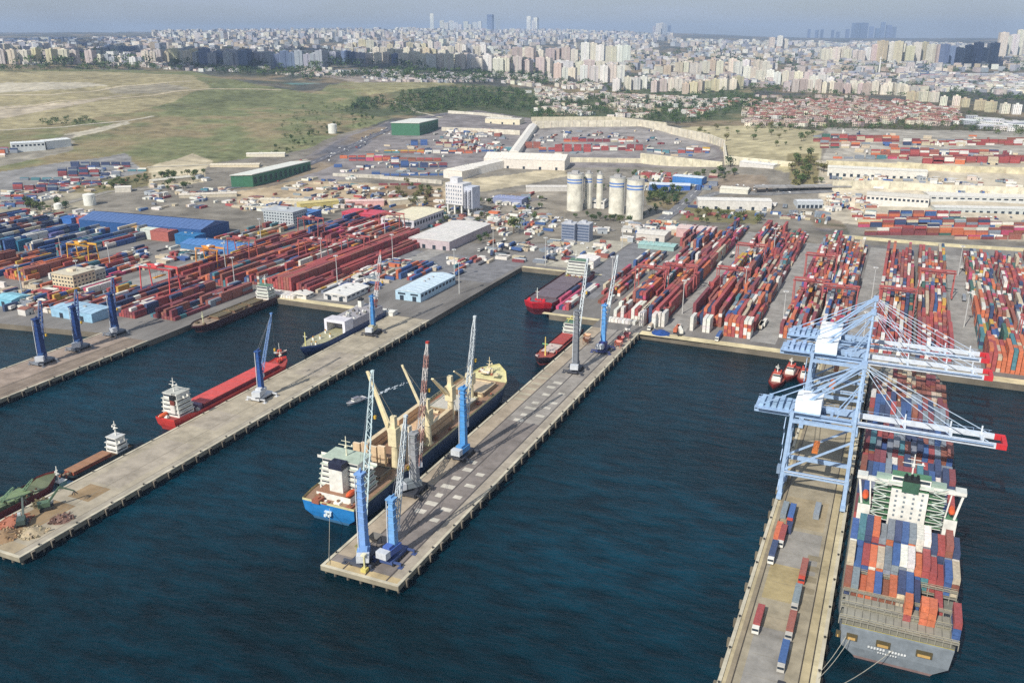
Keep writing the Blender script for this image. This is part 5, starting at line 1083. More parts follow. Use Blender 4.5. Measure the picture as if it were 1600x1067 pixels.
def gshed(pa, pb, depth, h, wallc, roofc, label, **kw):
    """hall whose front foot runs between two surveyed photo points on the terrain"""
    A = G(*pa); B = G(*pb); d = math.hypot(B[0] - A[0], B[1] - A[1]); rz = math.atan2(B[1] - A[1], B[0] - A[0])
    nx, ny = -math.sin(rz), math.cos(rz); cx, cy = (A[0] + B[0]) / 2 + nx * depth / 2, (A[1] + B[1]) / 2 + ny * depth / 2
    return shed(cx - d / 2, cx + d / 2, cy - depth / 2, cy + depth / 2, h, wallc, roofc, label, rz=rz, z=min(A[2], B[2]) + .2, **kw)
W_ = s255(214, 210, 202); WR = s255(222, 218, 208)
shed(-444, -398, 752, 848, 9, s255(190, 176, 178), s255(214, 210, 204), 'long low warehouse with pale grey roof behind the left pier', doors=4, windows=0)
shed(-513, -472, 812, 880, 13, s255(206, 204, 208), s255(224, 216, 188), 'white hall with cream roof beside the striped container rows', doors=3, windows=3)
shed(-360, -337, 586, 646, 7.5, s255(176, 204, 220), s255(198, 216, 226), 'pale blue long shed on the quay by the left pier', doors=2, windows=2)
shed(-372, -338, 545, 552, 3, s255(226, 224, 216), s255(224, 222, 212), 'low white wall shed just below the pale blue shed', along='x', rh=.8)
shed(-413, -391, 563, 596, 5, s255(206, 204, 200), s255(224, 222, 216), 'small white office block at the quay behind the ferry', doors=2, windows=3)
shed(-440, -425, 556, 566, 3.4, W_, WR, 'small white hut on the quay right of the red container block', windows=1)
shed(-574, -532, 442, 462, 7, s255(150, 190, 214), s255(164, 196, 216), 'pale blue box shed beside the dark blue cranes', along='x', rh=.8, doors=2)
shed(-640, -620, 445, 462, 6, s255(120, 186, 208), s255(140, 196, 210), 'small turquoise shed on the far left quay', along='x', doors=1)
shed(-752, -732, 462, 478, 5, s255(90, 116, 176), s255(120, 140, 190), 'small blue shed at the far left quay edge', along='x', doors=1)
shed(-706, -660, 442, 450, 4, W_, WR, 'long white shed on the far left quay', along='x', rh=.9)
shed(-276, -258, 672, 690, 1, W_, WR, 'low white slab', along='x') if False else None
shed(-265, -246, 742, 762, 7, s255(222, 214, 208), s255(232, 226, 220), 'white domed hall beside the maroon ship stern', doors=2)
shed(-244, -214, 872, 900, 7, s255(206, 200, 190), s255(222, 216, 204), 'white flat shed right of the gate road', along='x', doors=2)
shed(-232, -196, 838, 856, 4, s255(150, 178, 172), s255(160, 196, 188), 'low green grey shed behind the right terminal gate', along='x', rh=.9)
shed(-210, -192, 905, 930, 9, s255(204, 170, 166), s255(214, 190, 182), 'pinkish block beside the red stacks of the right terminal', along='x')
shed(-189, -172, 905, 930, 9, s255(206, 168, 160), s255(216, 192, 186), 'pinkish block right of the other pink block at the red stacks', along='x')
BR = s255(84, 112, 160)
gshed((330, 366), (352, 372), 10, 1, BR, BR, 'x') if False else None
def ridge_hall(pa, pb, wd, h, rh, wallc, roofc, label, **kw):
    A = G(*pa); B = G(*pb); d = math.hypot(B[0] - A[0], B[1] - A[1]); rz = math.atan2(B[1] - A[1], B[0] - A[0]); cx, cy = (A[0] + B[0]) / 2, (A[1] + B[1]) / 2
    return shed(cx - d / 2, cx + d / 2, cy - wd / 2, cy + wd / 2, h, wallc, roofc, label, along='x', rh=rh, rz=rz, z=max(A[2], 4), **kw)
ridge_hall((150, 352), (338, 370), 46, 10, 5, s255(40, 84, 140), BR, 'long blue roofed warehouse with dark blue end gable', doors=0)
ridge_hall((300, 384), (395, 396), 30, 5, 3, s255(70, 120, 170), s255(84, 130, 184), 'lower blue roofed warehouse in front of the long blue roof', doors=0)
gshed((362, 291), (393, 291), 250, 22, s255(70, 128, 92), s255(224, 224, 214), 'x', name='warehouse') if False else None
def long_green(pa, pb, pc, h, label):
    A = G(*pa); B = G(*pb); C_ = G(*pc); u = Vector((B[0] - A[0], B[1] - A[1])); v = Vector((C_[0] - B[0], C_[1] - B[1])); z = min(A[2], B[2])
    t = thing('warehouse', (A[0], A[1], z), 0, label, 'warehouse'); P = [(0, 0), (u.x, u.y), (u.x + v.x, u.y + v.y), (v.x, v.y)]
    m = MB(); m.prism(P, -4, h, s255(66, 118, 88)); m.build('wall', PAINT, t)
    m = MB(); c = Vector(((u.x + v.x) / 2, (u.y + v.y) / 2)); m.prism([tuple(c + (Vector(p) - c) * 1.02) for p in P], h, h + 1, s255(226, 226, 214)); m.build('roof', PAINT, t)
    m = MB(); n = 12
    for k in range(n):
        p = Vector(P[1]) + v * ((k + .25) / n); q = Vector(P[1]) + v * ((k + .75) / n); nn = Vector((v.y, -v.x)).normalized() * .15
        if nn.dot(u) < 0: nn = -nn
        m = MB(); m.prism([tuple(p + nn), tuple(q + nn), tuple(q - nn * .5), tuple(p - nn * .5)], h * .25, h * .75, s255(36, 70, 62)); m.build('window', PAINT, t)
    return t
long_green((362, 293), (396, 293), (486, 266), 16, 'long green warehouse with white roof left of the sandy lot')
long_green((612, 212), (656, 213), (685, 202), 22, 'green hall with curved pale roof beside the dark car park')
# curved white vaulted halls and covered ramp
gshed((693, 279), (722, 282), 60, 12, s255(226, 218, 206), s255(232, 226, 214), 'small white arched hall below the long vaulted hall', rh=4)
gshed((756, 262), (882, 268), 46, 14, s255(220, 212, 200), s255(230, 222, 208), 'long white vaulted hall with ribbed roof in the middle distance', along='x', rh=7, doors=5, ribs=22)
def ramp(P0, P1, wd, h, label, c=s255(232, 226, 214)):
    A = G(*P0); B = G(*P1); d = Vector((B[0] - A[0], B[1] - A[1])); n = Vector((d.y, -d.x)).normalized() * wd / 2; t = thing('covered_ramp', (A[0], A[1], A[2]), 0, label, 'covered ramp')
    m = MB(); zb = B[2] - A[2]; vs = [(n.x, n.y, 0), (-n.x, -n.y, 0), (d.x - n.x, d.y - n.y, zb), (d.x + n.x, d.y + n.y, zb)]; vs += [(v[0], v[1], v[2] + h) for v in vs]; vs += [(0, 0, h + 3), (d.x, d.y, zb + h + 3)]
    m.add([(v[0], v[1], v[2] - (5 if k < 4 else 0)) for k, v in enumerate(vs)], [(0, 4, 5, 1), (1, 5, 6, 2), (2, 6, 7, 3), (3, 7, 4, 0)], jit(c)); m.build('wall', PAINT, t)
    m = MB(); m.add(vs, [(4, 8, 5), (6, 9, 7), (5, 8, 9, 6), (7, 9, 8, 4)], c); m.build('roof', PAINT, t)
ramp((803, 246), (833, 203), 15, 9, 'white covered ramp climbing behind the vaulted hall'); ramp((722, 276), (778, 262), 24, 11, 'white covered gallery joining the small arched hall to the vaulted hall')
gshed((758, 193), (812, 196), 30, 10, s255(224, 214, 186), s255(226, 220, 204), 'cream hall with dark doorways on the upper terrace', along='x', doors=3)
# silos
def silo(px, py, r, top_py, label, c=s255(222, 218, 202)):
    x, y, z = G(px, py); Yd = y * UY - x * UX; h = H - Yd * math.tan(PIT + math.atan((top_py - 533.5) / F)) - z
    t = thing('silo', (x, y, z), 0, label, 'silo', 'cement silos'); m = MB(); m.cyl(0, 0, -2, h, r, c, 40, top=s255(196, 194, 186)); m.build('shell', CONC, t)
    for z0, z1 in ((h * .76, h * .80), (h * .84, h * .88)): m = MB(); m.cyl(0, 0, z0, z1, r + .06, s255(96, 134, 196), 40); m.build('blue_band', PAINT, t)
    m = MB(); m.cyl(0, 0, h, h + 1, r * .97, s255(176, 174, 168), 24); m.box(-r * .4, r * .4, -r * .3, r * .3, h + 1, h + 4, s255(170, 168, 166))
    for k in range(20): a_ = k * math.pi / 10; m.bar((r * .97 * math.cos(a_), r * .97 * math.sin(a_), h + .8), (r * .97 * math.cos(a_), r * .97 * math.sin(a_), h + 2), .2, s255(190, 190, 186))
    m.build('top_platform', PAINT, t); m = MB(); m.bar((r + .4, -r * .3, 0), (r + .4, -r * .3, h), .7, s255(160, 158, 152)); m.build('ladder', PAINT, t)
silo(898, 329, 9.8, 272, 'leftmost of the big white silos with blue bands'); silo(919, 326, 4.6, 272, 'narrow white silo right beside the leftmost big one'); silo(936, 326, 3.8, 273, 'thinnest white silo in the middle of the group')
silo(963, 334, 9.4, 278, 'big white silo standing left of the nearest one'); silo(991, 342, 10, 281, 'nearest and rightmost of the white silos with blue bands')
gshed((912, 325), (944, 327), 18, 9, W_, WR, 'white low block at the foot of the thin silos', along='x', windows=3)
x, y, z = G(915, 270); m = MB()
# white works tower on legs
x, y, z = G(722, 334); t = thing('works_tower', (x, y, z), -.15, 'white batching tower on legs left of the silos', 'works tower'); m = MB()
for px_ in (-15, -5, 5, 15):
    for py_ in (-7, 7): m = MB(); m.box(px_ - 1, px_ + 1, py_ - 1, py_ + 1, -2, 11, WHT); m.build('leg', PAINT, t)
m = MB(); m.box(-17, 8, -9, 9, 11, 36, s255(216, 214, 212)); m.box(8, 20, -7, 9, 8, 33, s255(196, 200, 210)); m.box(-13, -2, -5, 5, 36, 42, s255(206, 206, 208)); o = m.build('tower_block', PAINT, t)
for k in range(5):
    for q in range(7): m = MB(); m.box(-16 + q * 3.4, -14.6 + q * 3.4, -9.08, -9, 13 + k * 4.6, 15 + k * 4.6, s255(110, 120, 136)); m.build('window', PAINT, o)
m = MB()
for q in range(4): m.cyl(11 + (q % 2) * 6, -8.5 + (q // 2) * 0, 8, 27 + q, 1.6, s255(196, 198, 206), 10)
m.build('storage_tube', PAINT, t)
# twin glass office
for k, (px, lab) in enumerate([(887, 'left half of the twin grey glass office below the silos'), (910, 'right half of the twin grey glass office below the silos')]):
    x, y, z = G(px, 378); t = thing('office_building', (x, y + 6, 4), 0, lab, 'office building'); m = MB(); m.box(-7, 7, -6, 6, 0, 18, s255(140, 148, 164)); o = m.build('wall', PAINT, t)
    for r in range(6): m = MB(); m.box(-6.4, 6.4, -6.08, -6, .8 + r * 2.9, 2.6 + r * 2.9, s255(84, 98, 122)); m.build('window_band', PAINT, o)
    m = MB(); m.box(-7.3, 7.3, -6.3, 6.3, 18, 18.8, s255(190, 192, 196)); m.box(-2, 2, -2, 2, 18.8, 21, s255(180, 182, 188)); m.build('roof', PAINT, t)
def block_building(px, py, wd, dp, h, c, rc, label, name='office_building', cat='office building', band=None, rz=0):
    x, y, z = G(px, py); t = thing(name, (x, y + dp / 2, z), rz, label, cat); m = MB(); m.box(-wd / 2, wd / 2, -dp / 2, dp / 2, -2, h, c)
    if band: m.box(-wd / 2 - .05, wd / 2 + .05, -dp / 2 - .05, dp / 2 + .05, 0, h * .4, band)
    o = m.build('wall', PAINT, t); fl = max(1, int(h / 3.2))
    for r in range(fl):
        n = max(2, int(wd / 3.4))
        for q in range(min(n, 12)): xx = -wd / 2 + (q + .5) * wd / min(n, 12); m = MB(); m.box(xx - .9, xx + .9, -dp / 2 - .1, -dp / 2 - .02, 1 + r * 3.2, 2.3 + r * 3.2, GLS); m.build('window', PAINT, o)
        n = min(8, max(2, int(dp / 3.4)))
        for q in range(n): yy = -dp / 2 + (q + .5) * dp / n; m = MB(); m.box(wd / 2 + .02, wd / 2 + .1, yy - .8, yy + .8, 1 + r * 3.2, 2.3 + r * 3.2, GLS); m.build('window', PAINT, o)
    m = MB(); m.box(-wd / 2 - .4, wd / 2 + .4, -dp / 2 - .4, dp / 2 + .4, h, h + .5, rc); m.box(-wd * .2, wd * .1, -2, 2, h + .5, h + 2.4, jit(rc)); m.build('roof', PAINT, t); return t
block_building(102, 462, 24, 22, 17, s255(208, 192, 160), s255(206, 196, 172), 'cream harbour office with red lower floors on the left quay', band=s255(190, 84, 82))
block_building(136, 445, 16, 14, 12, s255(206, 198, 180), s255(196, 190, 176), 'smaller cream office right behind the red based office'); block_building(436, 355, 40, 26, 17, s255(176, 184, 186), s255(186, 190, 192), 'pale grey block beside the blue sheds and red rows')
block_building(464, 350, 34, 24, 12, s255(66, 110, 170), s255(78, 124, 184), 'blue roofed block right of the pale grey block', name='warehouse', cat='warehouse'); block_building(560, 345, 44, 26, 8, s255(196, 70, 88), s255(206, 80, 96), 'bright pink red roofed shed behind the left container rows', name='warehouse', cat='warehouse')
for k, (px, py, c, w__) in enumerate([(215, 372, s255(196, 156, 90), 14), (229, 374, s255(200, 206, 196), 15), (250, 377, s255(170, 100, 90), 24), (290, 384, s255(40, 110, 160), 26), (105, 356, s255(60, 110, 180), 16), (125, 356, s255(190, 100, 84), 20), (152, 358, s255(150, 100, 120), 22), (66, 380, s255(110, 112, 160), 30), (16, 392, s255(50, 110, 140), 26)]):
    shed(*(lambda q: (q[0] - w__ / 2, q[0] + w__ / 2, q[1], q[1] + 16))(G(px, py)), 10, c, jit(c, .2), ('ochre', 'pale green', 'brick brown', 'deep blue', 'bright blue', 'salmon red', 'mauve', 'lilac grey', 'teal')[k] + ' tall stack shaped shed by the blue roofed warehouse on the left', along='x', rh=.6, name='storage_shed', cat='storage shed')
# blue and white plant
gshed((1014, 300), (1078, 299), 22, 9, s255(50, 96, 170), s255(206, 214, 222), 'blue hall with white roof strip right of the silos', along='x', doors=0); gshed((1050, 292), (1096, 292), 20, 13, s255(60, 120, 184), s255(208, 216, 222), 'taller blue and white hall behind the blue hall', along='x')
gshed((822, 300), (890, 300), 16, 6, s255(200, 196, 188), s255(214, 208, 198), 'grey flat shed left of the silos', along='x'); gshed((770, 318), (815, 322), 24, 7, s255(140, 148, 176), s255(150, 158, 190), 'lavender roofed shed between the works tower and silos', along='x', rh=1)
# long white retail and industrial halls on the terraces to the right
for pa, pb, dp, h, c, rc, lab, kw in [
    ((1090, 328), (1205, 330), 24, 11, W_, s255(226, 222, 212), 'long white hall behind the right container yard', dict(doors=6)), ((1124, 303), (1168, 305), 22, 6, s255(218, 214, 196), s255(232, 226, 206), 'small cream hall on the dark truck park', dict()),
    ((1245, 327), (1285, 328), 16, 8, s255(190, 196, 200), s255(206, 208, 208), 'white shed with dark doors in front at the viaduct foot', dict(doors=6)), ((1155, 262), (1208, 265), 20, 7, W_, s255(228, 226, 218), 'white low hall on the terrace by the trees', dict()),
    ((1292, 276), (1448, 281), 24, 11, s255(216, 212, 200), s255(226, 222, 208), 'long white hall with dark vehicle bays on the upper terrace', dict(doors=14)), ((1352, 322), (1450, 326), 30, 13, s255(220, 216, 206), s255(216, 210, 196), 'white office hall with window rows at the terrace foot', dict(windows=14)),
    ((1452, 318), (1680, 326), 34, 9, s255(206, 206, 200), s255(222, 218, 208), 'very long white roofed hall cut by the right edge', dict(windows=20)), ((1460, 332), (1640, 338), 16, 7, s255(190, 194, 190), s255(214, 212, 204), 'long grey white hall below the very long hall', dict(doors=16)),
    ((1020, 352), (1020, 352), 1, 1, W_, W_, None, {}), ((0, 300), (1, 300), 1, 1, W_, W_, None, {}),
    ((385, 246), (445, 246), 14, 5, s255(226, 218, 196), s255(230, 224, 206), 'long thin white wall like shed above the green warehouse', dict()), ((328, 262), (405, 262), 16, 4, s255(220, 206, 176), s255(226, 214, 188), 'long sandy shed left of the green warehouse', dict()),
    ((20, 240), (72, 236), 26, 14, s255(214, 218, 216), s255(222, 226, 226), 'white hall on the grassy slope at the far left', dict(windows=8)), ((74, 234), (112, 230), 24, 13, s255(220, 222, 218), s255(228, 230, 226), 'second white hall right of the first on the grassy slope', dict()),
    ((405, 318), (480, 322), 14, 5, s255(206, 196, 172), s255(216, 206, 182), 'sandy low shed below the green warehouse', dict()), ((470, 330), (530, 325), 16, 8, s255(206, 190, 120), s255(206, 190, 130), 'yellowish hall above the red roofed shed', dict(doors=4)), ((540, 324), (600, 322), 12, 6, s255(212, 166, 160), s255(222, 190, 180), 'pink and white shed behind the red roofed shed', dict()),
    ((610, 322), (665, 318), 14, 6, s255(210, 200, 176), s255(216, 208, 190), 'cream shed beside the wooded mound', dict()), ((240, 290), (300, 283), 14, 5, s255(196, 186, 166), s255(206, 200, 184), 'beige shed in the scrubby lot', dict()), ((280, 310), (370, 308), 12, 4, s255(200, 190, 168), s255(212, 202, 184), 'long beige wall like shed in the left lots', dict()),
    ((180, 302), (205, 301), 12, 6, s255(212, 206, 192), s255(220, 214, 202), 'small pale shed near the white tank', dict())]:
    if lab: gshed(pa, pb, dp, h, c, rc, lab, along='x', **kw)
# retaining walls and viaduct
def wall_run(pts, h, c, label, name='retaining_wall', cat='retaining wall', th=2.5, butt=True):
    Q = [G(*p) for p in pts]; t = thing(name, Q[0], 0, label, cat); m = MB(); x0, y0, z0 = Q[0]
    for A, B in zip(Q, Q[1:]):
        d = Vector((B[0] - A[0], B[1] - A[1])); n = Vector((-d.y, d.x)).normalized() * th; z = max(A[2], B[2]) - z0 + h; zb = min(A[2], B[2]) - z0 - 8
        m.prism([(A[0] - x0, A[1] - y0), (B[0] - x0, B[1] - y0), (B[0] - x0 + n.x, B[1] - y0 + n.y), (A[0] - x0 + n.x, A[1] - y0 + n.y)], zb, z, c)
        if butt:
            k = max(1, int(d.length / 14)); dd = d.normalized()
            for q in range(k): u = Vector((A[0] - x0, A[1] - y0)) + d * ((q + .5) / k) - n.normalized() * .6; m.prism([tuple(u - dd * .5), tuple(u + dd * .5), tuple(u + dd * .5 + n * .4), tuple(u - dd * .5 + n * .4)], zb, z - 1, jit(c, .1))
    m.build('wall', CONC, t); return t
BW = s255(216, 208, 188)
wall_run([(832, 203), (900, 199), (1000, 198), (1040, 208), (1110, 224), (1130, 232)], 12, BW, 'high beige retaining wall curving behind the middle container depot')
wall_run([(1130, 232), (1132, 258)], 7, BW, 'short beige wall closing the middle depot on its right'); wall_run([(885, 254), (1000, 256), (1128, 262)], 7, s255(214, 206, 180), 'cream retaining wall in front of the middle depot')
wall_run([(690, 205), (760, 208), (812, 212)], 7, s255(216, 208, 190), 'pale wall behind the green hall and truck yard'); wall_run([(520, 276), (600, 280), (690, 288)], 4, s255(200, 194, 180), 'low pale wall under the blue container rows')
wall_run([(1290, 262), (1400, 266), (1500, 270), (1640, 276)], 8, s255(212, 202, 170), 'long tan retaining wall under the upper right depot'); wall_run([(1300, 300), (1360, 296), (1480, 302), (1640, 312)], 9, s255(218, 210, 186), 'long pale retaining wall of the viaduct terrace')
wall_run([(1310, 372), (1400, 380), (1500, 388), (1640, 396)], 3, s255(206, 196, 160), 'low cream wall behind the right yard lanes', butt=False); wall_run([(1340, 348), (1480, 352), (1640, 360)], 3, s255(200, 192, 160), 'low cream wall above the last container rows on the right', butt=False)
wall_run([(1132, 258), (1240, 262)], 7, s255(218, 210, 184), 'cream wall below the dry slope'); wall_run([(830, 190), (960, 189), (1040, 200)], 8, s255(206, 198, 172), 'upper beige wall along the foot of the woods')
wall_run([(700, 178), (760, 182), (800, 190)], 6, s255(212, 206, 190), 'pale wall above the green hall', butt=False); wall_run([(380, 328), (470, 332)], 4, s255(206, 198, 176), 'pale wall above the pale grey block', butt=False)
t = thing('viaduct', G(1180, 306), 0, 'grey concrete road viaduct on dark piers behind the right yard', 'viaduct'); Q = [G(p, 306 - (p - 1180) * .06) for p in (1180, 1230, 1280, 1330)]; x0, y0, z0 = Q[0]; m = MB()
for A, B in zip(Q, Q[1:]): m.bar((A[0] - x0, A[1] - y0, 9), (B[0] - x0, B[1] - y0, 9), 1.8, s255(150, 148, 146)); 
for A, B in zip(Q, Q[1:]):
    d = Vector((B[0] - A[0], B[1] - A[1])); n = Vector((-d.y, d.x)).normalized() * 11; m.prism([(A[0] - x0, A[1] - y0), (B[0] - x0, B[1] - y0), (B[0] - x0 + n.x, B[1] - y0 + n.y), (A[0] - x0 + n.x, A[1] - y0 + n.y)], 9, 10.4, s255(160, 158, 156))
m.build('deck', CONC, t)
for A, B in zip(Q, Q[1:]):
    for k in range(3): u = k / 3; m = MB(); m.cyl(A[0] + (B[0] - A[0]) * u - x0, A[1] + (B[1] - A[1]) * u - y0 + 5, -6, 9, 1.3, s255(110, 106, 102), 8); m.build('column', CONC, t)
# tanks
def tank(px, py, r, h, label):
    x, y, z = G(px, py); t = thing('storage_tank', (x, y, z), 0, label, 'storage tank'); m = MB(); m.cyl(0, 0, -1, h, r, s255(226, 226, 216), 28); m.cyl(0, 0, h, h + 1.5, r, s255(232, 230, 220), 28, r2=r * .1); m.build('shell', PAINT, t)
    m = MB()
    for k in range(8): m.bar((r + .3, -r * .5 + k * r * .1, k * h / 8), (r + .3, -r * .5 + (k + 1) * r * .1, (k + 1) * h / 8), .4, s255(190, 190, 184))
    m.build('stair', PAINT, t)
tank(141, 321, 7, 13, 'white cylindrical tank at the edge of the scrubby lot'); tank(520, 209, 8, 16, 'white round water tank on the grassy slope by the road'); tank(92, 327, 5, 6, 'small cream round tank left of the white tank')
# red conveyor, lamp masts
lm = None
def lamp_mast(x, y, h=26):
    global lm
    if lm is None:
        lm = thing('light_mast', (x, y, 4)); m = MB(); m.cyl(0, 0, 0, 26, .45, s255(196, 196, 192), 8, .22); m.build('pole', PAINT, lm); m = MB(); m.cyl(0, 0, 26, 26.5, 1.4, s255(180, 180, 178), 10)
        for k in range(6): a_ = k * 1.05; m.box(math.cos(a_) * 1.5 - .35, math.cos(a_) * 1.5 + .35, math.sin(a_) * 1.5 - .35, math.sin(a_) * 1.5 + .35, 25.7, 26.4, s255(220, 220, 215))
        m.build('lamp_head', PAINT, lm); o = lm
    else: o = dup(lm, (x, y, 4))
    later(o, 'tall pale floodlight mast ' + ('in the right terminal' if x > -260 else 'in the left terminal'), 'light mast', 'floodlight masts')
for x, y in [(-104, 700), (-104, 860), (-66, 640), (-10, 610), (-10, 740), (55, 690), (56, 850), (-140, 640), (-212, 690), (-425, 600), (-425, 690), (-476, 650), (-476, 760), (-500, 560), (-345, 660), (-320, 620), (-352, 755), (-544, 600), (-610, 500), (-640, 560), (-700, 560), (-585, 700), (-640, 470), (-246, 830), (-290, 735), (112, 700)]: lamp_mast(x, y)
# ================================================================== VEHICLES
vs_ = {}
def car(x, y, z, rz, c, where):
    if 'car' not in vs_:
        m = MB(); m.box(-.9, .9, -2.2, 2.2, .35, .95, (1, 1, 1)); m.add([(-.85, -1.5, .95), (.85, -1.5, .95), (.85, 1.2, .95), (-.85, 1.2, .95), (-.7, -1, 1.5), (.7, -1, 1.5), (.7, .5, 1.5), (-.7, .5, 1.5)], [(0, 1, 5, 4), (1, 2, 6, 5), (2, 3, 7, 6), (3, 0, 4, 7), (4, 5, 6, 7)], (.35, .4, .45))
        for sx in (-.75, .75):
            for sy in (-1.4, 1.4): m.box(sx - .17, sx + .17, sy - .35, sy + .35, 0, .6, (.05, .05, .05))
        CARM = mat('car_paint', src='obj', rough=.3, nscale=2, namt=.05)
        o = m.build('parked_car', CARM); vs_['car'] = o.data; COL.objects.unlink(o)
    o = bpy.data.objects.new('parked_car', vs_['car']); COL.objects.link(o); o.location = (x, y, z); o.rotation_euler = (0, 0, rz); o.color = (*c, 1)
    later(o, where[0], 'car', 'parked cars'); return o
CARC = [s255(*c) for c in ((220, 220, 218), (220, 220, 218), (60, 62, 66), (130, 134, 140), (150, 50, 46), (50, 70, 120), (190, 190, 186))]
def cname(c): return {0: 'white', 1: 'white', 2: 'black', 3: 'grey', 4: 'red', 5: 'blue', 6: 'silver'}[CARC.index(c)]
def lot(P, n, where, ang=None):
    for k in range(n):
        u, v = random.random(), random.random(); px = P[0][0] * (1 - u) * (1 - v) + P[1][0] * u * (1 - v) + P[2][0] * u * v + P[3][0] * (1 - u) * v; py = P[0][1] * (1 - u) * (1 - v) + P[1][1] * u * (1 - v) + P[2][1] * u * v + P[3][1] * (1 - u) * v
        x, y, z = G(px, py); c = random.choice(CARC); car(x, y, z + .3, (ang if ang is not None else random.choice((0, 1.57)) + .2) + random.uniform(-.05, .05), c, (cname(c) + ' car ' + where,))
lot([(420, 292), (500, 262), (470, 252), (400, 284)], 34, 'parked on the dark lot beside the diagonal road'); lot([(510, 258), (620, 205), (600, 200), (500, 245)], 34, 'on the upper stretch of the diagonal road')
lot([(860, 348), (945, 365), (940, 350), (870, 340)], 18, 'beside the twin glass office'); lot([(760, 345), (840, 352), (840, 330), (770, 325)], 24, 'parked left of the big round tree'); lot([(1120, 300), (1240, 303), (1200, 290), (1120, 292)], 26, 'on the dark truck park')
lot([(1290, 312), (1340, 316), (1340, 306), (1300, 304)], 14, 'below the viaduct'); lot([(880, 385), (945, 395), (945, 385), (880, 378)], 14, 'in the row in front of the glass office'); lot([(700, 205), (800, 225), (790, 212), (700, 200)], 22, 'in the yard beside the green hall'); lot([(1455, 345), (1590, 350), (1590, 342), (1455, 338)], 18, 'below the long grey white hall')
tk = None
def trucks(P, n, where, load=.8):
    global tk
    for k in range(n):
        u, v = random.random(), random.random(); px = P[0][0] * (1 - u) * (1 - v) + P[1][0] * u * (1 - v) + P[2][0] * u * v + P[3][0] * (1 - u) * v; py = P[0][1] * (1 - u) * (1 - v) + P[1][1] * u * (1 - v) + P[2][1] * u * v + P[3][1] * (1 - u) * v
        x, y, z = G(px, py); z = max(z, 4) + .05
        if tk is None: tk = truck(x, y, 0, z=z); o = tk
        else: o = dup(tk, (x, y, z))
        a_ = random.choice((0, 0, math.pi, .4, 1.3)); o.rotation_euler = (0, 0, a_)
        later(o, 'articulated truck ' + where, 'truck', 'trucks in the port yards')
        if random.random() < load: TB.append((x - math.sin(a_) * -.7, y + math.cos(a_) * -.7, z + 1.2, 12, 2.4, 2.55, a_ + math.pi / 2)); TC.append(jit(CC[pick(dict(red=3, white=4, grey=3, blue=2, beige=2, orange=1, navy=1))]))
trucks([(200, 420), (330, 400), (330, 380), (210, 390)], 10, 'in the green tinged lot below the blue roof', .5); trucks([(20, 485), (160, 490), (150, 455), (10, 460)], 12, 'on the far left quay', .5); trucks([(550, 455), (640, 430), (600, 410), (520, 440)], 14, 'beside the red container block', .7)
trucks([(700, 440), (780, 405), (760, 390), (690, 410)], 8, 'on the asphalt behind the long left pier', .5); trucks([(740, 410), (830, 395), (830, 372), (760, 375)], 12, 'in the lot behind the inner basin', .6); trucks([(370, 330), (500, 335), (520, 318), (380, 315)], 14, 'below the green warehouse', .6)
trucks([(660, 220), (800, 240), (790, 218), (690, 205)], 14, 'in the yard beside the green hall', .6); trucks([(820, 205), (1100, 235), (1040, 212), (840, 205)], 14, 'inside the middle depot', .6); trucks([(1075, 505), (1150, 400), (1140, 395), (1060, 500)], 3, 'on the first right terminal lane'); trucks([(1195, 520), (1215, 460), (1205, 455), (1185, 515)], 3, 'on the second right terminal lane')
trucks([(1500, 520), (1515, 420), (1495, 420), (1490, 520)], 3, 'on the last right terminal lane'); trucks([(1000, 518), (1160, 535), (1160, 528), (1010, 512)], 5, 'on the quay road of the right terminal', .6)
trucks([(500, 300), (640, 320), (640, 305), (520, 295)], 12, 'on the sandy lot', .4); trucks([(760, 330), (850, 330), (850, 305), (770, 305)], 10, 'around the lavender shed', .5); trucks([(1290, 330), (1350, 338), (1350, 320), (1300, 318)], 8, 'at the terrace foot', .6); trucks([(850, 405), (880, 415), (900, 398), (870, 392)], 5, 'beside the white domed hall', .6)
def loose(P, n, pal, hmax=2, ang=None):
    for k in range(n):
        u, v = random.random(), random.random(); px = P[0][0] * (1 - u) * (1 - v) + P[1][0] * u * (1 - v) + P[2][0] * u * v + P[3][0] * (1 - u) * v; py = P[0][1] * (1 - u) * (1 - v) + P[1][1] * u * (1 - v) + P[2][1] * u * v + P[3][1] * (1 - u) * v
        x, y, z = G(px, py); z = max(z, 4) + .02; a_ = random.choice((0, math.pi / 2)) + (ang or 0) + random.uniform(-.06, .06); run = random.choice((1, 1, 2, 3, 4)); last = pick(pal)
        for j in range(run):
            if random.random() < .5: last = pick(pal)
            for q in range(random.randint(1, hmax)): TB.append((x - math.sin(a_) * j * 2.7, y + math.cos(a_) * j * 2.7, z + q * 2.6, random.choice((12, 12, 6)), 2.4, 2.55, a_)); TC.append(jit(CC[last]))
WC = dict(white=5, grey=4, beige=4, red=1, blue=1.5, navy=1, rust=1.4, maroon=1, orange=.4, teal=.5)
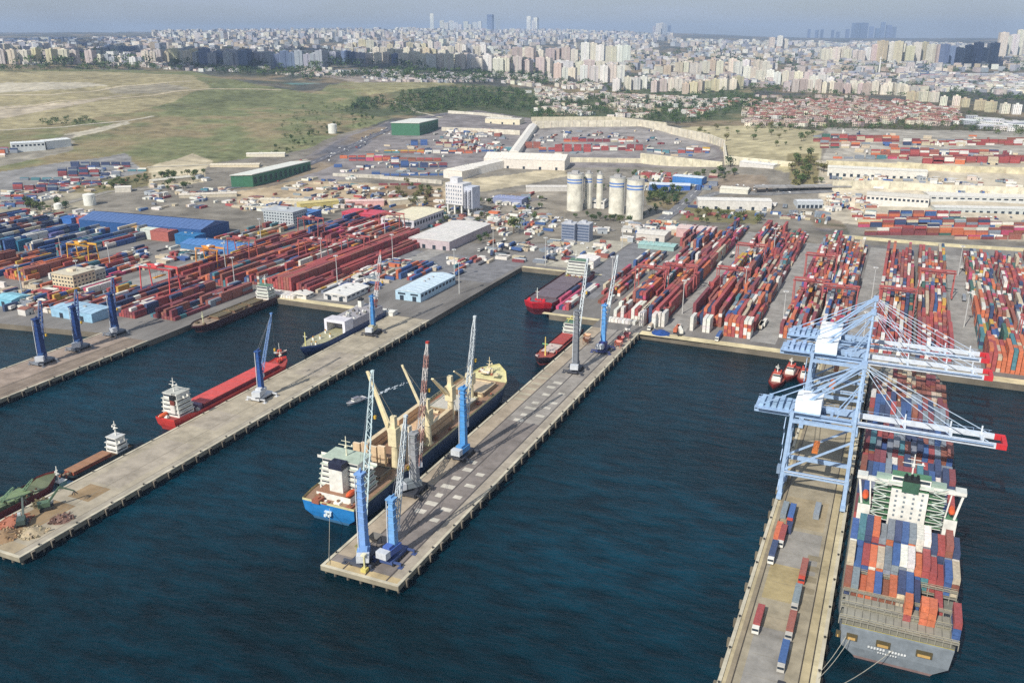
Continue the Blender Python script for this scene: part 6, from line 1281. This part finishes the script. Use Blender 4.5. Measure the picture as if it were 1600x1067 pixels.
for P, n, hm in [([(370, 330), (700, 345), (690, 312), (380, 312)], 60, 1), ([(640, 352), (870, 372), (870, 325), (640, 322)], 60, 1), ([(560, 460), (700, 425), (620, 400), (520, 440)], 46, 1), ([(700, 425), (800, 405), (780, 388), (690, 415)], 14, 1), ([(20, 490), (190, 495), (150, 450), (0, 450)], 60, 2), ([(200, 430), (360, 395), (340, 378), (200, 395)], 40, 1),
                 ([(500, 310), (690, 330), (690, 296), (500, 290)], 40, 1), ([(690, 240), (810, 244), (790, 205), (690, 205)], 60, 2), ([(530, 272), (700, 276), (720, 228), (600, 228)], 45, 1), ([(820, 243), (1120, 246), (1050, 206), (840, 204)], 40, 1), ([(990, 300), (1120, 300), (1120, 275), (1000, 272)], 40, 2), ([(1290, 330), (1370, 336), (1370, 308), (1300, 308)], 40, 1), ([(1290, 292), (1600, 306), (1600, 286), (1300, 278)], 60, 1),
                 ([(1330, 350), (1620, 378), (1620, 344), (1340, 336)], 30, 1), ([(1280, 252), (1640, 262), (1640, 214), (1290, 208)], 60, 2), ([(800, 415), (960, 405), (950, 376), (820, 380)], 40, 1), ([(0, 330), (200, 290), (190, 255), (0, 300)], 90, 1), ([(990, 372), (1080, 372), (1060, 352), (1000, 352)], 30, 2), ([(1180, 345), (1300, 352), (1290, 334), (1190, 330)], 24, 1), ([(220, 330), (370, 325), (360, 296), (240, 300)], 40, 1), ([(0, 355), (160, 350), (150, 330), (0, 335)], 40, 2), ([(640, 360), (860, 372), (860, 340), (660, 330)], 50, 1), ([(380, 330), (560, 340), (560, 300), (380, 306)], 40, 1), ([(1010, 345), (1290, 345), (1280, 322), (1100, 318)], 30, 1), ([(420, 300), (560, 300), (560, 275), (480, 280)], 30, 1)]:
    loose(P, n, WC, hm)
def hut(px, py, k, where):
    x, y, z = G(px, py); wd, dp, h = random.uniform(5, 12), random.uniform(5, 9), random.uniform(2.8, 5); c = random.choice((W_, WR, s255(190, 176, 150), s255(170, 176, 180), s255(206, 190, 176))); rc = random.choice((W_, s255(200, 196, 186), s255(150, 100, 84), s255(150, 156, 164)))
    t = thing('hut', (x, y, max(z, 4)), random.choice((0, .4, 1.57))); m = MB(); m.box(-wd / 2, wd / 2, -dp / 2, dp / 2, -1, h, c); m.build('wall', PAINT, t); m = MB(); m.gable(-wd / 2, wd / 2, -dp / 2, dp / 2, h, .9, rc); m.build('roof', PAINT, t); m = MB(); m.box(-.6, .6, -dp / 2 - .06, -dp / 2, 0, 2.1, GLS); m.build('door', PAINT, t)
    later(t, 'small pale hut ' + where, 'hut', 'small huts in the port')
for P, n, where in [([(640, 350), (870, 366), (860, 318), (660, 318)], 16, 'between the silos and the left pier warehouses'), ([(380, 330), (560, 338), (560, 306), (380, 308)], 12, 'in the lots below the green warehouse'), ([(700, 236), (800, 240), (790, 206), (700, 206)], 8, 'in the truck yard beside the green hall'), ([(230, 312), (370, 310), (350, 280), (240, 285)], 10, 'in the beige lots at left'), ([(1290, 290), (1590, 304), (1590, 284), (1300, 276)], 12, 'on the right terrace'),
                    ([(1290, 334), (1380, 340), (1370, 308), (1300, 308)], 8, 'below the viaduct terrace'), ([(930, 380), (1010, 385), (1000, 350), (930, 348)], 8, 'beside the silo road'), ([(830, 232), (1100, 240), (1040, 208), (850, 206)], 8, 'inside the middle depot'), ([(20, 488), (190, 492), (180, 470), (20, 468)], 8, 'on the far left quay')]:
    for k in range(n):
        u, v = random.random(), random.random(); px = P[0][0] * (1 - u) * (1 - v) + P[1][0] * u * (1 - v) + P[2][0] * u * v + P[3][0] * (1 - u) * v; py = P[0][1] * (1 - u) * (1 - v) + P[1][1] * u * (1 - v) + P[2][1] * u * v + P[3][1] * (1 - u) * v
        hut(px, py, k, where); hut(px + random.uniform(-14, 14), py + random.uniform(-4, 4), k, where)
# ================================================================== TREES
def tree_mesh(seed, r=4.5, h=9, n=150, tone=(70, 92, 52)):
    rnd = random.Random(seed); cl = [(rnd.uniform(-.5, .5) * r, rnd.uniform(-.5, .5) * r, h * rnd.uniform(.5, .85), r * rnd.uniform(.35, .6)) for _ in range(7)]; m = MB()
    for k in range(n):
        cx, cy, cz, cr = cl[k % 7]; d = Vector((rnd.gauss(0, 1), rnd.gauss(0, 1), rnd.gauss(0, .8))).normalized() * cr * rnd.uniform(.6, 1.05); c = Vector((cx, cy, cz)) + d; s = rnd.uniform(.5, 1.1) * r * .2
        a_ = Vector((rnd.gauss(0, 1), rnd.gauss(0, 1), rnd.gauss(0, 1))).normalized(); b2 = a_.cross(d + Vector((.01, .02, .03))).normalized(); a2 = b2.cross(a_)
        col = jit(s255(*tone), .3); m.add([c - b2 * s, c - a2 * s * .6, c + b2 * s, c + a2 * s * .7], [(0, 1, 2, 3)], col)
    return m
def trunk_mesh(h=9, r=4.5, seed=0):
    rnd = random.Random(seed); m = MB(); m.cyl(0, 0, -.5, h * .55, .32, (1, 1, 1), 7, .18)
    for k in range(4): a_ = k * 1.6 + rnd.random(); m.bar((0, 0, h * (.35 + .05 * k)), (math.cos(a_) * r * .5, math.sin(a_) * r * .5, h * .7), .22, (1, 1, 1), .08)
    return m
PROTO = []
for k, tone in enumerate([(84, 104, 62), (102, 112, 70), (70, 92, 64), (118, 116, 76)]):
    c = tree_mesh(k + 1, tone=tone); q = tree_mesh(k + 1, n=46, tone=tone); tr = trunk_mesh(seed=k)
    co = c.build('crown', LEAF); to = tr.build('trunk', BARK); COL.objects.unlink(co); COL.objects.unlink(to); PROTO.append((co.data, to.data, q))
def tree(x, y, z, s, kind, where, name='tree'):
    t = thing(name, (x, y, z)); t.scale = (s, s, s * random.uniform(.85, 1.15)); t.rotation_euler = (0, 0, random.random() * 6)
    for me_, n in ((PROTO[kind][0], 'crown'), (PROTO[kind][1], 'trunk')): o = bpy.data.objects.new(n, me_); COL.objects.link(o); o.parent = t
    later(t, ('dark green tree ', 'olive green tree ', 'deep green tree ', 'dry yellowish tree ')[kind] + where, 'tree', 'trees around the port'); return t
def scatter_trees(P, n, s0, s1, where, kinds=(0, 1, 2)):
    for k in range(n):
        u, v = random.random(), random.random(); px = P[0][0] * (1 - u) * (1 - v) + P[1][0] * u * (1 - v) + P[2][0] * u * v + P[3][0] * (1 - u) * v; py = P[0][1] * (1 - u) * (1 - v) + P[1][1] * u * (1 - v) + P[2][1] * u * v + P[3][1] * (1 - u) * v
        x, y, z = G(px, py); tree(x, y, max(z, 3.9), random.uniform(s0, s1), random.choice(kinds), where)
x, y, z = G(803, 366); tree(x, y, z, 2.3, 1, 'with big round crown standing alone beside the inner basin lot')
scatter_trees([(1010, 320), (1075, 322), (1080, 300), (1015, 300)], 26, .7, 1.3, 'in the grove right of the silos'); scatter_trees([(1080, 350), (1190, 352), (1190, 336), (1085, 336)], 20, .7, 1.2, 'behind the red container rows', (1, 3)); scatter_trees([(1235, 298), (1290, 300), (1285, 250), (1238, 245)], 28, .9, 1.6, 'on the steep mound right of centre', (1, 3, 3, 0))
scatter_trees([(890, 345), (1000, 352), (1000, 344), (900, 338)], 16, .6, 1.0, 'at the foot of the silos'); scatter_trees([(600, 318), (680, 325), (690, 300), (630, 290)], 30, .6, 1.1, 'on the wooded mound left of the works tower', (1, 3, 3)); scatter_trees([(1075, 282), (1160, 285), (1150, 270), (1080, 274)], 16, .6, 1.2, 'along the terrace edge below the dry slope')
x, y, z = G(1141, 262); tree(x, y, z, 1.9, 2, 'standing tall alone on the terrace edge'); scatter_trees([(150, 300), (270, 282), (260, 270), (160, 290)], 30, .5, 1.1, 'on the scrubby slope above the white tank', (0, 1)); scatter_trees([(230, 305), (330, 290), (320, 268), (250, 280)], 24, .5, 1.2, 'in the beige lots left of the green warehouse', (0, 1))
scatter_trees([(40, 335), (110, 330), (105, 318), (40, 322)], 18, .7, 1.2, 'along the road at the left edge'); scatter_trees([(430, 245), (600, 190), (560, 175), (420, 235)], 34, .5, 1.1, 'along the upper side of the diagonal road', (0, 1)); scatter_trees([(1090, 215), (1250, 240), (1280, 205), (1100, 195)], 26, .6, 1.4, 'on the dry slope above the middle depot', (0, 1, 3))
scatter_trees([(730, 380), (760, 385), (770, 375), (740, 370)], 4, .6, .9, 'beside the grey roofed warehouse'); scatter_trees([(660, 355), (860, 350), (850, 310), (700, 322)], 30, .5, 1.0, 'among the lots between silos and warehouses', (0, 1)); scatter_trees([(880, 300), (1060, 300), (1100, 272), (900, 272)], 26, .5, .9, 'behind the silos', (0, 1)); scatter_trees([(1000, 345), (1060, 318), (1052, 312), (995, 335)], 10, .5, .9, 'lining the road from the silos')
# woods and hedges far off: one mass
def wood(regions, name, label):
    V_, F_, C_ = [], [], []; o_ = 0
    base = []
    for _, _, q in PROTO: base.append((np.array(q.v), np.array(q.f), np.array(q.c)))
    for poly, n, s0, s1, kinds in regions:
        xs = [p[0] for p in poly]; ys = [p[1] for p in poly]; k = 0; tries = 0
        while k < n and tries < n * 8:
            tries += 1; px, py = random.uniform(min(xs), max(xs)), random.uniform(min(ys), max(ys))
            if not inpoly(np.array([px]), np.array([py]), poly)[0]: continue
            x, y, z = G(px, py); bv, bf, bc = base[random.choice(kinds)]; s = random.uniform(s0, s1); a_ = random.random() * 6.28; ca, sa = math.cos(a_), math.sin(a_)
            R2 = np.stack([bv[:, 0] * ca - bv[:, 1] * sa, bv[:, 0] * sa + bv[:, 1] * ca, bv[:, 2] - 2.5], 1) * s + (x, y, z); V_.append(R2); F_.append(bf + o_); C_.append(bc * random.uniform(.75, 1.2)); o_ += len(bv); k += 1
    V_ = np.concatenate(V_); F_ = np.concatenate(F_); C_ = np.concatenate(C_)
    me = bpy.data.meshes.new(name); me.vertices.add(len(V_)); me.vertices.foreach_set('co', V_.astype(np.float32).ravel()); me.loops.add(F_.size); me.loops.foreach_set('vertex_index', F_.astype(np.int32).ravel())
    me.polygons.add(len(F_)); me.polygons.foreach_set('loop_start', np.arange(0, F_.size, 4, dtype=np.int32)); me.polygons.foreach_set('loop_total', np.full(len(F_), 4, np.int32)); me.update(calc_edges=True); me.polygons.foreach_set('use_smooth', np.zeros(len(F_), bool))
    me.attributes.new('Col', 'FLOAT_COLOR', 'FACE').data.foreach_set('color', np.concatenate([C_, np.ones((len(C_), 1))], 1).astype(np.float32).ravel()); me.materials.append(LEAF)
    o = bpy.data.objects.new(name, me); COL.objects.link(o); struct(o, label, 'woods', 'stuff')
wood([([(545, 178), (555, 160), (600, 152), (700, 140), (800, 140), (830, 150), (830, 178), (740, 170), (640, 182), (600, 172)], 520, 1.2, 2.1, (0, 2)), ([(830, 190), (830, 150), (930, 150), (1060, 165), (1180, 150), (1190, 175), (1060, 196), (950, 182), (840, 190)], 620, 1.0, 1.9, (0, 2)),
      ([(930, 160), (940, 115), (1000, 118), (1180, 150), (1190, 168), (1000, 170)], 260, 1.3, 2.2, (0, 2)), ([(1160, 205), (1165, 150), (1300, 150), (1500, 175), (1600, 200), (1600, 216), (1500, 205), (1280, 205)], 620, .9, 1.5, (0, 1, 2)), ([(430, 170), (520, 160), (600, 186), (470, 232), (440, 225)], 90, .6, 1.1, (0, 1)),
      ([(500, 122), (600, 110), (800, 112), (930, 128), (930, 138), (700, 130)], 420, 1.6, 2.6, (0, 2)), ([(0, 108), (200, 105), (500, 110), (500, 128), (300, 112), (0, 113)], 200, 1.8, 2.8, (0, 2)), ([(1150, 120), (1600, 128), (1600, 165), (1450, 155), (1150, 148)], 520, 1.4, 2.4, (0, 2)), ([(60, 190), (130, 185), (150, 194), (70, 200)], 40, .9, 1.4, (0, 1)), ([(0, 106), (1600, 118), (1600, 80), (0, 84)], 700, 2.6, 5, (0, 2))],
     'woodland', 'dark green woods between the port terraces and the town')
# ================================================================== THE TOWN
PALS = dict(cream=s255(232, 224, 204), white=s255(236, 234, 226), pink=s255(210, 198, 190), yellow=s255(216, 206, 172), grey=s255(176, 180, 188), blue=s255(112, 128, 158), tan=s255(206, 190, 166), salmon=s255(208, 190, 178))  # grey and blue walls carry cloud shade in their colour in shaded rows
def tower(px, py, hpx, wpx, colname, where, big=True):
    x, y, z = G(px, py); Yd = y * UY - x * UX; zcam = Yd * CP + (H - z) * SP; h = max(6, 1.06 * hpx * zcam / F); wd = max(8, 1.12 * wpx * zcam / F); dp = wd * random.uniform(.7, 1.1)
    c = jit(PALS[colname], .08); rz = YAW * random.choice((1, 1, 0)) + random.uniform(-.3, .3)
    t = thing('apartment_building', (x, y, z), rz); m = MB(); a, b2 = wd / 2, dp / 2
    m.box(-a, a, -b2, b2, 0, h, c, s255(150, 140, 130)); m.box(-a * .22, a * .22, -b2 - 1.2, b2 + 1.2, 0, h, jit(c, .12), s255(150, 140, 130)); o = m.build('wall', FACADE, t, uv=True)
    m = MB(); m.box(-a * .98, a * .98, -b2 * .98, b2 * .98, h, h + .8, jit(c, .1), s255(*random.choice(((150, 110, 96), (150, 146, 140), (170, 160, 146))))); m.box(-a * .3, a * .3, -b2 * .3, b2 * .3, h + .8, h + 3.6, jit(c, .1)); m.build('roof', PAINT, t)
    later(t, '%s %s block %s' % (colname if colname not in ('blue',) else 'bluish grey', 'tall' if hpx > 15 else 'mid height' if hpx > 9 else 'low', where), 'apartment block', 'apartment blocks in the town'); return t
NT = [0]
def rowt(x0, x1, y0, y1, n, h0, h1, w0, w1, pal, where, jx=.25):
    for k in range(n):
        u = (k + .5) / n; px = x0 + (x1 - x0) * (u + random.uniform(-jx, jx) / n); py = y0 + (y1 - y0) * u + random.uniform(-1, 1); tower(px, py, random.uniform(h0, h1), random.uniform(w0, w1), random.choice(pal), where); NT[0] += 1
rowt(-4, 150, 100, 101, 8, 19, 22, 9, 12, ['cream', 'white', 'yellow', 'pink'], 'in the spaced row at the far left'); rowt(225, 308, 99, 98, 8, 14, 21, 9, 12, ['cream', 'yellow', 'pink'], 'in the group above the bare field'); rowt(305, 510, 105, 108, 18, 18, 26, 10, 13, ['grey', 'blue', 'grey'], 'in the long row coloured as cloud shaded')
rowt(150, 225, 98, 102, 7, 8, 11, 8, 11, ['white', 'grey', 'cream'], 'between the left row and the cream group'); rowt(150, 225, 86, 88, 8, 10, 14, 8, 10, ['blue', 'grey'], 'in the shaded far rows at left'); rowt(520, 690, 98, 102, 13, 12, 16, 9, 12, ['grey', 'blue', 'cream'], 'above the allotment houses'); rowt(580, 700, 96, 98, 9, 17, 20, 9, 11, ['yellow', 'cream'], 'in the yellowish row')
rowt(625, 800, 105, 114, 12, 18, 23, 11, 15, ['cream', 'cream', 'white'], 'in the bright cream row at centre'); rowt(770, 960, 112, 124, 12, 18, 25, 11, 14, ['cream', 'white', 'pink'], 'in the row right of centre'); rowt(800, 900, 96, 100, 8, 16, 22, 10, 13, ['cream', 'salmon', 'grey'], 'behind the centre rows'); rowt(910, 982, 101, 103, 6, 26, 30, 10, 13, ['yellow', 'cream', 'white'], 'among the tall slabs right of centre')
rowt(862, 975, 128, 130, 8, 20, 26, 10, 12, ['cream', 'white', 'salmon'], 'in front of the tall slabs'); rowt(958, 1010, 143, 140, 4, 16, 22, 9, 11, ['white', 'cream'], 'at the wood edge beside the avenue'); rowt(1015, 1065, 146, 142, 4, 15, 19, 9, 12, ['pink', 'cream'], 'in the pinkish group by the woods'); rowt(1063, 1160, 149, 138, 8, 14, 18, 9, 12, ['yellow', 'cream', 'tan'], 'in the descending row behind the woods')
rowt(1040, 1120, 118, 114, 6, 14, 18, 10, 13, ['tan', 'cream', 'yellow'], 'in the tan group right of the avenue'); rowt(1120, 1200, 118, 122, 6, 18, 25, 9, 12, ['cream', 'white'], 'in the bright group right of the tan group'); rowt(1160, 1300, 128, 140, 12, 16, 22, 9, 12, ['cream', 'pink', 'white'], 'in the middle rows above the red roofs'); rowt(1225, 1360, 143, 148, 12, 12, 18, 8, 11, ['cream', 'salmon', 'pink'], 'in the last row above the red roofs')
rowt(1340, 1430, 146, 152, 8, 13, 18, 9, 12, ['cream', 'yellow', 'pink'], 'near the red roofs at right'); rowt(1420, 1460, 159, 160, 3, 12, 15, 10, 13, ['cream', 'yellow'], 'standing apart at the right of the red roofs'); rowt(1470, 1510, 166, 168, 3, 12, 16, 9, 12, ['cream', 'yellow'], 'right of the red roofed quarter'); rowt(1520, 1595, 172, 180, 4, 12, 16, 9, 12, ['cream', 'yellow', 'white'], 'at the right edge above the depot')
rowt(1360, 1480, 100, 104, 11, 26, 34, 9, 12, ['cream', 'yellow', 'white', 'salmon'], 'in the tall far right rows'); rowt(1470, 1555, 107, 106, 10, 24, 38, 9, 12, ['blue', 'blue', 'grey'], 'in the right cluster coloured as cloud shaded'); rowt(1555, 1615, 92, 88, 6, 30, 40, 9, 12, ['cream', 'white'], 'at the right edge of the skyline'); rowt(1200, 1230, 80, 82, 3, 16, 22, 6, 9, ['white', 'cream'], 'alone in the far town right of centre')
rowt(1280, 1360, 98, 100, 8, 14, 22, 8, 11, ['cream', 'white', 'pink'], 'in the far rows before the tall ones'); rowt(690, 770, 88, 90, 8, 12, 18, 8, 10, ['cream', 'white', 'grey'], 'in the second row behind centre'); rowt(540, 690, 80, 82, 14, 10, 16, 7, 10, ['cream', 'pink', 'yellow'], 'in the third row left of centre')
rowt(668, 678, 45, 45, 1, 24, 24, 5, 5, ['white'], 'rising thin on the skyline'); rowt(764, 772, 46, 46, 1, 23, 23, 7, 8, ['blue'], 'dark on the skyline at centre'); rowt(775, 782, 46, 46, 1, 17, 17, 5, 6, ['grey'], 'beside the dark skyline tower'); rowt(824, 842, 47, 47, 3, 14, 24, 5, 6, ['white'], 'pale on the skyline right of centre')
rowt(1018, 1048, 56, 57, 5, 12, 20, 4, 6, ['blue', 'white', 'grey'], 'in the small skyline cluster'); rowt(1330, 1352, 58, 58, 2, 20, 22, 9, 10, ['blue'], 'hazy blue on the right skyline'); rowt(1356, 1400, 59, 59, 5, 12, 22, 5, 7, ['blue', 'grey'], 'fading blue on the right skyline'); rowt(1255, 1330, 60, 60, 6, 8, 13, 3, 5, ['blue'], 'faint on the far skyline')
rowt(685, 755, 45, 46, 9, 10, 15, 5, 7, ['white', 'cream'], 'in the skyline row left of the dark tower')
# lower town: small blocks and houses as one mass, roofs tiled
B, C_, GBc, RT = [], [], [], []
def fill(poly, n, h0, h1, w0, w1, cols, roofs):
    xs = [p[0] for p in poly]; ys = [p[1] for p in poly]; k = 0; tr_ = 0
    while k < n and tr_ < n * 10:
        tr_ += 1; px, py = random.uniform(min(xs), max(xs)), random.uniform(min(ys), max(ys))
        if not inpoly(np.array([px]), np.array([py]), poly)[0]: continue
        x, y, z = G(px, py)
        if float(vnoise(x, y, 60 if py > 100 else 200, 77)) < .46: continue
        Yd = y * UY - x * UX; zc_ = Yd * CP + (H - z) * SP; wd = random.uniform(w0, w1); dp = random.uniform(w0, w1); h = random.uniform(h0, h1)
        B.append((x, y, z - 1, wd, dp, h + 1)); C_.append(tuple(.95 * v for v in jit(PALS[random.choice(cols)], .14))); GBc.append(jit(s255(*random.choice(roofs)), .15)); RT.append(random.uniform(-.5, .9)); k += 1
REDR = [(142, 92, 80), (152, 104, 92), (132, 94, 82), (158, 112, 100)]; GRR = [(160, 152, 144), (150, 120, 104), (190, 184, 174), (140, 136, 134), (150, 110, 96)]
fill([(0, 96), (0, 82), (300, 78), (600, 74), (900, 72), (1100, 82), (1600, 92), (1600, 112), (1300, 118), (1150, 115), (1000, 116), (900, 100), (600, 92), (300, 96)], 1500, 14, 30, 18, 32, ['cream', 'white', 'pink', 'grey', 'tan', 'grey'], GRR)
fill([(0, 74), (300, 60), (700, 57), (1000, 60), (1200, 72), (1600, 78), (1600, 92), (1200, 86), (900, 76), (400, 78), (0, 84)], 1700, 16, 38, 22, 40, ['cream', 'white', 'grey', 'grey', 'pink', 'tan'], GRR)
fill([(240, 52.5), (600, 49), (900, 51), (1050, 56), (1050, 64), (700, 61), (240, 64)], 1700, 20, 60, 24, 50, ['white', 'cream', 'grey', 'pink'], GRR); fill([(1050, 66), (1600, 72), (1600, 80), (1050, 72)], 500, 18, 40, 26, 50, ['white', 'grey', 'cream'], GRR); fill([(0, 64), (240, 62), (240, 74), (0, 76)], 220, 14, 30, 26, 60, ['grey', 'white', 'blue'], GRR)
fill([(0, 102), (200, 104), (300, 112), (500, 120), (520, 110), (230, 100)], 260, 5, 10, 10, 18, ['white', 'cream', 'pink'], REDR + GRR); fill([(500, 112), (600, 112), (760, 118), (800, 128), (700, 130), (560, 128)], 520, 5, 8, 8, 12, ['white', 'pink', 'grey'], [(120, 116, 118), (150, 140, 138), (110, 104, 106)]); fill([(770, 118), (930, 122), (950, 150), (850, 155), (780, 135)], 240, 6, 12, 9, 16, ['cream', 'white', 'pink'], REDR + GRR)
fill([(835, 178), (840, 150), (940, 150), (1170, 160), (1080, 182), (960, 186)], 260, 6, 11, 9, 16, ['cream', 'white', 'pink'], REDR + GRR); fill([(1160, 198), (1165, 150), (1320, 152), (1500, 172), (1500, 198), (1280, 200)], 420, 6, 9, 9, 14, ['cream', 'tan', 'pink', 'salmon'], REDR + [(120, 96, 84), (150, 130, 118)]); fill([(960, 150), (1060, 155), (1060, 165), (970, 165)], 60, 6, 10, 9, 14, ['cream', 'white'], REDR); fill([(1000, 118), (1600, 120), (1600, 150), (1300, 140), (1150, 135), (1000, 130)], 560, 8, 20, 12, 24, ['cream', 'white', 'pink', 'grey'], GRR + REDR); fill([(1440, 120), (1600, 118), (1600, 150), (1460, 140)], 120, 7, 12, 24, 60, ['white', 'grey'], [(214, 212, 206), (180, 180, 180), (170, 110, 110)])
fill([(1300, 100), (1480, 105), (1480, 125), (1300, 120)], 260, 6, 12, 12, 24, ['grey', 'white', 'blue'], GRR); fill([(1500, 185), (1600, 195), (1600, 208), (1520, 200)], 30, 6, 9, 14, 30, ['white', 'grey'], [(210, 210, 206)])
o = boxes_obj('town_houses', FACADE, B, C_, rot=np.array(RT), uv=True, gab=np.array(GBc)); struct(o, 'dense pale mass of distant houses and blocks filling the town', 'houses', 'stuff')
# red roofed villas: individuals nearest the port, the same kind behind as one mass
VH = {}
def villa(px, py, where, k):
    x, y, z = G(px, py)
    if k % 6 not in VH:
        kk = k % 6; wd, dp, h = random.uniform(9, 14), random.uniform(8, 12), random.uniform(5.5, 8); cc = PALS[random.choice(('cream', 'white', 'salmon', 'tan'))]
        t = thing('villa', (0, 0, 0)); m = MB(); m.box(-wd / 2, wd / 2, -dp / 2, dp / 2, -1, h, cc); m.build('wall', FACADE, t, uv=True)
        m = MB(); a, b2 = wd / 2 + .5, dp / 2 + .5; m.add([(-a, -b2, h), (a, -b2, h), (a, b2, h), (-a, b2, h), (-a * .35, 0, h + 2.6), (a * .35, 0, h + 2.6)], [(0, 1, 5, 4), (1, 2, 5), (2, 3, 4, 5), (3, 0, 4)], s255(*REDR[kk % 4])); o = m.build('roof', PAINT, t); m = MB(); m.box(-.4, .4, .6, 1.3, h + 1, h + 3.4, cc); m.build('chimney', PAINT, o); VH[kk] = t; o = t
    else: o = dup(VH[k % 6])
    o.location = (x, y, z); o.rotation_euler = (0, 0, random.uniform(-.5, .9)); later(o, 'red roofed house ' + where, 'house', 'red roofed houses above the depots')
k = 0
for (P, n, where) in [([(1165, 172), (1250, 160), (1260, 185), (1175, 190)], 62, 'at the left end of the red roofed quarter'), ([(1250, 158), (1350, 158), (1360, 192), (1260, 190)], 85, 'in the left middle of the red roofed quarter'), ([(1350, 155), (1440, 162), (1450, 195), (1360, 192)], 85, 'in the right middle of the red roofed quarter'), ([(1440, 165), (1500, 178), (1500, 196), (1450, 195)], 40, 'at the right end of the red roofed quarter'), ([(1070, 180), (1140, 160), (1150, 164), (1085, 186)], 26, 'in the curved terrace row by the woods')]:
    for q in range(n):
        u, v = random.random(), random.random(); px = P[0][0] * (1 - u) * (1 - v) + P[1][0] * u * (1 - v) + P[2][0] * u * v + P[3][0] * (1 - u) * v; py = P[0][1] * (1 - u) * (1 - v) + P[1][1] * u * (1 - v) + P[2][1] * u * v + P[3][1] * (1 - u) * v
        villa(px, py, where, k); k += 1
x, y, z = G(1373, 118); t = thing('minaret', (x, y, z), 0, 'thin white tower rising in front of the far rows at right', 'tower'); m = MB(); m.cyl(0, 0, 0, 60, 4, WHT, 10, 2.6); m.build('shaft', PAINT, t); m = MB(); m.cyl(0, 0, 60, 63, 5, WHT, 10); m.cyl(0, 0, 63, 72, 2.4, WHT, 8, .3); m.build('spire', PAINT, t)
# ================================================================== everything else
settle()
BB = np.array(CBOX); o = boxes_obj('container_stack', BOXS, np.concatenate([BB, np.array([b[:6] for b in TB])]), CCOL + TC, rot=np.concatenate([np.zeros(len(BB)), np.array([b[6] for b in TB])]))
struct(o, 'thousands of mostly red shipping containers stacked in the terminal yards', 'containers', 'stuff')
# low cumulus behind and above the camera's view, shading parts of the town
CLD = mat('cloud_white', src='rgb', col=(.85, .85, .87), rough=1, nscale=.004, namt=.1, spec=0)
def cloud(px0, px1, py0, py1, n, label):
    pts = []
    for k in range(n):
        x, y, z = G(random.uniform(px0, px1), random.uniform(py0, py1)); hh = 1150; pts.append((x - math.sin(SUN_AZ) * (hh - z) / math.tan(SUN_EL), y - math.cos(SUN_AZ) * (hh - z) / math.tan(SUN_EL), hh + random.uniform(-20, 40)))
    ox, oy = pts[0][:2]; m = MB()
    for (x, y, z) in pts:
        r = random.uniform(110, 190); vs = []
        for i in range(7):
            for j in range(12): th = math.pi * i / 6; ph = 2 * math.pi * j / 12; q = r * random.uniform(.85, 1.1); vs.append((x - ox + q * math.sin(th) * math.cos(ph), y - oy + q * math.sin(th) * math.sin(ph), z - 1150 + q * .35 * math.cos(th)))
        m.add(vs, [(i * 12 + j, i * 12 + (j + 1) % 12, i * 12 + 12 + (j + 1) % 12, i * 12 + 12 + j) for i in range(6) for j in range(12)], (1, 1, 1))
    o = m.build('cloud', CLD); o.location = (ox, oy, 1150); struct(o)
cloud(330, 500, 86, 106, 17, ''); cloud(560, 680, 98, 108, 9, ''); cloud(150, 240, 78, 88, 12, ''); cloud(1470, 1550, 92, 108, 12, ''); cloud(60, 130, 66, 72, 10, '')
# haze: still air over the whole place
hz = MB(); hz.box(-14500, 14500, -600, 17500, -4, 380, (1, 1, 1)); 
hm = bpy.data.materials.new('haze'); hm.use_nodes = True; nt = hm.node_tree; nt.nodes.clear(); mo = nt.nodes.new('ShaderNodeOutputMaterial'); pv = nt.nodes.new('ShaderNodeVolumePrincipled')
pv.inputs['Color'].default_value = (.54, .72, 1, 1); pv.inputs['Density'].default_value = 6e-5; pv.inputs['Anisotropy'].default_value = .0; nt.links.new(pv.outputs[0], mo.inputs['Volume'])
o = hz.build('haze', hm); struct(o, 'thin pale blue air haze over the port and town', 'haze', 'stuff')
